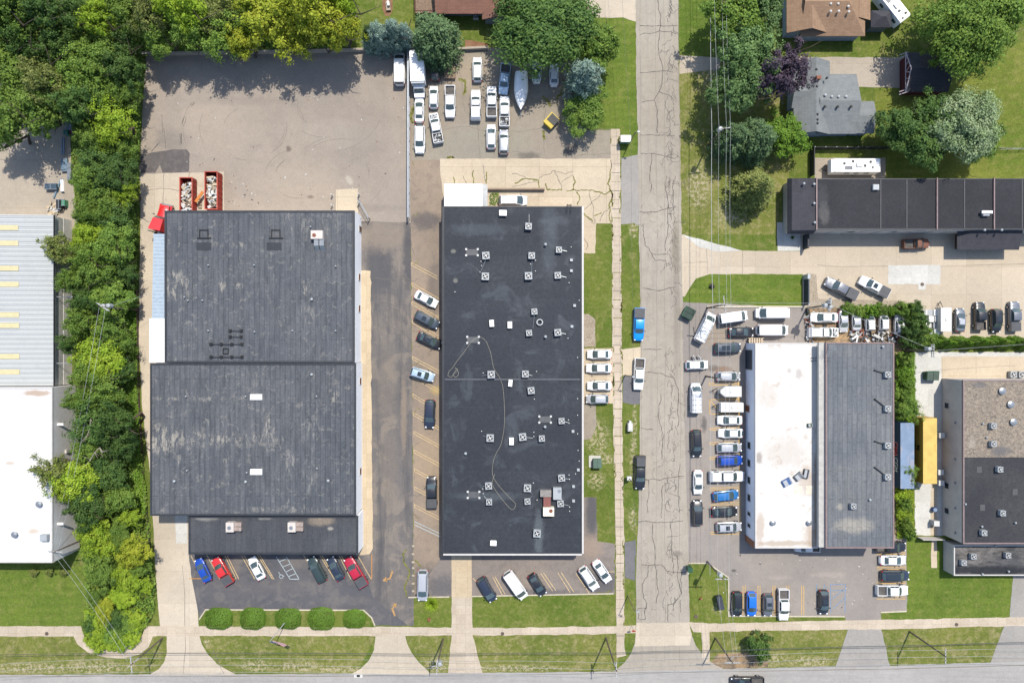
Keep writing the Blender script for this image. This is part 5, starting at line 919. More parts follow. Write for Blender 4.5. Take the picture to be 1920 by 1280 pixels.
CL = [
 ('van', 749.5, 129, 90, 'white', 'white cargo van alone in shade beside the chain-link fence', gN, '', 62),
 ('suv', 816, 129, 90, 'black', 'black SUV in tree shade beside the box truck', gN, '', 45),
 ('suv', 895, 130, 90, 'white', 'white wagon with silver roof alone at the concrete wall', gN, 'sroof', 46),
 ('pickup', 946, 149, -96, 'pale', 'pale blue pickup half under the big dark maple', gN, '', 58),
 ('sedan', 786, 206, 90, 'white', 'white sedan just behind the box truck cab', gN, '', 48),
 ('hatch', 813, 182, 90, 'white', 'white hatchback with red tail corners beside the box truck', gN, '', 43),
 ('pickup', 844, 191, -90, 'white', 'white pickup with empty dark bed facing south below the flatbed trailer', gN, '', 60),
 ('pickup', 817.5, 240, 101, 'white', 'slanted white pickup missing its hood with scrap in bed', gN, 'engine junk', 57),
 ('suv', 787, 261, -90, 'white', 'white SUV facing south, last along the fence', gN, '', 54),
 ('xpickup', 892, 197, 90, 'white', 'white pickup with white bed cap, alone in its row', gN, 'cap', 57),
 ('pickup', 922, 191, 90, 'white', 'white pickup with brown bed floor facing the maple', gN, '', 58),
 ('pickup', 946, 209, 90, 'white', 'white pickup loaded with scrap below the pale blue pickup', gN, 'junk', 57),
 ('hatch', 921, 256, 90, 'white', 'white compact at the south end left of the silver SUV', gN, '', 47),
 ('suv', 944.5, 266, 90, 'silver', 'silver SUV, southernmost right of the white compact', gN, '', 46),
 ('sedan', 1006, 134, 90, 'white', 'white car backed under maple beside the boat', gN, '', 44),
 ('sedan', 1039, 140, 90, 'white', 'white car under maple beside the blue spruce', gN, '', 44),
 ('sedan', 799, 560.5, -28, 'white', 'white sedan, first angled car in the lane stalls', gL, '', 47),
 ('suv', 800.5, 599.5, -27, 'slate', 'dark grey-green SUV with roof rails in angled lane stall', gL, 'sun', 50),
 ('sedan', 805, 638, -25, 'black', 'black sedan with sunroof in angled lane stall', gL, 'sun', 50),
 ('suv', 792, 702, -17, 'pale', 'pale blue-grey SUV with large dark sunroof in lane stall', gL, 'sun', 47),
 ('suv', 806, 776, -92, 'navy', 'black SUV parked straight along the black-roofed building', gL, '', 54),
 ('pickup', 809.5, 922.5, 91, 'black', 'black pickup with grey bed cover along the black-roofed building', gL, 'ton', 59),
 ('pickup', 1198, 608, -92, 'sky', 'bright blue pickup with grey bed cover on the street edge', gT, 'ton', 62),
 ('pickup', 1198, 701, -93, 'white', 'white pickup with worn metal bed on the street edge', gT, '', 60),
 ('pickup', 1200, 885, -91, 'black', 'black pickup with grey bed cap on the street edge', gT, 'gcap', 63),
 ('van', 1322, 614, 63, 'white', 'white van with ladder rack parked slantwise by green dumpster', gV, 'rack', 60),
 ('van', 1374.5, 594.5, 8, 'white', 'white van with dark rear windows, tilted beside the slanted rack van', gV, '', 55),
 ('sedan', 1389, 622.5, 1, 'black', 'black sedan between four white vans', gV, '', 49),
 ('van', 1447, 587, 180, 'white', 'white van facing west at the grass kerb, north of another', gV, '', 62),
 ('van', 1448, 619, 0, 'white', 'white van facing east just north of the white roof', gV, '', 60),
 ('suv', 1364, 652, 1, 'slate', 'blue-grey SUV with pale roof and sunroof beside the shop corner', gV, 'sun pan', 51),
 ('hatch', 1307, 684, 2, 'white', 'white car with two doors standing open', gM, 'doors', 43),
 ('hatch', 1366, 705.5, 0, 'silver', 'silver hatchback with its hood off and engine showing', gE, 'engine', 46),
 ('van', 1304, 746, 90, 'white', 'white ladder-rack van facing north in the middle of the lot', gM, 'rack', 57),
 ('suv', 1306, 831, -88, 'black', 'black SUV with red tail lamps south of the rack van', gM, '', 51),
 ('sedan', 1309, 904, -90, 'white', 'white sedan between two black cars mid lot', gM, '', 46),
 ('suv', 1308, 961, 91, 'black', 'small black SUV, southernmost of the mid-lot line', gM, '', 48),
 ('sedan', 1369, 787.5, 180, 'white', 'white sedan facing west just below the box trailer', gE, '', 48),
 ('sedan', 1371, 812, 180, 'white', 'white sedan with black rear glass, second below the trailers', gE, 'reartop', 48),
 ('hatch', 1368, 839, 1, 'silver', 'silver hatchback above the royal blue SUV', gE, '', 48),
 ('suv', 1369, 863, 2, 'deep', 'royal blue SUV nosed to the white shop wall', gE, '', 48),
 ('pickup', 1363, 892.5, 0, 'white', 'long white pickup with white cap nosed to the shop', gE, 'cap', 66),
 ('hatch', 1361, 929, 7, 'midblue', 'mid blue hatchback parked slightly askew at the shop', gE, '', 49),
 ('sedan', 1358, 959, 2, 'black', 'black car between the mid blue hatchback and silver SUV', gE, '', 50),
 ('suv', 1367, 987.5, 2, 'silver', 'silver SUV with sunroof, last in the row at the shop', gE, 'sun', 48),
 ('sedan', 1124, 664, 180, 'white', 'pearl sedan, northernmost of four on the concrete stalls', gC, '', 47),
 ('sedan', 1123, 690, 180, 'white', 'champagne-white sedan, second from north on the concrete stalls', gC, '', 49),
 ('sedan', 1124, 723, 180, 'white', 'white sedan, third from north on the concrete stalls', gC, '', 47),
 ('hatch', 1120, 748, 180, 'silver', 'silver compact SUV, southernmost on the concrete stalls', gC, '', 43),
 ('sedan', 380, 1069, 116, 'deep', 'bright blue sedan at the left end of the front office stalls', gF, '', 47),
 ('pickup', 417, 1070, 121, 'red', 'bright red pickup with black bed cover beside the blue sedan', gF, 'ton', 56),
 ('sedan', 481, 1065.5, 118, 'white', 'white sedan alone beside the hatched disabled bay', gF, '', 46),
 ('suv', 594, 1067.5, 118, 'green', 'dark green SUV parked right of the hatched disabled bay', gF, '', 52),
 ('sedan', 629, 1066, 118, 'navy', 'dark blue sedan between the green SUV and crimson pickup', gF, '', 47),
 ('pickup', 667, 1072, 121, 'crimson', 'crimson pickup with grey bed cover by the orange line', gF, 'ton', 62),
 ('minivan', 792.5, 1097.5, -91, 'silver', 'silver minivan nosed onto the grass between driveways', gS, '', 59),
 ('minivan', 913, 1105, -60, 'navy', 'dark blue minivan angled beside the concrete walk', gS, '', 50),
 ('van', 967, 1096, -55, 'white', 'long white van angled in the south stalls', gS, '', 60),
 ('sedan', 1007.5, 1096, -58, 'black', 'small black sedan angled beside the long white van', gS, '', 46),
 ('suv', 1104.5, 1084, -56, 'white', 'white SUV with black rear glass in the south stalls', gS, '', 50),
 ('sedan', 1129, 1071, -56, 'white', 'white sedan with greenish glass nearest the sidewalk', gS, '', 48),
 ('suv', 1382.5, 1132, -90, 'black', 'black SUV at the kerb corner left of bright blue car', gB, '', 46),
 ('hatch', 1409.5, 1132.5, -90, 'blue', 'bright blue car backed from the south kerb', gB, '', 46),
 ('suv', 1440, 1134, -90, 'grey', 'grey SUV between bright blue car and white pickup', gB, 'sun', 42),
 ('pickup', 1469, 1133, -90, 'white', 'white pickup with black bed overhanging the south kerb', gB, '', 59),
 ('hatch', 1545, 1129, -90, 'black', 'black car with sunroof beside the faded blue disabled bay', gB, 'sun', 46),
 ('pickup', 1670, 1024.5, 0, 'black', 'black pickup partly hidden under the grey roof corner', gR, '', 56),
 ('sedan', 1675, 1050, 0, 'white', 'white car between two black ones at the east stalls', gR, '', 50),
 ('suv', 1679, 1079, 0, 'navy', 'black SUV between white car and white pickup, east stalls', gR, 'broof', 53),
 ('pickup', 1673, 1106, 0, 'white', 'white pickup with black bed, southernmost in the east stalls', gR, '', 59),
 ('pickup', 1513, 1025, 180, 'white', 'white pickup in shadow at the foot of the white roof', gR, '', 47),
 ('xpickup', 1401, 1278.5, 180, 'black', 'black pickup driving on the main road', None, '', 62),
 ('pickup', 1577, 541, 153, 'grey', 'dark grey pickup with covered bed parked slantwise on the concrete', gD, 'ton', 66),
 ('pickup', 1639, 537.5, 152, 'white', 'white pickup with sunroof and dark bed cover on the concrete', gD, 'ton sun', 61),
 ('xpickup', 1718, 457, 1, 'rust', 'rusty brown old pickup by the workshop doors', gD, '', 49),
 ('sedan', 1801, 600, 89, 'grey', 'grey sedan beside the white enclosed trailer', gD, 'sroof', 45),
 ('pickup', 1837, 592.5, 90, 'black', 'black pickup with open bed beside the hedge', gD, '', 53),
 ('suv', 1868, 601, -89, 'black', 'black SUV between two pickups by the hedge', gD, 'sun', 45),
 ('pickup', 1902, 593, 91, 'grey', 'grey pickup with bed cover at the right picture edge', gD, 'ton', 56),
 ('sedan', 1546, 595, 180, 'white', 'white sedan under the pole transformers in the weedy yard', gY, '', 52),
 ('xpickup', 1544, 623, 0, 'white', 'white pickup with cap and no hood, behind the grey roof', gY, 'cap engine', 57),
 ('sedan', 1582, 602, -88, 'silver', 'silver sedan facing south, first in the weedy yard row', gY, '', 42),
 ('sedan', 1606, 600, 92, 'silver', 'silver-white sedan, second in the weedy yard row', gY, '', 40),
 ('suv', 1631, 604, 92, 'white', 'white SUV stripped at the front, third in the weedy yard', gY, 'engine', 34),
 ('suv', 1657, 603, 90, 'white', 'white SUV stripped at the front, fourth in the weedy yard', gY, 'engine', 34),
 ('suv', 1686, 608, 90, 'white', 'white wreck half under the dark bushes in the yard', gY, '', 38),
 ('minivan', 962, 376, 0, 'white', 'white van in the sunken dock behind the black roof', None, '', 54),
 ('sedan', 88, 145, 88, 'pale', 'pale car glimpsed through the trees at upper left', None, '', 46)]
for k_, px, py, hd, col, lab, grp, opt, lp in CL: car(k_, px, py, hd, col, lab, None, grp, opt, Lpx=lp)
def drop_tree(o):
    for ch in list(o.children): drop_tree(ch)
    bpy.data.objects.remove(o)
for k_ in CARS: drop_tree(CARS[k_][0])
for o in C.objects:
    if '_s' in o: del o['_s']
# ---- other vehicles and trailers
def put(o, px, py, hd, z=.03, zz=1.0):
    X, Y = P(px, py, zz); o.location = (X, Y, z); o.rotation_euler = (0, 0, R(hd)); return o
def wheels(o, xs, hw, r=.36, w_=.24):
    for x in xs:
        for sg in (-1, 1):
            q = MB(); q.tube((x, sg * (hw - w_), r), (x, sg * hw, r), r, n=14); a = q.build('wheel', m_tire, o); q = MB(); q.tube((x, sg * hw, r), (x, sg * (hw + .02), r), r * .55, n=10); q.build('rim', m_rim, a)
def box_body(o, x0, x1, hw, z0, z1, mat, name='box', ribs=True, rib_mat=None):
    q = MB(); q.rbox(x0, x1, -hw, hw, z0, z1)
    if ribs:
        k = int((x1 - x0) / .6)
        for i in range(1, k): x = x0 + (x1 - x0) * i / k; q.rbox(x - .03, x + .03, -hw - .02, hw + .02, z0 + .1, z1 + .012)
    return q.build(name, mat, o)
bt = thing('box_truck', 'white box truck with dirty roof parked under the dark pine', 'truck'); put(bt, 784, 141, -88, zz=2)
b_ = box_body(bt, -4.0, 1.6, 1.28, .9, 3.4, m_white, 'cargo_box', False); q = MB(); q.rbox(1.6, 1.95, -1.2, 1.2, 2.4, 3.2); q.build('fairing', m_galv, bt)
q = MB(); hw = 1.05; q.add([(1.7, -hw, .5), (3.8, -hw * .92, .5), (3.8, hw * .92, .5), (1.7, hw, .5), (1.7, -hw, 1.3), (3.8, -hw * .88, 1.15), (3.8, hw * .88, 1.15), (1.7, hw, 1.3)], [(4, 5, 6, 7), (0, 1, 5, 4), (1, 2, 6, 5), (2, 3, 7, 6), (3, 0, 4, 7)]); q.add([(1.7, -1, 1.3), (3.0, -1, 1.3), (3.0, 1, 1.3), (1.7, 1, 1.3), (1.7, -.9, 2.2), (2.5, -.9, 2.2), (2.5, .9, 2.2), (1.7, .9, 2.2)], [(4, 5, 6, 7), (0, 1, 5, 4), (1, 2, 6, 5), (2, 3, 7, 6)]); q.build('cab', PA['white'], bt)
q = MB(); q.add([(3.02, -.9, 1.38), (3.02, .9, 1.38), (2.56, .8, 2.12), (2.56, -.8, 2.12)], [(0, 1, 2, 3)]); q.build('windshield', m_cg, bt)
for sg in (-1, 1): q = MB(); q.box(3.75, sg * .75, .8, .12, .3, .2); q.build('headlight', m_hl, bt)
wheels(bt, (-2.6, 3.0), 1.12, .42)
ft = thing('flatbed_trailer', 'brown plank flatbed trailer between the black SUV and white wagon', 'trailer'); put(ft, 843.5, 126, -90, zz=.7)
q = MB()
for k in range(9): y = -.98 + k * .218; q.rbox(-2.1, 2.1, y, y + .2, .62, .68)
q.build('deck', m_wood, ft); q = MB(); q.rbox(-2.15, 2.15, -1.05, -.99, .5, .8); q.rbox(-2.15, 2.15, .99, 1.05, .5, .8); q.tube((2.1, -.6, .5), (3.2, 0, .5), .05); q.tube((2.1, .6, .5), (3.2, 0, .5), .05); q.build('frame', m_door, ft); wheels(ft, (-.5,), 1.25, .34)
bo = thing('covered_boat', 'white shrink-wrapped boat on trailer with pointed bow beside the maple', 'boat'); put(bo, 977, 170, -91, zz=1.3)
rows = []
for x, w_, zt, zs in ((-3.6, .98, 1.5, 1.25), (-3.4, 1.12, 1.65, 1.3), (-2, 1.26, 1.85, 1.35), (0, 1.3, 2.0, 1.4), (1.4, 1.08, 1.9, 1.45), (2.5, .68, 1.75, 1.5), (3.2, .3, 1.65, 1.55), (3.6, .03, 1.58, 1.56)): rows.append([(x, -w_ * .45, .55 + max(0, x) * .12), (x, -w_, zs), (x, -w_ * .5, (zs + zt) / 2 + .08), (x, 0, zt), (x, w_ * .5, (zs + zt) / 2 + .08), (x, w_, zs), (x, w_ * .45, .55 + max(0, x) * .12)])
q = MB(); q.grid(rows); q.add(rows[0], [tuple(range(7))]); q.build('boat_cover', m_white, bo, True); q = MB(); q.tube((-3, -.6, .45), (3, -.2, .45), .05); q.tube((-3, .6, .45), (3, .2, .45), .05); q.tube((3, 0, .45), (4.6, 0, .5), .06); q.build('boat_trailer', m_steel, bo); wheels(bo, (-1.2,), 1.1, .32, .2)
def trailer(px, py, hd, L, W_, H_, lab, mat, zz=2.3, vnose=False, ramp=False, grp=None):
    t = thing('enclosed_trailer', lab, 'trailer', group=grp); put(t, px, py, hd, zz=zz)
    q = MB(); h2 = L / 2; hw = W_ / 2
    poly = [(-h2, -hw), (h2 - (.9 if vnose else 0), -hw), (h2, -.25 if vnose else -hw), (h2, .25 if vnose else hw), (h2 - (.9 if vnose else 0), hw), (-h2, hw)]
    q.prism(poly if vnose else [(-h2, -hw), (h2, -hw), (h2, hw), (-h2, hw)], .55, H_); q.build('box', mat, t)
    q = MB(); q.box(0, 0, H_, L * .96, W_ * .96, .02) if not vnose else q.box(-.35, 0, H_, L * .8, W_ * .94, .02); q.box(0, 0, H_, .35, .35, .12); q.build('roof_cap', m_whitem, t)
    q = MB(); q.tube((h2 - .1, -.6, .5), (h2 + 1.3, 0, .5), .05); q.tube((h2 - .1, .6, .5), (h2 + 1.3, 0, .5), .05); q.tube((h2 + .9, 0, .1), (h2 + .9, 0, .9), .05); q.build('tow_bar', m_blackp, t); wheels(t, (-.4,), hw + .12, .33, .2); return t
trailer(1371, 734, 180, 3.9, 1.95, 2.2, 'white V-nosed enclosed trailer with tow bar by the shop', m_whitem, vnose=True)
trailer(1374, 764, 180, 4.1, 1.7, 2.0, 'white square box trailer in the yellow hatched bay', m_white)
trailer(1774, 599, 90, 4.4, 2.0, 2.3, 'white enclosed trailer beside pile of boxed panels', m_whitem)
def rv(px, py, hd, L, lab):
    t = thing('travel_trailer', lab, 'camper'); put(t, px, py, hd, zz=2.9); hw = 1.2; h2 = L / 2; q = MB()
    pr = [(-h2, .6), (-h2, 2.8), (-h2 + .3, 3.0), (h2 - .7, 3.0), (h2 - .1, 2.5), (h2, 1.6), (h2 - .3, .6)]
    q.add([(x, -hw, z) for x, z in pr] + [(x, hw, z) for x, z in pr], [tuple(range(7)), tuple(range(13, 6, -1))] + [(i + 7, (i + 1) % 7 + 7, (i + 1) % 7, i) for i in range(7)]); q.build('body', m_white, t)
    q = MB(); q.box(-.5, 0, 3.0, 1.0, .7, .25); q.build('air_conditioner', m_whitem, t); q = MB(); q.box(1.4, .5, 3.0, 1.4, .7, .04); q.build('solar_panel', plain('panel_grey', A(120, 124, 130), .4), t)
    for x, y, s in ((2.2, -.3, .4), (.6, -.7, .4), (-1.6, .1, .4), (-2.6, -.6, .4), (-3, .4, .3)): q = MB(); q.box(x, y, 3.0, s, s, .12); q.build('roof_vent', m_blackp, t)
    for sg in (-1, 1):
        for x in (-2.4, -.6, 1.2): q = MB(); q.box(x, sg * (hw + .01), 1.5, .9, .04, .6); q.build('window', m_cg, t)
    q = MB(); q.tube((h2 - .3, -.5, .5), (h2 + .9, 0, .5), .06); q.tube((h2 - .3, .5, .5), (h2 + .9, 0, .5), .06); q.build('tow_bar', m_blackp, t); wheels(t, (-.9, -.1), hw + .02, .35, .2); return t
rv(1605, 310, 180, 9.0, 'white camper trailer with roof vents behind the workshop row'); rv(1676, 8, -52 + 180, 7.0, 'white camper at the top edge beside the hip-roofed shed')
def dumpster(px, py, L, W_, H_, lab, seed):
    t = thing('roll_off_dumpster', lab, 'dumpster', group='red roll-off dumpsters'); put(t, px, py, 90, zz=H_); h2, hw = L / 2, W_ / 2; m_ = rusty('red_dumpster_paint', A(186, 62, 50), A(128, 70, 50), .6, .55)
    q = MB(); q.rbox(-h2, h2, -hw, hw, .2, .3); q.rbox(-h2, h2, -hw, -hw + .08, .3, H_); q.rbox(-h2, h2, hw - .08, hw, .3, H_); q.rbox(-h2, -h2 + .08, -hw + .08, hw - .08, .3, H_); q.rbox(h2 - .08, h2, -hw + .08, hw - .08, .3, H_); q.build('container', m_, t)
    q = MB(); q.rbox(-h2 - .05, h2 + .05, -hw - .07, -hw + .1, H_, H_ + .1); q.rbox(-h2 - .05, h2 + .05, hw - .1, hw + .07, H_, H_ + .1); q.rbox(-h2 - .05, -h2 + .1, -hw + .1, hw - .1, H_, H_ + .1); q.rbox(h2 - .1, h2 + .05, -hw + .1, hw - .1, H_, H_ + .1)
    for i in range(7): x = -h2 + .4 + i * (L - .8) / 6; q.rbox(x - .06, x + .06, -hw - .07, -hw, .3, H_); q.rbox(x - .06, x + .06, hw, hw + .07, .3, H_)
    q.build('rim_and_ribs', plain('red_dumpster_rim', A(206, 92, 72), .6, var=.15), t); r_ = random.Random(seed); q = MB()
    for i in range(150):
        q.mat(r_.choice([0, 0, 0, 1, 1, 2, 3])); q.X = Matrix.Translation((r_.uniform(-h2 + .6, h2 - .9), r_.uniform(-hw + .45, hw - .4), r_.uniform(.9, H_ - .25))) @ Matrix.Rotation(r_.uniform(0, 6), 4, 'Z') @ Matrix.Rotation(r_.uniform(-.6, .6), 4, 'X') @ Matrix.Rotation(r_.uniform(-.5, .5), 4, 'Y'); q.box(0, 0, 0, r_.uniform(.25, 1.3), r_.uniform(.12, .5), r_.uniform(.03, .2))
    tag(q.build('rubble', [m_whitem, m_cream, m_wood, m_blackp]), 'broken plasterboard and rubble in the ' + ('west' if seed == 1 else 'east') + ' red dumpster', 'rubble', kind='stuff')
    C.objects[-1].matrix_world = Matrix.LocRotScale(t.location, t.rotation_euler, Vector((1, 1, 1)))
dumpster(349, 367, 6.7, 2.3, 2.0, 'red roll-off dumpster of rubble, the western one beside the red tractor', 1); dumpster(396, 357, 6.9, 2.3, 2.4, 'red roll-off dumpster of rubble, the eastern one at warehouse wall', 2)
t = thing('roll_off_door', 'open orange steel tailgate and chained rungs between the dumpsters', 'gate'); q = MB(); X, Y = P(372, 368, 1.6); q.X = Matrix.Translation((X, Y, 1.2)) @ Matrix.Rotation(R(55), 4, 'Z'); q.box(0, 0, 0, 2.4, .5, .1); q.build('tailgate', plain('orange_steel', A(230, 140, 60), .6), t)
q = MB(); X, Y = P(374, 383, .5)
for k in range(7): q.box(X, Y - .6 + k * .28, .3 + .1 * (k % 2), .7, .1, .12)
q.build('rungs', m_door, t)
# red tractor and semi-trailer west of the warehouse
tr = thing('semi_tractor', 'red long-hood semi tractor nosed past the warehouse corner', 'truck'); put(tr, 301, 411, 78, zz=2)
q = MB(); q.add([(-2.4, -1.15, .9), (.5, -1.15, .9), (.5, 1.15, .9), (-2.4, 1.15, .9), (-2.2, -1.1, 3.5), (.0, -.95, 2.9), (.0, .95, 2.9), (-2.2, 1.1, 3.5)], [(4, 5, 6, 7), (0, 1, 5, 4), (1, 2, 6, 5), (2, 3, 7, 6), (3, 0, 4, 7)]); q.build('cab', PA['red'], tr)
q = MB(); rows = [[(x, y * w_, z - abs(y) ** 2 * .25) for y in (-1, -.6, 0, .6, 1)] for x, w_, z in ((.4, 1.0, 1.95), (1.5, .9, 1.85), (2.5, .8, 1.7), (2.75, .72, 1.45), (2.8, .7, .8))]; q.grid([r_[::-1] for r_ in rows]); q.build('hood', PA['red'], tr, True); q = MB(); q.add([(.52, -.95, 2.0), (.52, .95, 2.0), (.08, .85, 2.75), (.08, -.85, 2.75)], [(0, 1, 2, 3)]); q.build('windshield', m_cg, tr)
q = MB(); q.rbox(-4.2, -2.4, -.45, .45, .7, 1.0); q.rbox(2.75, 3.05, -1.15, 1.15, .5, .9); q.build('chassis', m_steel, tr)
for sg in (-1, 1): q = MB(); q.tube((-2.55, sg * .95, 1), (-2.55, sg * .95, 3.7), .09); q.build('exhaust_stack', m_steel, tr); q = MB(); q.box(.7, sg * 1.35, 1.9, .12, .3, .4); q.build('mirror', m_blackp, tr); q = MB(); q.box(2.3, sg * 1.0, .6, 1.1, .35, .5); q.build('fender', PA['red'], tr)
wheels(tr, (2.1, -2.9, -3.9), 1.2, .5, .3)
st_ = thing('semi_trailer', 'long white semi-trailer with rippled roof close along the warehouse', 'trailer'); put(st_, 299, 520, 89, zz=4.1); box_body(st_, -7.9, 7.9, 1.28, 1.1, 4.0, plain('trailer_shade_tint', A(206, 222, 236, 2.1), .4, var=.05), 'cargo_box'); q = MB()  # white box tinted blue-grey so the colour itself carries the shade
for k in range(24): q.rbox(-7.8 + k * .66, -7.55 + k * .66, -1.2, 1.2, 4.0, 4.03)
q.build('roof_ripples', plain('trailer_roof_shade_tint', A(196, 216, 234, 2.2), .4), st_); wheels(st_, (-6.6, -5.3), 1.25, .5, .3)  # ripples share the shade tint painted on the box
# shipping containers
m_cb = plain('container_blue', A(24, 52, 88, 1.3), .5, var=.12); m_cbt = rusty('container_blue_roof', A(152, 176, 206), A(196, 190, 194), .6, .52); m_cy = plain('container_yellow', A(224, 178, 70), .5, var=.1); m_cyt = rusty('container_yellow_roof', A(252, 218, 124), A(226, 162, 60), .8, .6)
def container(name, lab, px, py, L, H_, side, top):
    t = thing(name, lab, 'container'); put(t, px, py, 90, zz=H_, z=.05); h2, hw = L / 2, 1.2; q = MB(); q.rbox(-h2, h2, -hw, hw, .1, H_ - .02); k = int(L / .28)
    for i in range(k): x = -h2 + .2 + i * (L - .4) / (k - 1); q.rbox(x - .06, x + .06, -hw - .04, hw + .04, .25, H_ - .2)
    q.build('side_panels', side, t); q = MB(); q.rbox(-h2, h2, -hw - .05, hw + .05, H_ - .02, H_ + .01)
    for i in range(k): x = -h2 + .2 + i * (L - .4) / (k - 1); q.rbox(x - .05, x + .05, -hw + .1, hw - .1, H_ + .01, H_ + .04)
    q.build('roof', top, t); q = MB(); q.rbox(-h2 - .05, -h2, -hw, -.03, .15, H_ - .05); q.rbox(-h2 - .05, -h2, .03, hw, .15, H_ - .05)
    for y in (-.9, -.4, .4, .9): q.tube((-h2 - .08, y, .2), (-h2 - .08, y, H_ - .1), .03, n=5)
    q.build('door', side, t); return t
def wordmark(text, size, loc, rot, mat, parent, ext=.012, sx=1.0):
    cu = bpy.data.curves.new('lettering', 'FONT'); cu.body = text; cu.size = size; cu.extrude = ext; cu.align_x = 'LEFT'; cu.offset = .012; o = bpy.data.objects.new('lettering', cu); C.objects.link(o)
    dg = bpy.context.evaluated_depsgraph_get(); me = bpy.data.meshes.new_from_object(o.evaluated_get(dg)); bpy.data.objects.remove(o)
    me.materials.clear(); me.materials.append(mat); o = bpy.data.objects.new('lettering', me); C.objects.link(o); o.parent = parent; o.location = loc; o.rotation_euler = rot; o.scale = (sx, 1, 1); return o
cbx = container('blue_shipping_container', 'blue shipping container with pale roof lettered on its west side', 1701, 854, 12.0, 3.3, m_cb, m_cbt)
# lettering faces west: local +Y is west once the container is turned by 90 degrees
mr = plain('logo_red', A(226, 60, 66), .5); mw_ = plain('logo_white', A(236, 238, 240), .5)
wordmark('CMA', 1.7, (2.35, 1.27, 1.25), (R(90), 0, R(180)), mw_, cbx, .004, .74); wordmark('CMA', 1.55, (2.3, 1.30, 1.32), (R(90), 0, R(180)), mr, cbx, .012, .78); wordmark('CGM', 1.7, (-.55, 1.28, 1.25), (R(90), 0, R(180)), mw_, cbx, .012, .7)
cyx = container('yellow_shipping_container', 'yellow shipping container with rusty roof end beside the block building', 1743.5, 845, 11.9, 3.8, m_cy, m_cyt)
mk = plain('logo_dark', A(40, 36, 30), .5); wordmark('M', 1.3, (.9, 1.27, 1.9), (R(90), 0, R(180)), mk, cyx); wordmark('SC', 1.0, (.95, 1.27, .85), (R(90), 0, R(180)), mk, cyx)
# ---------------------------------------------------------------- vegetation
rng = np.random.default_rng(11)
LB = 1.8
def leaf_mat(name, dark, light, tip=None, trans=.3):
    dark, light, tip = [tuple(min(.6, v * LB) for v in q[:3]) + (1,) for q in (dark, light, tip or light)]
    g = G(name); x = g.n('ShaderNodeNewGeometry'); oi = g.n('ShaderNodeObjectInfo')
    c = g.mix(x.outputs['Random Per Island'], dark, light)
    c = g.mix(g.math('MULTIPLY', g.ramp(g.noise(.45, 4, .6), .4, .68), .55), c, tip or light)
    v = g.ramp(oi.outputs['Random'], 0, 1, .86, 1.14); c = g.mix(1.0, c, _grey(g, v), 'MULTIPLY')
    g.out(c, .65, None, spec=.2)
    tr = g.n('ShaderNodeBsdfTranslucent'); g.L(c, tr.inputs[0]); mx = g.n('ShaderNodeMixShader'); mx.inputs[0].default_value = trans
    g.L(g.b.outputs[0], mx.inputs[1]); g.L(tr.outputs[0], mx.inputs[2]); g.L(mx.outputs[0], g.t.nodes['Material Output'].inputs[0]); return g.m
LM = dict(
    mid=leaf_mat('leaves_mid_green', A(70, 98, 38), A(118, 146, 62), A(132, 154, 66)), dark=leaf_mat('leaves_dark_green', A(50, 78, 38), A(90, 118, 58), A(102, 126, 58)),
    yel=leaf_mat('leaves_yellow_green', A(112, 128, 30), A(166, 176, 60), A(176, 176, 58)), lime=leaf_mat('leaves_lime', A(104, 134, 30), A(150, 174, 56), A(160, 176, 60)),
    olive=leaf_mat('leaves_olive', A(84, 98, 46), A(132, 142, 76), A(150, 154, 88)), blue=leaf_mat('needles_blue_grey', A(98, 122, 108), A(148, 170, 154), A(144, 164, 150), .1),
    spruce=leaf_mat('needles_dark_green', A(50, 72, 44), A(94, 118, 78), A(104, 126, 80), .1), purple=leaf_mat('leaves_dark_purple', A(48, 40, 52), A(84, 70, 82), A(84, 72, 84), .1),
    silver=leaf_mat('leaves_silver_green', A(84, 108, 62), A(150, 170, 122), A(168, 182, 144), .2), willow=leaf_mat('leaves_grey_green', A(64, 92, 48), A(112, 140, 84), A(120, 146, 90)),
    clip=leaf_mat('leaves_sheared_bush', A(58, 82, 24), A(88, 118, 36), A(92, 122, 40), .1), hedge=leaf_mat('leaves_clipped_hedge', A(62, 92, 26), A(104, 138, 40), A(110, 142, 44), .15), gold=leaf_mat('needles_gold_green', A(74, 86, 42), A(124, 132, 70), A(140, 142, 78), .1))
m_bark = plain('bark', A(96, 84, 70), .9, var=.3, scale=4); m_barkl = plain('pale_bare_wood', A(176, 166, 150), .9, var=.15)
def quads(name, P4, mats, parent=None):
    n = len(P4); me = bpy.data.meshes.new(name); me.vertices.add(n * 4); me.vertices.foreach_set('co', P4.reshape(-1).astype(np.float32))
    me.loops.add(n * 4); me.loops.foreach_set('vertex_index', np.arange(n * 4, dtype=np.int32)); me.polygons.add(n)
    me.polygons.foreach_set('loop_start', np.arange(0, n * 4, 4, dtype=np.int32)); me.polygons.foreach_set('loop_total', np.full(n, 4, dtype=np.int32))
    me.update(calc_edges=True); me.validate()
    for m in mats: me.materials.append(m)
    return me
def unit(v): return v / (np.linalg.norm(v, axis=-1, keepdims=True) + 1e-9)
def leaves(pos, nrm, size, asp=.62):
    n = len(pos); t = unit(np.cross(nrm, rng.normal(size=(n, 3)))); b = np.cross(nrm, t); s = (size * rng.uniform(.6, 1.3, n))[:, None]
    return np.stack([pos + t * s, pos + b * s * asp, pos - t * s, pos - b * s * asp], 1)
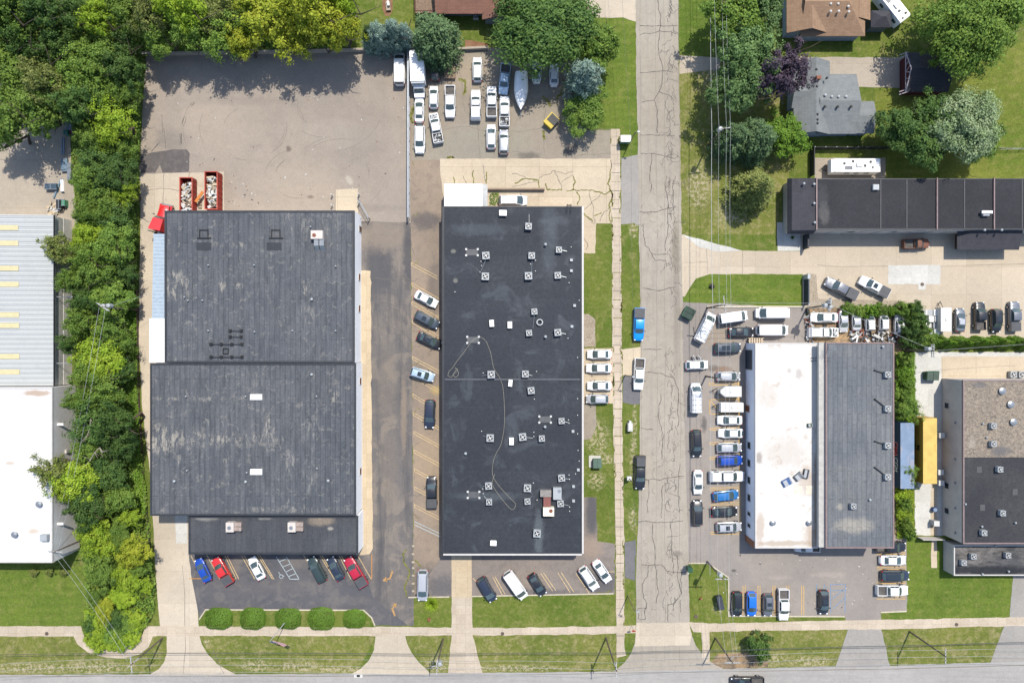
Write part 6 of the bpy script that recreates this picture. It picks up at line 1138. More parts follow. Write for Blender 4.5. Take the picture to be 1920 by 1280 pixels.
def crown_broad(R_, H_, clumps, per, lsize, flat=.75, lump=.3, seed=0, droop=0, ragged=.25):
    """clumps of leaves through an uneven dome of radius R_; z from 0 (crown base) to H_"""
    global rng; rng = np.random.default_rng(seed + 100)
    ph = rng.uniform(0, 6.28, 6); am = rng.uniform(.3, 1, 6); out = []
    big = unit(rng.normal(size=(9, 3)) * [1, 1, .6] + [0, 0, .35])
    for i in range(clumps):
        d_ = unit(rng.normal(size=3) + np.array([0, 0, .35])); 
        if d_[2] < -.25: d_[2] *= -.5
        a = math.atan2(d_[1], d_[0]); lobe = 1 + lump * (.5 * am[0] * math.sin(2 * a + ph[0]) + .5 * am[1] * math.sin(3 * a + ph[1]) + .4 * am[2] * math.sin(5 * a + ph[2]))
        lobe += lump * .6 * (max(0, np.max(big @ d_)) ** 6 - .4)
        r = R_ * lobe * (rng.uniform(.62, 1.0) if i % 4 else rng.uniform(.25, .62)); c = np.array([d_[0] * r, d_[1] * r, H_ * .42 + d_[2] * H_ * .56 * lobe * (r / R_ / lobe)])
        cr = R_ * rng.uniform(.13, .25) * (1 if i % 7 else 1.35); m = int(per * rng.uniform(.7, 1.3)); v = unit(rng.normal(size=(m, 3)) + d_ * .35 + [0, 0, .25]); rr = cr * rng.uniform(.35, 1.0, (m, 1)) ** .6
        if ragged: rr *= 1 + ragged * rng.normal(size=(m, 1))
        p = c + v * rr * [1, 1, flat]
        if droop: p[:, 2] -= droop * np.linalg.norm(p[:, :2], axis=1) ** 2 / R_ * .3
        nn = unit(v * .7 + d_ * .3 + [0, 0, .5] + rng.normal(size=(m, 3)) * .42); out.append(leaves(p, nn, np.full(m, lsize)))
    return np.concatenate(out)
def crown_conifer(R_, H_, whorls, arms, per, lsize, seed=0, top=.08, up=.0):
    global rng; rng = np.random.default_rng(seed + 300); out = []
    for w_ in range(whorls):
        t = w_ / (whorls - 1); z = H_ * (t ** .9); rad = R_ * ((1 - t) ** .72 * (1 - top) + top) * rng.uniform(.9, 1.08); na = max(4, int(arms * (1 - t * .6)))
        for a_ in range(na):
            a = 2 * PI * a_ / na + rng.uniform(-.25, .25) + w_ * 1.3; rl = rad * rng.uniform(.72, 1.1); m = max(6, int(per * rl / R_ + 4)); s = rng.uniform(.15, 1, m) ** .7
            side = rng.normal(size=m) * .13 * rl * (1.15 - s) + rng.normal(size=m) * .05 * R_; zz = z - .22 * rl * s + rng.normal(size=m) * .05 * R_ + up * s * rl
            p = np.stack([np.cos(a) * rl * s - np.sin(a) * side, np.sin(a) * rl * s + np.cos(a) * side, zz], 1); dirv = np.array([math.cos(a), math.sin(a), -.1])
            nn = unit(np.array([0, 0, 1.0]) + rng.normal(size=(m, 3)) * .45); tt = unit(dirv + np.stack([-np.sin(a) * np.sign(side) * .7, np.cos(a) * np.sign(side) * .7, np.zeros(m)], 1) + rng.normal(size=(m, 3)) * .3)
            b = unit(np.cross(nn, tt)); sz = (lsize * rng.uniform(.7, 1.3, m))[:, None]; out.append(np.stack([p + tt * sz, p + b * sz * .33, p - tt * sz, p - b * sz * .33], 1))
    return np.concatenate(out)
PRO = {}
def proto(key):
    if key in PRO: return PRO[key]
    k, i = key[0], int(key[1:] or 0)
    if k == 'B': R_, H_ = 5.0, 6.5; q = crown_broad(R_, H_, 120, 80, .24, seed=i, lump=.34)              # broadleaf, medium
    elif k == 'L': R_, H_ = 9.0, 9.0; q = crown_broad(R_, H_, 330, 75, .27, seed=i + 20, lump=.22, flat=.7)     # large
    elif k == 'S': R_, H_ = 2.6, 2.6; q = crown_broad(R_, H_, 60, 60, .17, seed=i + 40, lump=.4)         # shrub
    elif k == 'R': R_, H_ = 5.0, 6.5; q = crown_broad(R_, H_, 75, 80, .22, seed=i + 50, lump=.5, ragged=.5)         # loose, ragged
    elif k == 'C': R_, H_ = 4.5, 9.0; q = crown_conifer(R_, H_, 24, 17, 46, .26, seed=i)                  # conifer
    elif k == 'D': R_, H_ = 5.0, 7.5; q = np.concatenate([crown_conifer(R_, H_, 20, 20, 50, .24, seed=i + 9, top=.25, up=.1), crown_broad(R_ * .82, H_, 60, 50, .22, seed=i + 60, lump=.15)])   # dense pine
    elif k == 'H':                                                                          # clipped mound
        global rng; rng = np.random.default_rng(77 + i); v = unit(rng.normal(size=(5200, 3)) * [1, 1, 1]); v[:, 2] = np.abs(v[:, 2]); R_, H_ = 2.4, 1.5
        e = 3.4; s_ = (np.abs(v[:, 0]) ** e + np.abs(v[:, 1]) ** e + np.abs(v[:, 2]) ** e) ** (-1 / e); p = v * s_[:, None] * [2.4, 1.95, 1.45] * (1 + rng.normal(size=(len(v), 1)) * .022 + .035 * np.sin(v[:, :1] * 7 + i * 2) * np.sin(v[:, 1:2] * 6 + i)); q = leaves(p, unit(v + [0, 0, .3] + rng.normal(size=v.shape) * .35), np.full(len(v), .1))
    elif k == 'G':                                                                          # ornamental grass / upright arborvitae mound
        rng = np.random.default_rng(5); m = 900; a = rng.uniform(0, 6.28, m); l = rng.uniform(.5, 1.7, m); el = rng.uniform(.2, 1.3, m); dr = np.stack([np.cos(a) * np.cos(el), np.sin(a) * np.cos(el), np.sin(el)], 1); R_, H_ = 1.7, 1.6
        p0 = dr * .1; p1 = dr * l[:, None]; sd = np.stack([-np.sin(a), np.cos(a), np.zeros(m)], 1) * .05; q = np.stack([p0 + sd, p1 + sd * .5 - [0, 0, .15], p1 - sd * .5 - [0, 0, .15], p0 - sd], 1)
    elif k == 'A':                                                                          # arborvitae column
        rng = np.random.default_rng(31 + i); m = 2600; t = rng.uniform(0, 1, m) ** 1.1; a = rng.uniform(0, 6.28, m); R_, H_ = 1.0, 2.6; rr = 1.0 * np.sin(np.clip((1 - t) * 1.25 + .22, 0, 1.57)) * (1 + .14 * np.sin(a * 5 + 6 * t) + rng.normal(size=m) * .07); p = np.stack([np.cos(a) * rr, np.sin(a) * rr, t * 2.6], 1)
        q = leaves(p, unit(np.stack([np.cos(a), np.sin(a), np.full(m, .7)], 1) + rng.normal(size=(m, 3)) * .35), np.full(m, .13), .5)
    q = q - 0.0; PRO[key] = (quads('crown_' + key, q, [LM['mid']]), R_, H_); return PRO[key]
def trunk_mesh(h, r, limbs, spread, seed):
    rr = random.Random(seed); m = MB(); pts = [(0, 0, 0)]; k = 4
    for i in range(1, k + 1): pts.append((rr.uniform(-.15, .15) * i, rr.uniform(-.15, .15) * i, h * i / k))
    for i in range(k): m.tube(pts[i], pts[i + 1], r * (1 - .17 * i), r * (1 - .17 * (i + 1)), 8)
    for i in range(limbs):
        j = rr.randint(2, k); a = rr.uniform(0, 6.28); L_ = spread * rr.uniform(.5, .95); p = pts[j]; q = (p[0] + math.cos(a) * L_ * .5, p[1] + math.sin(a) * L_ * .5, p[2] + L_ * .45); e = (p[0] + math.cos(a + .2) * L_, p[1] + math.sin(a + .2) * L_, p[2] + L_ * .6)
        m.tube(p, q, r * .4, r * .22, 6); m.tube(q, e, r * .22, r * .08, 5)
    return m
TRK = {}
def tree(px, py, rpx, h, kind, leafk, label, cat='tree', group=None, name=None, sx=1, sy=1, rot=None, trunk=True):
    me, R_, H_ = proto(kind); r_m = rpx * .1 * (1 - h * .6 / HC); ch = h * (.62 if kind[0] in 'BLR' else .88 if kind[0] in 'CD' else 1.0); zb = h - ch; s = r_m / R_
    X, Y = P(px, py, h * .62); nm = name or {'C': 'conifer_tree', 'D': 'conifer_tree', 'S': 'shrub', 'H': 'clipped_bush', 'G': 'grass_tuft', 'A': 'columnar_shrub'}.get(kind[0], 'broadleaf_tree')
    rot = rnd.uniform(0, 6.28) if rot is None else rot
    root = thing(nm, label, cat, (X, Y, 0), 0, group)
    c = bpy.data.objects.new('crown' if kind[0] not in 'GHSA' else 'foliage', me); C.objects.link(c); c.parent = root; c.location = (0, 0, zb); c.scale = (s * sx, s * sy, ch / H_); c.rotation_euler = (0, 0, rot)
    c.material_slots[0].link = 'OBJECT'; c.material_slots[0].material = LM[leafk]
    if trunk and kind[0] not in 'GH':
        key = ('T', kind[0], int(px) % 3)
        if key not in TRK: o = trunk_mesh(1.0, .035 if kind[0] not in 'SA' else .03, 7 if kind[0] in 'BLR' else 0, .5, key[2]).build('trunk', m_bark, root); TRK[key] = o.data; o.scale = (h * .72,) * 3
        else: o = bpy.data.objects.new('trunk', TRK[key]); C.objects.link(o); o.parent = root; o.scale = (h * .72,) * 3
    return root
BEL = 'trees of the dense belt on the left'
def lab_for(lf, y):
    adj = {'mid': 'mid green', 'dark': 'dark green', 'yel': 'yellow-green', 'lime': 'bright lime green', 'olive': 'dull olive green'}[lf]
    zone = 'in the top-left corner wood' if y < 130 else 'in the belt beside the shaded junk yard' if y < 420 else 'in the belt beside the corrugated roof' if y < 730 else 'in the belt beside the white-roofed block' if y < 980 else 'in the rough patch above the sidewalk bend'
    return adj + ' broadleaf tree ' + zone
BT = [(-20, 60, 50, 12, 'mid'), (18, 30, 46, 13, 'mid'), (80, 20, 46, 13, 'dark'), (140, 32, 40, 11, 'dark'), (192, 42, 34, 11, 'lime'), (238, 18, 40, 12, 'mid'), (50, 80, 36, 10, 'dark'), (110, 85, 38, 10, 'dark'), (165, 85, 36, 9, 'mid'), (225, 85, 38, 9, 'dark'), (295, 28, 46, 12, 'olive'), (300, 72, 36, 9, 'mid'), (355, 60, 40, 9, 'mid'), (345, 20, 40, 11, 'lime'),
    (405, 26, 40, 10, 'olive'), (412, 70, 44, 8, 'mid'), (455, 82, 30, 7, 'yel'), (505, 40, 62, 11, 'yel'), (560, 72, 42, 9, 'yel'), (585, 22, 55, 11, 'yel'), (632, 60, 40, 9, 'yel'), (645, 10, 36, 10, 'lime'),
    (22, 135, 52, 12, 'mid'), (88, 160, 44, 11, 'olive'), (30, 210, 56, 12, 'mid'), (85, 215, 44, 11, 'mid'), (8, 250, 30, 11, 'mid'), (140, 150, 42, 11, 'mid'), (185, 128, 42, 10, 'mid'), (238, 132, 36, 9, 'dark'), (200, 178, 38, 9, 'mid'), (150, 200, 38, 10, 'dark'), (240, 180, 30, 8, 'mid'), (215, 235, 42, 9, 'lime'), (172, 262, 30, 9, 'mid'), (235, 280, 28, 7, 'mid'), (180, 300, 40, 8, 'dark'),
    (170, 340, 28, 8, 'mid'), (218, 328, 38, 8, 'dark'), (195, 378, 40, 8, 'mid'), (240, 365, 24, 6, 'lime'), (168, 405, 22, 7, 'mid'), (226, 420, 34, 8, 'dark'), (172, 440, 30, 8, 'lime'),
    (116, 468, 27, 10, 'olive'), (165, 482, 28, 9, 'mid'), (212, 462, 40, 9, 'mid'), (180, 515, 40, 9, 'mid'), (238, 512, 26, 7, 'dark'), (140, 525, 24, 9, 'mid'), (205, 556, 40, 9, 'mid'), (160, 562, 28, 9, 'dark'), (246, 565, 17, 4, 'mid'),
    (158, 600, 32, 9, 'mid'), (205, 618, 38, 9, 'mid'), (136, 645, 18, 8, 'dark'), (190, 668, 44, 9, 'lime'), (232, 640, 26, 6, 'mid'), (166, 696, 32, 9, 'mid'), (238, 694, 22, 6, 'dark'), (202, 735, 42, 9, 'mid'),
    (158, 750, 28, 9, 'mid'), (225, 786, 34, 11, 'dark'), (180, 795, 44, 11, 'dark'), (232, 830, 30, 10, 'dark'), (174, 838, 30, 9, 'mid'), (104, 880, 33, 10, 'olive'), (148, 900, 42, 10, 'lime'), (205, 882, 36, 8, 'dark'), (126, 918, 24, 9, 'lime'), (170, 945, 36, 9, 'dark'), (222, 935, 32, 7, 'mid'), (246, 970, 22, 5, 'lime'),
    (178, 985, 32, 6, 'lime'), (225, 1000, 28, 5, 'mid'), (196, 1020, 34, 6, 'lime'), (256, 1032, 32, 7, 'yel'), (192, 1072, 30, 5, 'mid'), (242, 1082, 32, 5, 'lime'), (262, 1062, 18, 5, 'mid'), (276, 1098, 13, 3, 'lime'), (180, 1120, 18, 3, 'mid'), (228, 1118, 24, 3, 'lime'), (198, 1140, 20, 3, 'yel')]
for i, (x, y, r_, h, lf) in enumerate(BT):
    h = h * (1.25 if y < 95 and x > 290 else 1) * rnd.uniform(.82, 1.15)
    tree(x, y, r_ * .95, h, ('B%d' % (i % 4)) if i % 3 else 'R%d' % (i % 2), lf, lab_for(lf, y), group=BEL, sx=rnd.uniform(.9, 1.1), sy=rnd.uniform(.9, 1.1))
SH = [(190, 1182, 30, 2, 'lime'), (232, 1172, 30, 2, 'mid'), (182, 1205, 22, 1.6, 'lime'), (222, 1202, 24, 1.6, 'lime'), (252, 1160, 24, 2, 'lime'), (172, 1178, 14, 2, 'dark'), (215, 1165, 20, 3, 'dark'), (205, 1190, 24, 2, 'mid'), (246, 1186, 20, 1.5, 'lime'), (198, 1158, 16, 2, 'yel'), (212, 1206, 20, 1.4, 'lime'), (248, 1200, 14, 1.2, 'lime')]
for i, (x, y, r_, h, lf) in enumerate(SH): tree(x, y, r_, h, 'S%d' % (i % 3), lf, {'lime': 'bright lime', 'mid': 'mid green', 'dark': 'dark green', 'yel': 'yellowish'}[lf] + ' low shrub in the sidewalk bend', 'shrub', 'shrubs inside the sidewalk bend')
T2 = [
 (694, 66, 20, 8, 'D0', 'spruce', 'dark spruce wedged between yellow-green tree and blue spruces'), (690, 82, 14, 5, 'D1', 'blue', 'small blue spruce at the west end of the row'), (708, 64, 27, 9, 'D0', 'blue', 'blue spruce, middle of the row behind the concrete wall'), (738, 60, 27, 10, 'D1', 'blue', 'tallest blue spruce, next to the large dark pine'), (760, 64, 20, 9, 'D0', 'blue', 'small blue-grey spruce touching the large dark pine'),
 (815, 66, 56, 10, 'D0', 'spruce', 'broad dark pine over the box truck and flatbed trailer'), (1018, 52, 90, 11.5, 'L0', 'dark', 'huge dark maple over the boat and white cars'), (1120, 88, 42, 9, 'B3', 'mid', 'mid green tree at the right flank of the dark maple'), (1097, 142, 41, 12, 'D1', 'blue', 'round pale blue spruce beside the dark maple'), (1100, 206, 42, 6, 'B2', 'mid', 'bright green bushy tree just south of the pale blue spruce'),
 (1374, 30, 54, 11, 'B0', 'mid', 'mid green tree at the top right of the street'), (1426, 26, 46, 10, 'B3', 'willow', 'grey-green tree at the top between street and tan house'), (1394, 98, 48, 12, 'B1', 'willow', 'northern grey-green willow-like tree in the row by the wires'), (1386, 170, 50, 12, 'B2', 'willow', 'southern grey-green willow-like tree left of the purple tree'), (1408, 138, 44, 12, 'B0', 'willow', 'grey-green tree filling the gap beside the purple tree'), (1462, 140, 48, 13, 'B0', 'purple', 'dark purple-leaved tree beside the grey shingle house'),
 (1422, 258, 48, 9, 'D0', 'spruce', 'dark spruce below the pole with transformer'), (1380, 258, 42, 9, 'D1', 'spruce', 'spruce under the utility pole crossarm by the street'), (1470, 250, 38, 6, 'B1', 'hedge', 'bright green rounded tree at the corner of the grey house'), (1424, 350, 48, 11, 'C1', 'gold', 'golden-green conifer alone on the lawn beside the workshop'),
 (1806, 52, 84, 14, 'L0', 'mid', 'largest green tree at the top right corner'), (1858, 20, 60, 13, 'B0', 'mid', 'green tree beyond the largest one at the top edge'), (1762, 92, 26, 11, 'B2', 'mid', 'green tree overhanging the dark garage roof'), (1690, 240, 46, 9, 'B3', 'dark', 'dark tree left of the silver-leaved tree'), (1745, 214, 36, 9, 'B1', 'dark', 'dark tree just south of the garage'), (1730, 268, 46, 9, 'B0', 'dark', 'dark tree nearest the workshop roof'), (1806, 236, 64, 11, 'L1', 'silver', 'large silver-leaved tree on the right-hand lawn'), (1842, 268, 34, 8, 'B2', 'mid', 'green tree at the foot of the silver-leaved one'),
 (1424, 1215, 27, 4.5, 'S1', 'dark', 'dark round tree on the south verge between street and driveway'), (1703, 765, 24, 5, 'R1', 'mid', 'thin branching tree at the north end of the containers'), (1704, 880, 15, 4, 'R0', 'mid', 'sapling growing between blue and yellow containers')]
for x, y, r_, h, kd, lf, lb in T2: big = r_ == 90; tree(x, y, r_, h, kd, lf, lb, group='garden trees around the plots', sx=1.14 if big else 1, sy=.86 if big else 1, rot=0 if big else None)
for i, (x, y, r_, h, lf) in enumerate([(1590, 581, 14, 2.2, 'mid'), (1612, 582, 15, 2.2, 'mid'), (1632, 582, 15, 2.4, 'hedge'), (1652, 582, 15, 2.4, 'mid'), (1672, 584, 12, 2.2, 'hedge'), (1700, 582, 18, 3, 'mid'), (1716, 578, 18, 3.5, 'dark'), (1722, 600, 22, 4, 'dark'), (1716, 622, 24, 4, 'dark'), (1738, 636, 22, 3.5, 'mid'), (1706, 642, 20, 3, 'dark'),
    (1700, 672, 15, 2, 'mid'), (1692, 700, 17, 2.2, 'hedge'), (1704, 722, 16, 2.2, 'mid'), (1690, 742, 16, 2.2, 'mid'), (1684, 766, 14, 2, 'dark'), (1690, 925, 14, 1.8, 'lime'), (1698, 945, 14, 2, 'mid'), (1690, 962, 12, 1.6, 'lime'), (1702, 985, 14, 2.4, 'mid'), (1706, 1002, 12, 2, 'mid'), (1704, 900, 12, 3.5, 'mid')]):
    tree(x, y, r_, h, 'S%d' % (i % 3), lf, ('low green bush along the gravel behind the dumped cars' if i < 5 else 'dense dark bush between dumped cars and white boxes' if i < 11 else 'overgrown bush in the strip east of the grey roof'), 'shrub', 'bushes of the weedy yard')
for k in range(21):
    x = 1742 + k * 9.6; tree(x, 642 + 3 * math.sin(k * 1.7), 9.5, 3.0 + .3 * math.sin(k * 2.3), 'A%d' % (k % 2), 'hedge' if k % 3 else 'mid', 'arborvitae in the thick green hedge south of the concrete drive', 'hedge plant', 'arborvitae hedge')
for x, lb in ((408, 'leftmost clipped round bush by the concrete driveway'), (472, 'second clipped bush from the concrete driveway'), (538.5, 'middle clipped bush behind the flagpole'), (601, 'clipped bush just right of the flagpole bush'), (663.5, 'smallest clipped bush, nearest the asphalt driveway')): tree(x, 1161, 24 if x < 650 else 21, rnd.uniform(1.1, 1.35), 'H%d' % (int(x) % 2), 'clip', lb, 'bush', 'clipped bushes along the front', rot=rnd.choice([0, PI]), sx=rnd.uniform(.93, 1.03), sy=rnd.uniform(.94, 1.08))
for x, lb in ((63, 'left of three small pale bushes below the white roof'), (92, 'middle of three small pale bushes below the white roof'), (119, 'right of three small pale bushes below the white roof')): tree(x, 1073, 8.5, 1.3, 'S0', 'olive', lb, 'bush', 'small bushes on the left lawn')
tree(808, 1134, 17, 1.4, 'G0', 'lime', 'spiky green plant on the grass by the silver minivan', 'plant')
tree(1487, 445, 4, .8, 'G0', 'mid', 'small plant on the pale slab by the workshop', 'plant')
# ground cover under the belt
def in_poly(x, y, poly):
    c = False; j = len(poly) - 1
    for i in range(len(poly)):
        if (poly[i][1] > y) != (poly[j][1] > y) and x < (poly[j][0] - poly[i][0]) * (y - poly[i][1]) / (poly[j][1] - poly[i][1]) + poly[i][0]: c = not c
        j = i
    return c
def cover(name, poly, n, mat, label, hmax=1.6, ls=.28, seed=3, lump=.5):
    global rng; rng = np.random.default_rng(seed); xs = [p[0] for p in poly]; ys = [p[1] for p in poly]; pts = []
    while len(pts) < n:
        x, y = rng.uniform(min(xs), max(xs)), rng.uniform(min(ys), max(ys))
        if in_poly(x, y, poly): pts.append(P(x, y))
    p = np.array(pts); hgt = hmax * (.45 + .55 * (np.sin(p[:, 0] * .9 + 1.3 * np.sin(p[:, 1] * .5)) * np.sin(p[:, 1] * 1.1 + p[:, 0] * .3)) ** 2) * rng.uniform(lump, 1, n)
    pos = np.stack([p[:, 0], p[:, 1], hgt], 1); nn = unit(np.array([0, 0, 1.0]) + rng.normal(size=(n, 3)) * .5); me = quads(name, leaves(pos, nn, np.full(n, ls)), [LM[mat]])
    o = bpy.data.objects.new(name, me); C.objects.link(o); return tag(o, label, 'undergrowth', kind='stuff')
BP = [(-40, -40), (660, -40), (660, 92), (300, 102), (272, 110), (266, 240), (262, 330), (262, 440), (258, 640), (266, 800), (280, 960), (289, 1060), (296, 1100), (290, 1150), (274, 1172), (266, 1190), (250, 1204), (225, 1211), (190, 1208), (166, 1196), (158, 1178), (170, 1130), (160, 1060), (150, 1000), (150, 930), (150, 700), (146, 430), (140, 320), (138, 190), (-40, 110)]
cover('undergrowth', BP, 42000, 'mid', 'low green undergrowth filling the tree belt', 1.7, .24)
cover('undergrowth', [(240, 560), (258, 560), (264, 800), (280, 960), (262, 960), (246, 800)], 5000, 'hedge', 'green vines along the brown boundary fence', 1.4, .16, 4)
cover('undergrowth', [(160, 1140), (268, 1150), (268, 1188), (248, 1205), (220, 1211), (190, 1208), (164, 1190)], 6000, 'lime', 'bright lime ground cover inside the sidewalk bend', 1.0, .17, 5)
cover('undergrowth', [(1678, 660), (1713, 660), (1713, 795), (1678, 795)], 3000, 'hedge', 'weeds in the strip beside the grey roof', 1.2, .17, 6)
cover('undergrowth', [(1678, 915), (1712, 915), (1712, 1008), (1680, 1008)], 2200, 'lime', 'weeds south of the blue container', .9, .16, 7)
cover('undergrowth', [(1700, 800), (1712, 800), (1716, 915), (1706, 915)], 900, 'mid', 'weeds between the two containers', 1.8, .16, 8)
cover('undergrowth', [(1573, 576), (1690, 576), (1690, 584), (1573, 584)], 1500, 'mid', 'weeds along the gravel strip', .7, .14, 9)
cover('undergrowth', [(918, 362), (935, 362), (935, 385), (918, 385)], 300, 'mid', 'weeds in the sunken dock corner', .3, .12, 10)
# fallen and bare branches
for i, (pts, lb) in enumerate((([(150, 830), (165, 815), (172, 800), (176, 785)], 'bare pale branch lying in the belt beside the white roof'), ([(168, 862), (178, 848), (190, 838), (198, 846)], 'forked dead branch among leaves beside the white roof'))):
    m = MB(); q = [P(a, b, 8.5) + (8.2 + .4 * j,) for j, (a, b) in enumerate(pts)]; m.path(q, .09, 6)
    r_ = random.Random(i)
    for j in range(7): p = q[j % 4]; m.tube(p, (p[0] + r_.uniform(-1.6, 1.6), p[1] + r_.uniform(-1.6, 1.2), p[2] + .5), .045, .015, 5)
    m.tube(q[-1], (q[-1][0] + .3, q[-1][1] + .5, 0), .1, .16, 6); tag(m.build('dead_branch', m_barkl), lb, 'branch')
# ---------------------------------------------------------------- rooftop units
def fan_unit(px, py, z, lab, grp, s=1.15, rot=0, cyl=True, H_=.85):
    X, Y = P(px, py, z + H_); u = thing('fan_unit', lab, 'fan unit', (X, Y, z), rot, grp); h = s / 2
    q = MB(); q.rbox(-h, h, -h, h, .12, H_); q.rbox(-h * .8, h * .8, -h * .8, h * .8, 0, .12)
    for sx in (-1, 1):
        for sy in (-1, 1): q.box(sx * h * .84, sy * h * .84, H_, s * .16, s * .16, .06)
    q.build('cabinet', m_galv, u)
    q = MB(); q.tube((0, 0, H_), (0, 0, H_ + .03), h * .74, n=16); q.build('fan_well', m_blackp, u)
    q = MB(); q.tube((0, 0, H_ + .03), (0, 0, H_ + .12), h * .25, n=10)
    for k in range(4): a = k * PI / 2 + .5; q.box(math.cos(a) * h * .42, math.sin(a) * h * .42, H_ + .045, h * .5, h * .2, .03, a)
    q.build('fan', m_whitem, u); return u
gU = 'fan units on the black membrane roof'
FU = [(991, 424, 'northernmost fan unit on the black roof'), (911, 479, 'fan unit right of the northern roof hatch'), (910, 518, 'fan unit below the one by the northern hatch'), (997, 479, 'fan unit mid-roof beside a tan pipe vent'), (991, 517, 'fan unit below the mid-roof one, north group'), (1048, 468, 'fan unit near the east edge, northern one'), (1046, 516, 'fan unit near the east edge, level with two others'),
 (1002, 584, 'fan unit just above the round exhaust collar'), (992, 624, 'fan unit below and left of the exhaust collar'), (1046, 623, 'fan unit near the east edge below the collar'), (921, 702, 'fan unit beside the hose loop at the roof joint'), (985, 701, 'fan unit just above the roof joint'), (996, 732, 'fan unit just below the roof joint'), (1053, 789, 'fan unit right of the eastern hatch'), (919, 821, 'fan unit alone left of the long hose'), (980, 819, 'left fan unit of the pair south of the eastern hatch'), (1016, 822, 'right fan unit of the pair south of the eastern hatch'),
 (916, 911, 'fan unit right of the southern hatch'), (917, 941, 'fan unit below the one by the southern hatch'), (989, 915, 'fan unit northwest of the brick-red duct'), (989, 940, 'fan unit directly west of the brick-red duct'), (1053, 896, 'fan unit above the pale blue air handler'), (1051, 944, 'fan unit below the pale blue air handler'), (1007, 1000, 'southernmost fan unit on the black roof')]
for x, y, lb in FU:
    fan_unit(x, y, 4.5, lb, gU, s=rnd.choice([1.05, 1.15, 1.2, 1.3]), rot=rnd.uniform(-.12, .12), H_=rnd.uniform(.7, .95)); 
pz = MB()
for x, y, dx, dy in ((1048, 468, 15, 3), (1046, 516, 16, 4), (1046, 623, 15, 3), (992, 424 - 6, 0, -16), (1002, 590, -3, 26), (998, 486, -2, 26), (911, 486, -9, 22), (985, 701, 13, 3), (1053, 789, 13, 3), (980, 819, 19, 2), (1053, 896, 15, 2), (1051, 944, 15, 3), (989, 915, 10, 12), (989, 940, 9, -12), (919, 821, -14, -4), (921, 702, -17, 2), (916, 911, -10, 0), (917, 941, -10, -12)):
    a = P(x, y, 4.7) + (4.7,); b = P(x + dx, y + dy, 4.7) + (4.7,); pz.tube(a, b, .045, n=5)
pz.build('conduit', m_steel, rc)
for x, y, w_, d_, lb in ((943, 399, 1.2, .9, 'small white roof box near the north edge of the black roof'), (922, 606, .7, 1.1, 'left small white box beside the hose loop'), (956, 609, .7, 1.1, 'right small white box, north of the roof joint'), (957, 718, .6, 1.1, 'small white box just below the roof joint'), (959, 827, .7, 1.2, 'small white box right of the long hose'), (925, 1018, 1.0, .8, 'small white box near the south edge of the black roof'), (1015, 1000, .1, .1, '')):
    if lb: X, Y = P(x, y, 5.2); u = thing('roof_box', lb, 'roof box', (X, Y, 4.5), rnd.uniform(-.1, .1), 'small white boxes on the black roof'); q = MB(); q.box(0, 0, 0, w_, d_, .65); q.build('casing', m_whitem, u); q = MB(); q.box(0, 0, .65, w_ * 1.12, d_ * 1.1, .06); q.build('lid', m_white, u)
X, Y = P(1045, 925, 5.7); u = thing('air_handler', 'pale blue rooftop air handler beside the brick-red duct', 'air handler', (X, Y, 4.5)); q = MB(); q.box(0, 0, .1, 1.5, 2.1, 1.1); q.box(0, 0, 0, 1.3, 1.9, .1); q.box(.05, -.95, 1.2, 1.5, .25, .06); q.build('casing', m_galv, u); q = MB(); q.tube((.35, .45, 1.2), (.35, .45, 1.26), .32, n=16); q.build('fan_ring', m_steel, u)
X, Y = P(1027, 943, 5.6); u = thing('air_handler', 'cream rooftop unit with brick-red duct and grey intake', 'air handler', (X, Y, 4.5)); q = MB(); q.box(.15, -1.5, .1, 1.95, 1.5, 1.3); q.build('casing', plain('cream_casing', A(246, 238, 214, 1.5), .5), u)
q = MB(); q.box(-.1, .3, .1, 1.3, 1.9, .7); q.box(-.1, .3, .8, .04, 1.9, .05); q.build('duct', plain('brick_red_duct', A(150, 92, 84), .6), u); q = MB(); q.box(-.35, 1.7, .1, 2.0, 1.2, .9); q.build('intake', plain('weathered_intake', A(160, 154, 148), .6, var=.2), u); q = MB(); q.tube((.55, -1.3, 1.4), (.55, -1.3, 1.45), .34, n=16); q.build('fan', m_brown, u)
# warehouse rooftop air handlers
def rtu(px, py, z, lab, flip, ducts=True):
    X, Y = P(px, py, z + 1.1); u = thing('air_handler', lab, 'air handler', (X, Y, z)); q = MB(); q.box(0, 0, .1, 2.1 if flip == 'v' else 1.4, 1.5 if flip == 'v' else 1.7, 1.1); q.box(0, 0, 0, 1.2, 1.2, .1); q.build('casing', plain('white_unit_casing', A(236, 226, 216), .5, var=.06), u)
    q = MB(); q.tube((-.45 if flip == 'v' else -.1, -.1, 1.2), (-.45 if flip == 'v' else -.1, -.1, 1.25), .34, n=16); q.build('fan', m_brown if flip == 'v' else m_steel, u)
    for k in range(2):
        q = MB()
        if flip == 'v': x0 = -.25 + k * .95 - .3; q.rbox(x0, x0 + .8, -1.9, -.75, .5, .95); q.add([(x0, -2.7, 0), (x0 + .8, -2.7, 0), (x0 + .8, -1.9, .95), (x0, -1.9, .95), (x0, -1.9, 0), (x0 + .8, -1.9, 0)], [(0, 1, 2, 3), (0, 3, 4), (1, 5, 2)])
        else: y0 = -.75 + k * .82; q.rbox(.7, 1.9, y0, y0 + .72, .1, .8); q.rbox(1.6, 1.95, y0, y0 + .72, .8, .95)
        q.build('duct', m_steel if flip == 'v' else plain('taupe_duct', A(186, 168, 158), .6), u)
rtu(594, 440, 5.66, 'white rooftop air handler with two silver ducts on the warehouse', 'v'); rtu(431, 988, 4.7, 'white air handler with taupe ducts, west end of the front roof', 'h'); rtu(547, 988, 4.7, 'white air handler with taupe ducts, middle of the front roof', 'h')
gg = 'fan units on the grey shop roof'
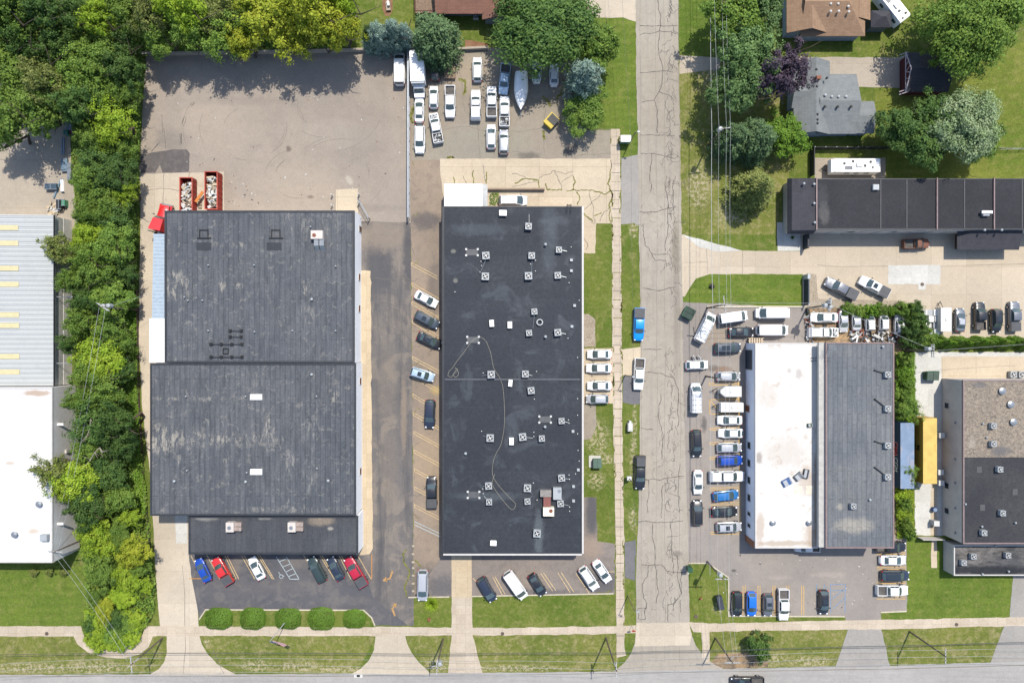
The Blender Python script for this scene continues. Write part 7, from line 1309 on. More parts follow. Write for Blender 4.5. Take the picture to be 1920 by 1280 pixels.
for y, lb in ((702, 'northernmost'), (766, 'second from the north'), (835, 'third from the north'), (894, 'southernmost')):
    fan_unit(1665.5, y, 7.3, lb + ' fan unit along the east edge of the grey roof', gg, 1.0)
    m = MB(); a = P(1663, y - 1, 7.6) + (7.5,); b = P(1641, y - (8 if y in (702, 835) else 18), 7.6) + (7.5,); m.tube(a, b, .09, n=6); m.ball(b, .14); m.build('conduit', m_blackp, rg)
fan_unit(1601, 949, 7.3, 'small round fan unit near the south of the grey roof', gg, .9)
ge = 'fan units on the gravel-roofed building'
for x, y, z, lb in ((1864, 798, 6.1, 'fan unit on gravel, the northern one'), (1864, 832, 6.1, 'fan unit on gravel, the southern one'), (1876, 880, 6.03, 'fan unit on the dark roof just below the gravel'), (1881, 962, 6.03, 'twin-fan unit near the right edge of the dark roof'), (1846, 999, 6.03, 'fan unit at the south edge of the dark roof'), (1826, 1043, 3.0, 'fan unit on the low stained roof, middle one'), (1891, 1041, 3.0, 'fan unit on the low stained roof, east one'), (1808, 1055, 3.0, 'fan unit on the low stained roof, west one')): fan_unit(x, y, z, lb, ge, .95)
for x, y, lb in ((1901, 702, 'left ground fan unit north of the gravel roof'), (1917, 702, 'right ground fan unit north of the gravel roof')): fan_unit(x, y, .05, lb, 'ground fan units', 1.2)
for x, y, lb in ((1766, 816, 'northern wall cabinet'), (1764, 885, 'middle wall cabinet'), (1765, 905, 'larger blue-grey wall cabinet'), (1756, 981, 'white cabinet at the south corner')):
    X, Y = P(x, y, 1.4); u = thing('wall_cabinet', lb + ' beside the gravel-roofed building', 'cabinet', (X, Y, 0), 0, 'cabinets along the grey wall'); q = MB(); q.box(0, 0, .05, .95, .9, 1.4); q.build('casing', m_galv, u); q = MB(); q.box(0, 0, 1.45, 1.02, .97, .05); q.build('lid', m_whitem, u)
X, Y = P(1753, 955, .8); m = MB(); m.tube((X, Y, 0), (X, Y, .9), .38, .42, 14); u = thing('barrel', 'blue barrel by the south end of the grey wall', 'barrel', (0, 0, 0)); m.build('body', plain('blue_plastic', A(40, 84, 150), .5), u); m = MB(); m.tube((X, Y, .9), (X, Y, .95), .36, n=14); m.build('lid', m_cbt, u)
# loose things on the white roof
for x, y, ang, w_, d_, mt, lb in ((1476, 904, .5, 1.6, 1.2, plain('blue_tarp', A(70, 110, 170), .6, var=.3), 'small blue crate lying on the white roof'), (1498, 893, .7, 1.5, 1.1, m_cb if False else plain('grey_box', A(120, 124, 130), .6), 'grey box beside a dark one on the white roof'), (1512, 888, -.2, 1.0, 1.6, plain('dark_unit', A(70, 72, 78), .6), 'dark unit with white end on the white roof'), (1519, 797, .1, .8, .6, plain('green_box', A(70, 96, 60), .6), 'tiny green box on the white roof')):
    X, Y = P(x, y, 5.4); u = thing('roof_crate', lb, 'crate', (X, Y, 5.0), ang, 'loose things on the white roof'); q = MB(); q.box(0, 0, 0, w_, d_, .45); q.build('body', mt, u); q = MB(); q.box(-w_ * .2, 0, .45, w_ * .45, d_ * .9, .1); q.box(w_ * .4, 0, .45, .1, d_, .08); q.build('top_panel', m_galv, u)
for x, y in ((1497, 918), (1518, 918)): patch(rw, x, y, 5.0, 1.4, 1.5, plain('beige_patch', A(226, 214, 196, 1.5), .8))
# ---------------------------------------------------------------- bins, boxes, signs
def put2(u, px, py, z=0): X, Y = P(px, py, z); u.location = (X, Y, .03); return u
def skip(px, py, rot, body, lid, L, W_, H_, lab, name='dumpster'):
    u = thing(name, lab, 'dumpster'); put2(u, px, py, 1.2); u.rotation_euler = (0, 0, rot); h2, hw = L / 2, W_ / 2; q = MB(); q.add([(-h2, -hw * .8, .15), (h2, -hw * .8, .15), (h2, hw * .8, .15), (-h2, hw * .8, .15), (-h2, -hw, H_ - .2), (h2, -hw, H_ - .2), (h2, hw, H_), (-h2, hw, H_)], [(0, 3, 2, 1), (4, 5, 6, 7), (0, 1, 5, 4), (1, 2, 6, 5), (2, 3, 7, 6), (3, 0, 4, 7)]); q.rbox(-h2 - .1, -h2, -.3, .3, .7, .9); q.rbox(h2, h2 + .1, -.3, .3, .7, .9); q.build('container', body, u)
    for s_ in (-1, 1):
        q = MB(); a, b = ((-h2 + .06, -.03) if s_ < 0 else (.03, h2 - .06)) if body is not m_yp else ((-h2 + .75, h2 * .3) if s_ < 0 else (h2 * .32, h2 - .15)); t = .2 / W_; f = lambda y: H_ - .1 + y * t + .03
        q.add([(a, -hw - .03, f(-hw)), (b, -hw - .03, f(-hw)), (b, hw * .75, f(hw * .75)), (a, hw * .75, f(hw * .75)), (a, -hw - .03, f(-hw) + .05), (b, -hw - .03, f(-hw) + .05), (b, hw * .75, f(hw * .75) + .05), (a, hw * .75, f(hw * .75) + .05)], [(4, 5, 6, 7), (0, 1, 5, 4), (1, 2, 6, 5), (2, 3, 7, 6), (3, 0, 4, 7)])
        for k in range(4): x = a + (b - a) * (k + .5) / 4; q.add([(x - .04, -hw, f(-hw) + .08), (x + .04, -hw, f(-hw) + .08), (x + .04, hw * .7, f(hw * .7) + .08), (x - .04, hw * .7, f(hw * .7) + .08)], [(0, 1, 2, 3)])
        q.build('lid', lid, u)
    return u
m_dg = plain('dark_green_paint', A(44, 92, 66), .6, var=.15); m_yp = plain('yellow_dumpster_paint', A(226, 196, 50), .5, var=.1)
skip(1034, 226, R(48), m_yp, m_blackp, 2.4, 2.0, 1.4, 'yellow dumpster with black lids near the bright green bush'); skip(1291, 587, R(62), m_dg, plain('dark_green_lid', A(52, 76, 64), .6), 2.1, 2.1, 1.5, 'dark green dumpster by the slanted ladder-rack van')
skip(1748, 704, R(0), m_dg, plain('grey_green_lid', A(94, 112, 98), .6), 2.3, 1.7, 1.5, 'grey-green dumpster on concrete above the yellow container')
u = thing('transformer_box', 'green electrical transformer box on pad by the sidewalk', 'transformer box'); put2(u, 1119.5, 868, .8); q = MB(); q.box(0, 0, .1, 1.5, 1.6, 1.25); q.box(0, 0, 1.35, 1.56, 1.66, .05); q.build('cabinet', plain('utility_green', A(92, 120, 104), .6), u); q = MB(); q.rbox(-.02, .02, -.8, .8, 1.4, 1.42); q.build('lid_seam', m_blackp, u); q = MB(); q.box(-.35, .2, 0, 2.2, 2.2, .1); q.build('pad', m_pale, u)
u = thing('utility_cabinet', 'white roadside cabinet on the grass strip between two pickups', 'cabinet'); put2(u, 1181, 800, .8); q = MB(); q.box(0, 0, .1, .85, 1.5, 1.2); q.box(0, .1, 1.3, .7, 1.2, .12); q.build('casing', m_whitem, u); q = MB(); q.box(0, .95, .1, .4, .4, 1.2); q.build('meter_box', m_whitem, u)
def sign_board(px, py, w_, d_, H_, lab, mat, rot=0):
    u = thing('sign_board', lab, 'sign'); put2(u, px, py, H_); u.rotation_euler = (0, 0, rot); q = MB(); q.box(0, 0, H_ * .35, w_, d_, H_ * .65); q.build('panel', mat, u); q = MB(); q.box(0, 0, H_, w_ + .1, d_ + .1, .08); q.build('cap', m_white if w_ > 1.5 else mat, u)
    for s_ in (-1, 1): q = MB(); q.tube((s_ * w_ * .35 if w_ > d_ else 0, s_ * d_ * .35 if d_ > w_ else 0, 0), (s_ * w_ * .35 if w_ > d_ else 0, s_ * d_ * .35 if d_ > w_ else 0, H_ * .35), .06); q.build('post', m_steel, u)
sign_board(1173.5, 260, 1.8, 1.1, 2.0, 'boxy pale sign cabinet on the grass corner of the upper lot', plain('sea_green_panel', A(120, 156, 150), .5)); sign_board(1351, 1130, .9, 2.4, 1.6, 'dark striped sign board on grass beside the south-east kerb', plain('sign_dark', A(66, 72, 84), .6), R(12)); sign_board(1294, 1068, .8, .8, 2.4, 'small grey sign box on the grass corner by the street', m_dg)
def pole_lamp(px, py, h, lab, head=.5, hr=0):
    X, Y = P(px, py); u = thing('street_lamp', lab, 'street lamp', (X, Y, 0), 0, 'lamp poles along the sidewalk'); q = MB(); q.tube((0, 0, 0), (0, 0, h), .11, .07); q.build('pole', m_wood, u); q = MB(); q.tube((0, 0, h - .3), (math.cos(hr) * head, math.sin(hr) * head, h), .035); q.build('arm', m_steel, u); q = MB(); q.box(math.cos(hr) * head, math.sin(hr) * head, h - .06, .5, .25, .14, hr); q.build('lamp_head', m_galv, u)
pole_lamp(1181, 266, 6.2, 'thin lamp pole by the pale sign cabinet at the upper lot'); pole_lamp(1172, 703, 6, 'thin lamp pole on the grass beside the white street pickup'); pole_lamp(1177, 1116, 7.6, 'lamp pole on the grass near the stop sign')
X, Y = P(1177, 893); u = thing('meter_post', 'white meter box on a post beside the black street pickup', 'meter post', (X, Y, 0)); q = MB(); q.box(0, 0, 1.2, .8, .7, .7); q.build('box', m_whitem, u); q = MB(); q.tube((0, 0, 0), (0, 0, 4.6), .08); q.build('post', m_wood, u)
X, Y = P(1184, 1172); u = thing('stop_sign', 'red stop sign at the street corner sidewalk', 'stop sign', (X, Y, 0)); q = MB(); q.tube((0, 0, 0), (0, 0, 2.6), .035); q.build('post', m_steel, u)
q = MB(); pts = [(.38 * math.cos(PI / 8 + k * PI / 4), .38 * math.sin(PI / 8 + k * PI / 4)) for k in range(8)]; q.add([(a, -.05, 2.3 + b) for a, b in pts] + [(a, -.07, 2.3 + b) for a, b in pts], [tuple(range(8)), tuple(range(15, 7, -1))] + [(i, (i + 1) % 8, 8 + (i + 1) % 8, 8 + i) for i in range(8)]); pn = q.build('panel', plain('stop_red', (.45, .02, .02, 1), .5), u); wordmark('STOP', .26, (-.3, -.075, 2.21), (R(90), 0, 0), mw_, u, .002)
# flagpole
fx, fy = P(537, 1163); u = thing('flagpole', 'tall white flagpole in front of the middle clipped bush', 'flagpole', (fx, fy, 0)); q = MB(); q.tube((0, 0, 0), (0, 0, 8.6), .09, .05); q.build('pole', m_whitem, u); q = MB(); q.ball((0, 0, 8.7), .12); q.build('finial', m_steel, u)
q = MB(); FL, FH = 3.4, 2.0
def fp(u_, v_): return (fx + .08 + u_ * FL * .62 + 0, fy - .1 - u_ * FL * .35 - (1 - v_) * .5, 7.0 + v_ * FH * .9 - u_ * .9 + .16 * math.sin(u_ * 7 + v_))
for i in range(13):
    q.mat(0 if i % 2 == 0 else 1); v0, v1 = 1 - (i + 1) / 13, 1 - i / 13; u0 = .4 if i < 7 else 0
    for k in range(8): a, b = u0 + (1 - u0) * k / 8, u0 + (1 - u0) * (k + 1) / 8; q.add([fp(a, v0), fp(b, v0), fp(b, v1), fp(a, v1)], [(0, 1, 2, 3)])
q.mat(2)
for k in range(4): a, b = .1 * k, .1 * (k + 1); q.add([fp(a, 6 / 13), fp(b, 6 / 13), fp(b, 1), fp(a, 1)], [(0, 1, 2, 3)])
q.mat(1)
for i in range(5):
    for j in range(6): a, b = .03 + j * .063, .52 + i * .1; p = Vector(fp(a, b)) + Vector((.01, -.01, .02)); q.add([tuple(p + Vector((dx, 0, dz))) for dx, dz in ((0, .05), (.05, 0), (0, -.05), (-.05, 0))], [(0, 1, 2, 3)])
tag(q.build('flag', [plain('flag_red', (.5, .03, .05, 1), .8), plain('flag_white', (.75, .75, .75, 1), .8), plain('flag_blue', (.02, .05, .22, 1), .8)]), 'red white and blue striped flag hanging from the flagpole', 'flag')
# bollards, rocks, hydrants
for x, y, lb in ((624, 367, 'northwest'), (624, 386, 'southwest'), (674, 366, 'northeast'), (674, 382, 'southeast')):
    X, Y = P(x, y); u = thing('bollard', lb + ' concrete bollard at the warehouse ramp', 'bollard', (X, Y, 0), 0, 'bollards at the ramp'); q = MB(); q.tube((0, 0, .12), (0, 0, 1.2), .16, n=12); q.ball((0, 0, 1.2), .16); q.build('post', m_copew, u); q = MB(); q.tube((0, 0, 0), (0, 0, .12), .24, n=12); q.build('base', m_kerb, u)
for k, y in enumerate((1023, 1038, 1053, 1064, 1078, 1093, 1107)):
    X, Y = P(775, y); m = MB(); m.ball((X, Y, .18), .32 + .05 * (k % 3), .28, .26, 8, 5); tag(m.build('boulder', m_concg), 'pale boulder in the line closing the lane beside the silver minivan', 'boulder', 'boulders in a line')
g_ = thing('swing_gate', 'tubular steel gate swung open at the warehouse north-east corner', 'gate'); m = MB(); pts = [P(675, 378), P(694, 411)]; a, b = pts
for z in (.3, 1.1, 2.0): m.tube(a + (z,), b + (z,), .05)
for k in range(9): t = k / 8; m.tube((a[0] + (b[0] - a[0]) * t, a[1] + (b[1] - a[1]) * t, .3), (a[0] + (b[0] - a[0]) * t, a[1] + (b[1] - a[1]) * t, 2.0), .02, n=4)
m.build('gate_leaf', m_steel, g_); m = MB(); c_ = P(676, 412); m.tube(b + (1.1,), c_ + (1.1,), .05); m.tube(b + (0,), b + (2.1,), .08); m.tube(a + (0,), a + (2.2,), .1); m.build('brace', m_steel, g_)
for x, y, lb in ((1400, 1122, 'red fire hydrant on the grass corner'),) : X, Y = P(1313, 1120); u = thing('fire_hydrant', 'small red fire hydrant on the grass corner east of the street', 'hydrant', (X, Y, 0)); q = MB(); q.tube((0, 0, 0), (0, 0, .6), .14); q.ball((0, 0, .62), .15); q.tube((-.22, 0, .42), (.22, 0, .42), .07); q.build('body', plain('hydrant_red', A(190, 90, 60), .5), u); q = MB(); q.tube((0, 0, .74), (0, 0, .82), .04, n=6); q.build('cap', m_copew, u)
X, Y = P(805, 1159); m = MB(); m.tube((X, Y, 0), (X, Y, .5), .2, .27, 12); u = thing('plant_pot', 'small terracotta pot on the grass below the spiky plant', 'pot'); m.build('pot', plain('terracotta', A(200, 110, 70), .8), u); m = MB(); m.tube((X, Y, .5), (X, Y, .53), .3, n=12); m.build('rim', m_brown, u)
for x, y, lb in ((88, 1187, 'left sidewalk'), (942, 1187, 'middle sidewalk'), (1793, 1170, 'right sidewalk'), (1729, 533, 'pale slab drain'), (1305, 1155, 'street corner')):
    X, Y = P(x, y); m = MB(); m.tube((X, Y, .03), (X, Y, .075 if y != 1155 else .09), .34, n=18); m.tube((X, Y, .03), (X, Y, .08 if y != 1155 else .095), .27, n=14); tag(m.build('manhole_cover', plain('cast_iron', A(120, 104, 92), .6, .3)), 'round iron manhole cover at the ' + lb, 'manhole cover', 'manhole covers')
X, Y = P(672, 1266); m = MB(); m.box(X, Y, .03, 1.6, .65, .035); u = thing('storm_drain', 'pale-framed storm drain at the main road edge', 'drain'); m.build('frame', m_pale, u); m = MB(); m.box(X, Y, .06, .6, .4, .03); m.build('grate', m_blackp, u)
X, Y = P(1801, 475); 
# flower bush, tyres, pallets
tree(1335, 536, 5, .9, 'S1', 'purple', 'small mauve bush on the lawn south of the concrete entrance', 'shrub')
def heap(name, lab, cat, items, kind=None, grp=None):
    u = thing(name, lab, cat, (0, 0, 0), 0, grp)
    for nm, px, py, z, sx, sy, sz, rt, mt in items: X, Y = P(px, py, z); q = MB(); q.box(X, Y, z, sx, sy, sz, rt); q.build(nm, mt, u)
    return u
k = 0
for i in range(3):
    for j in range(4):
        X, Y = P(1732 + i * 10 + (j % 2), 586 + j * 12, .5); u = thing('panel_stack', 'white boxed panel in the pile left of the enclosed trailer', 'box', (X, Y, .03), rnd.uniform(-.05, .05), 'white boxed panels by the hedge')
        hh = rnd.uniform(.4, 1.1); q = MB(); q.box(0, 0, .1, .9, 1.08, hh); q.build('box', [m_whitem, m_galv, m_white][(i + j) % 3], u); q = MB(); q.box(0, 0, 0, .94, 1.12, .1); q.build('pallet', m_wood, u); k += 1
for x, y, s, lb in ((1547, 597 + 14, .35, 'tyre between white sedan and white pickup in the yard'), (1638, 636, .42, 'loose wheel against the grey building wall'), (1515, 583, .35, 'tyre beside the pole at the yard corner')):
    X, Y = P(x, y, .3); u = thing('loose_tyre', lb, 'tyre', (X, Y, .04), 0, 'loose tyres in the yard'); q = MB(); n_ = 16
    for a_ in range(n_): a, b = 2 * PI * a_ / n_, 2 * PI * (a_ + 1) / n_; q.add([(r_ * math.cos(t), r_ * math.sin(t), z) for r_, z in ((s, 0), (s, .25), (s * .6, .25), (s * .6, .02)) for t in (a, b)], [(0, 1, 3, 2), (2, 3, 5, 4), (4, 5, 7, 6)])
    q.build('tyre', m_tire, u); q = MB(); q.tube((0, 0, .05), (0, 0, .2), s * .58, n=14); q.build('rim', m_rim if s > .4 else m_blackp, u)
m = MB(); r_ = random.Random(4)
for k in range(130):
    X, Y = P(r_.uniform(1592, 1685), r_.uniform(622, 640), .3) if k < 90 else P(r_.uniform(1512, 1522), r_.uniform(582, 640), .3)
    m.mat(r_.choice([0, 1, 2, 3])); m.X = Matrix.Translation((X, Y, r_.uniform(.1, .6))) @ Matrix.Rotation(r_.uniform(0, 6), 4, 'Z') @ Matrix.Rotation(r_.uniform(-.7, .7), 4, 'X'); m.box(0, 0, 0, r_.uniform(.3, 1.6), r_.uniform(.05, .4), r_.uniform(.03, .2))
tag(m.build('scrap_heap', [m_steel, m_whitem, m_blackp, m_brown]), 'scattered car parts and scrap behind the grey-roofed shop', 'scrap', kind='stuff')
pal = MB(); X, Y = P(1417, 639, .8)
for k in range(6): pal.box(X - 1.2 + k * .45, Y, 1.0, .22, 1.1, .08)
for z_ in (-.5, 0, .5): pal.box(X, Y + z_, .9, 3.0, .1, .1)
u = thing('pallet', 'wooden pallet leaning at the north-west corner of the white roof', 'pallet'); pal.build('slats', m_cream, u); q = MB(); q.box(X, Y, .1, 2.6, .9, .8); q.build('base_crate', m_wood, u)
# junk yard at far left
jk = [('tarp_cover', 'grey-white tarp-covered boat shape under the trees', [(126, 227, 1.2, 3.2, 1.0)], plain('tarp_grey', A(176, 190, 204), .7, var=.3)), ]
for nm, lb, px, py, sx, sy, sz, rt, mt, cat in (
 ('tarp_cover', 'long pale tarp under the trees at the junk yard', 128, 226, 1.1, 3.6, .9, .15, plain('tarp_grey', A(176, 190, 204), .7, var=.3), 'tarp'), ('bin', 'teal bin below the pale tarp', 125.5, 249, .8, 1.0, 1.0, 0, plain('teal_plastic', A(60, 150, 130), .6), 'bin'), ('crate', 'dark red crate beside the teal bin', 137, 251, .9, 1.3, .9, .1, m_maroon, 'crate'),
 ('steel_plate', 'blue-grey steel sheet lying upright in the junk yard', 119.5, 309, 1.2, 2.4, .5, .05, plain('blue_grey_steel', A(126, 152, 170), .5, var=.15), 'sheet'), ('metal_stack', 'silver metal stack beside the steel sheet', 130, 322, .7, 3.2, .7, -.03, m_steel, 'stack'), ('work_bench', 'dark blue bench frame crossed by a pale blue ladder', 96, 350, 2.2, 1.1, .8, 0, plain('bench_blue', A(70, 92, 110), .6, var=.2), 'bench'),
 ('ladder', 'pale blue ladder leaning over the dark bench', 105, 353, .25, 3.6, .3, R(-22), plain('ladder_blue', A(140, 190, 214), .5), 'ladder'), ('panel_strip', 'long white panel beside the pale blue ladder', 115, 347, .5, 2.4, .4, .02, m_white, 'panel'), ('bin', 'green wheeled bin near the corrugated roof', 121.5, 381, .6, 1.1, 1.1, 0, plain('bin_green', A(90, 170, 130), .6), 'bin'), ('cage', 'dark wire cage beside the green wheeled bin', 113, 384, .9, 1.8, 1.1, 0, m_blackp, 'cage')):
    X, Y = P(px, py, .6); u = thing(nm, lb, cat, (X, Y, .02), rt, 'junk along the far-left yard'); q = MB(); q.box(0, 0, 0, sx, sy, sz); q.build('body', mt, u); q = MB(); q.rbox(-sx / 2 - .04, sx / 2 + .04, -sy / 2 - .04, -sy / 2 + .08, sz - .1, sz + .05); q.rbox(-sx / 2 - .04, sx / 2 + .04, sy / 2 - .08, sy / 2 + .04, sz - .1, sz + .05); q.rbox(-.06, .06, -sy / 2 + .08, sy / 2 - .08, sz, sz + .04); q.build('frame', m_steel, u)
m = MB()
for k in range(2): a = P(116.5 + k * 4, 258, .4) + (.4,); b = P(115.5 + k * 4, 290, .4) + (.4,); m.tube(a, b, .12, n=8)
tag(m.build('pipe_pair', m_cbt), 'two pale blue pipes lying north of the steel sheet', 'pipes')
m = MB(); r_ = random.Random(9)
for k in range(60): X, Y = P(r_.gauss(102, 6), r_.gauss(392, 6), .2); m.mat(k % 3); m.X = Matrix.Translation((X, Y, r_.uniform(.05, .5))) @ Matrix.Rotation(r_.uniform(0, 6), 4, 'Z') @ Matrix.Rotation(r_.uniform(-.6, .6), 4, 'X'); m.box(0, 0, 0, r_.uniform(.3, 1), r_.uniform(.1, .5), .05)
tag(m.build('cardboard_heap', [m_cream, m_whitem, m_walkc]), 'heap of torn cardboard beside the corrugated roof', 'cardboard', kind='stuff')
# garden bits at the top
X, Y = P(727, 10, .8); u = thing('garden_ornament', 'weathered stone ornament in the mulch bed at the top', 'ornament', (X, Y, 0)); q = MB(); q.box(0, 0, 0, .8, 1.6, .5, .1); q.build('base', m_concg, u); q = MB(); q.box(.1, .3, .5, .4, .9, .5, .2); q.build('top', m_mason, u)
fan_unit(892, 30, .05, 'ground fan unit behind the red brown house', 'ground fan units', .95)
bf = thing('black_fence', 'black fence around the camper plot west of the workshop row', 'fence'); m = MB(); q = W([(1519, 280), (1519, 332)]); m.rbox(q[0][0] - .08, q[0][0] + .08, q[1][1], q[0][1], .1, 1.9); q2 = W([(1519, 280), (1660, 280)]); m.rbox(q2[0][0] + .08, q2[1][0], q2[0][1] - .05, q2[0][1] + .05, .1, 1.5); m.build('fence_panel', plain('black_fence', A(52, 56, 58), .7), bf)
m = MB()
for k in range(8): m.box(q2[0][0] + .2 + k * 2.0, q2[0][1], 0, .1, .14, 1.7)
m.build('fence_posts', m_steel, bf)
ff = thing('dark_screen_fence', 'dark screen fence between lawn and stone gravel by the entrance', 'fence'); m = MB(); q = W([(1508, 516), (1508, 572)]); m.rbox(q[0][0] - .1, q[0][0] + .1, q[1][1], q[0][1], .1, 2.0); m.build('fence_panel', plain('slate_screen', A(58, 70, 84), .6), ff); m = MB(); m.box(q[0][0], q[0][1] - .4, 0, .5, .9, 2.1); m.box(q[0][0], q[1][1], 0, .2, .2, 2.1); m.build('end_post', m_galv, ff)
wf = thing('wire_fence', 'long wire fence with posts across the right-hand lawn', 'fence'); m = MB(); a = P(1845, 281); b = P(2000, 283)
for k in range(8): t = k / 7; m.tube((a[0] + (b[0] - a[0]) * t, a[1], 0), (a[0] + (b[0] - a[0]) * t, a[1], 1.3), .05)
m.build('fence_posts', m_wood, wf); m = MB()
for z in (.4, .8, 1.2): m.tube(a + (z,), (b[0], a[1], z), .025, n=4)
m.build('wire', m_steel, wf)
# ---------------------------------------------------------------- utility poles and lines
m_pole = plain('utility_pole_wood', A(120, 106, 92), .9, var=.2); m_arm = plain('bleached_crossarm', A(206, 204, 200), .8); m_wire = plain('line_wire_pale', A(190, 194, 196), .6); m_wired = plain('line_wire_dark', A(84, 90, 88), .6); m_ins = plain('insulator', A(214, 218, 222), .4)
def pole(px, py, top, h, lab, arms=(), trans=0, ta=0, cut=False):
    """wooden pole; px, py foot, h height, top = small lean of the head in metres; arms = (z below top, length, angle)"""
    X, Y = P(px, py); u = thing('utility_pole', lab, 'utility pole', (X, Y, 0), 0, 'utility poles'); q = MB(); tx, ty = top; q.tube((0, 0, 0), (tx, ty, h), .17, .11, 10); q.build('pole', m_pole, u)
    for dz, L_, a in arms:
        z = h - dz; f = z / h; c, s_ = math.cos(a) * L_ / 2, math.sin(a) * L_ / 2; x, y = tx * f, ty * f; q = MB(); q.box(x, y, z, L_, .14, .14, a); o = q.build('crossarm', m_arm, u); q = MB()
        for t in (-.92, -.45, .45, .92): q.tube((x + c * t, y + s_ * t, z + .14), (x + c * t, y + s_ * t, z + .4), .07, .04, 7)
        q.build('insulator', m_ins, o)
    for k in range(trans):
        a = ta + k * 2.1; q = MB(); x, y = tx * .85 + math.cos(a) * .5, ty * .85 + math.sin(a) * .5; q.tube((x, y, h * .82), (x, y, h * .82 + 1.1), .36, n=12); q.ball((x, y, h * .82 + 1.1), .36, .36, .1); q.build('transformer', m_galv, u)
    return (X + tx, Y + ty, h)
E, N = 0, PI / 2
P1 = pole(1326, 273, (0, 0), 10.6, 'utility pole with transformer rising beside the spruces by the street', ((.3, 2.2, .1),), 1, 2.8)
P2 = pole(1326, 577, (0, 0), 10.8, 'utility pole with crossed arms beside the entrance lawn', ((.2, 2.6, -.15), (.5, 3.2, PI / 2 + .1)))
P3 = pole(1323, 705, (0, 0), 9.8, 'utility pole beside the silver hatchback with its hood off', ((.5, 1.4, 0),))
P4 = pole(1326, 1052, (0, 0), 9.8, 'utility pole at the grass corner of the east lot', ((.4, 2.6, 0),), 1, 2.0)
P5 = pole(1341, 1195, (0, 0), 10.2, 'utility pole on the south verge beside the dark round tree', ((.4, 2.6, 0), (1.4, 1.4, .9)))
P6 = pole(1136, 1195, (.1, -.2), 12.6, 'utility pole on the south verge left of the side street', ((.5, 2.8, N), (1.6, 1.6, N + .2)))
P7 = pole(831, 1197, (.0, -.2), 11.2, 'utility pole with much equipment between the two driveways', ((.3, 2.4, N), (1.1, 2.0, .2), (1.8, 1.6, N)), 1, 0.5)
P8 = pole(305, 1195, (-.1, -.1), 10.6, 'utility pole beside the first driveway at lower left', ((.3, 3.0, N + .1), (.9, 2.6, .7)))
P9 = pole(260, 581, (0, 0), 11.4, 'utility pole with two white transformers over the tree belt', ((.2, 2.4, -.6), (.5, 2.4, -.6)), 2, .6)
P10 = pole(160, 1009, (-.3, 0), 8.2, 'utility pole leaning over the grey wall at lower left', ((.3, 2.6, -.05),))
P11 = pole(120, 732, (0, 0), 5.6, 'short pole at the junction of corrugated and white roofs', ((.3, 1.6, .3),))
P12 = pole(1705, 1183, (.2, .1), 10.6, 'leaning utility pole on the lower right verge', ((.3, 2.6, N), ))
P13 = pole(1512, 578, (.0, .2), 9.8, 'utility pole with three transformers over the dumped cars', ((.3, 2.4, N - .1), (.8, 2.4, N - .1)), 3, 1.2)
P14 = pole(1694, 656, (0, 0), 9.4, 'utility pole with transformer at the hedge end', ((.3, 2.2, N), (.9, 2.2, N)), 1, 2.5)
def wire(a, b, sag=.5, r=.028, mat=None, n=10):
    m = MB(); pts = []
    for i in range(n + 1): t = i / n; pts.append((a[0] + (b[0] - a[0]) * t, a[1] + (b[1] - a[1]) * t, a[2] + (b[2] - a[2]) * t - sag * 4 * t * (1 - t)))
    m.path(pts, r, 4); return m, mat or m_wire
def off(p, dx=0, dy=0, dz=0): return (p[0] + dx, p[1] + dy, p[2] + dz)
LINES = []
def run(name_lab, spans, r=.021, mat=None, sag=.5):
    m = MB()
    for a, b in zip(spans, spans[1:]): w_, mm = wire(a, b, sag, r, mat); m.add(w_.v, w_.f)
    tag(m.build('power_line', mat or m_wire), name_lab, 'power line', 'overhead lines')
XT = P(1345, -120, 9); top0 = (XT[0], XT[1], 10); BL = P(-120, 1262, 9); BRt = P(2100, 1228, 9)
for dx, nm in ((-1.0, 'west'), (.3, 'middle'), (1.0, 'east')): run('pale ' + nm + ' wire along the side street poles', [off(top0, dx), off(P1, dx), off(P2, dx), off(P4, dx), off(P5, dx)])
run('thick pale lower wire west of the side street poles', [(P(1333, -120, 7.5) + (7.5,)), off(P1, -1.5, 0, -2.5), off(P2, -1.4, 0, -2.5), off(P4, -1.6, 0, -2.5)], .045)
run('dark low cable over the sidewalk of the side street', [P(1160, -120, 6) + (6,), P(1183, 262, 6) + (6,), P(1188, 700, 6) + (6,), P(1191, 1146, 7) + (7,)], .02, m_wired, .3)
Ls, Rs = (BL[0], BL[1], 9.8), (BRt[0], BRt[1], 9.8)
for dy, nm in ((1.2, 'uppermost'), (0, 'second'), (-1.2, 'lowest')): run('pale ' + nm + ' wire along the main road verge', [off(Ls, 0, dy), off(P8, 0, dy), off(P7, 0, dy), off(P6, 0, dy, -.4), off(P5, 0, dy), off(P12, 0, dy), off(Rs, 0, dy)])
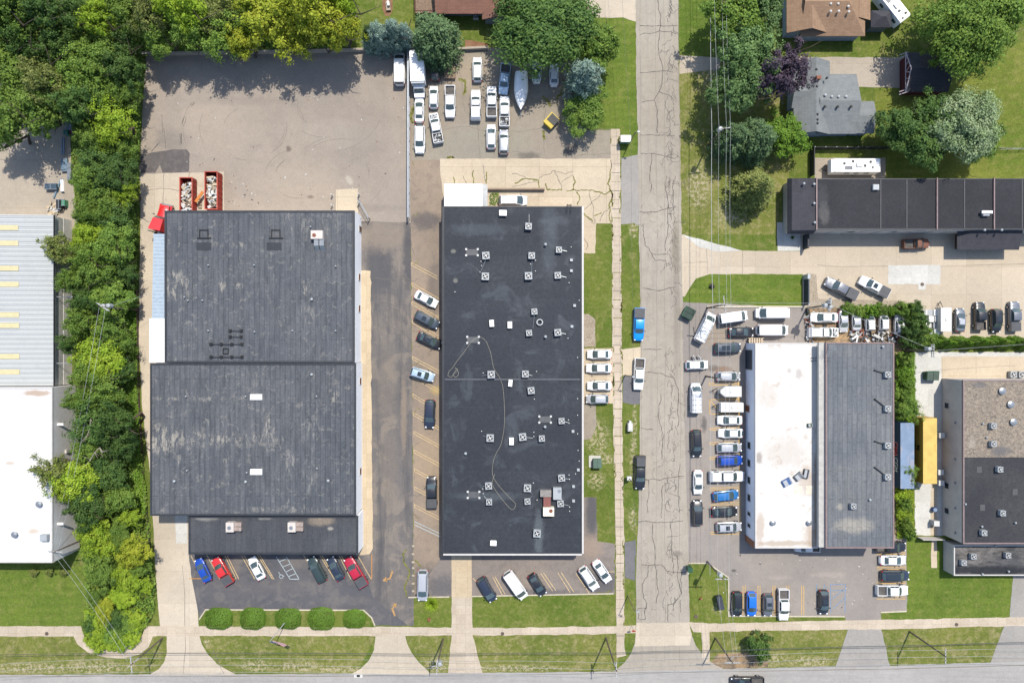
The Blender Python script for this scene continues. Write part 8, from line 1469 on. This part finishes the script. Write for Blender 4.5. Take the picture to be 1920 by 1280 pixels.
run('thick dark communication cable along the main road verge', [off(Ls, 0, 2.0, -3), off(P8, .2, .6, -3.2), off(P7, 0, .8, -3.6), off(P6, -.3, .8, -5), off(P5, 0, .8, -3.2), off(P12, -.4, .6, -3.2), off(Rs, 0, 1.6, -3)], .04, m_wired, .3)
run('second dark cable close below the thick one', [off(Ls, 0, 1.3, -3.5), off(P8, .2, .3, -3.7), off(P7, 0, .4, -4.1), off(P6, -.3, .4, -5.5), off(P5, 0, .4, -3.7), off(P12, -.4, .3, -3.7), off(Rs, 0, 1.2, -3.5)], .022, m_wired, .3)
for dx, nm in ((-.5, 'left'), (.6, 'right')): run(nm + ' diagonal wire from the driveway pole over the shrubs', [off(P8, dx, .6), off(P10, dx)]); run(nm + ' wire climbing the tree belt to the transformer pole', [off(P10, dx), off(P9, dx)], .024)
run('thin service wire from transformer pole to the warehouse', [off(P9, 0, 0, -1), (Rr[0] + .1, P(0, 540, 5.6)[1], 5.7)], .02); run('thin wire from crossed-arm pole to yard transformers', [off(P2, 0, .4), off(P13, 0, .2)], .026); run('second wire from crossed-arm pole to yard transformers', [off(P2, 0, -.6), off(P13, 0, -.6)], .022)
run('wire from yard transformers to the hedge pole', [off(P13), off(P14)], .024); run('wire from hedge pole to the right edge', [off(P14), (P(2000, 640, 9) + (9,))], .024); run('service wire from yard pole to the grey roof', [off(P13, 0, 0, -1.5), (Rg[0] + .7, Rg[3] - 1, 8.6)], .02, m_wired)
m = MB(); r_ = random.Random(21)
for k in range(150):
    x, y = (r_.uniform(285, 760), r_.uniform(180, 390)) if k < 70 else (r_.gauss(430, 30), r_.gauss(370, 25)) if k < 110 else (r_.uniform(1290, 1640), r_.uniform(1040, 1140))
    if 320 < x < 420 and 320 < y < 400 or (y > 388 and y < 1000): continue
    X, Y = P(x, y); m.mat(r_.choice([0, 0, 1, 2])); m.box(X, Y, .03, r_.uniform(.06, .35), r_.uniform(.05, .16), .03, r_.uniform(0, 3))
tag(m.build('litter', [m_whitem, m_brown, m_blackp]), 'small scraps of litter scattered over the parking lots', 'litter', kind='stuff')
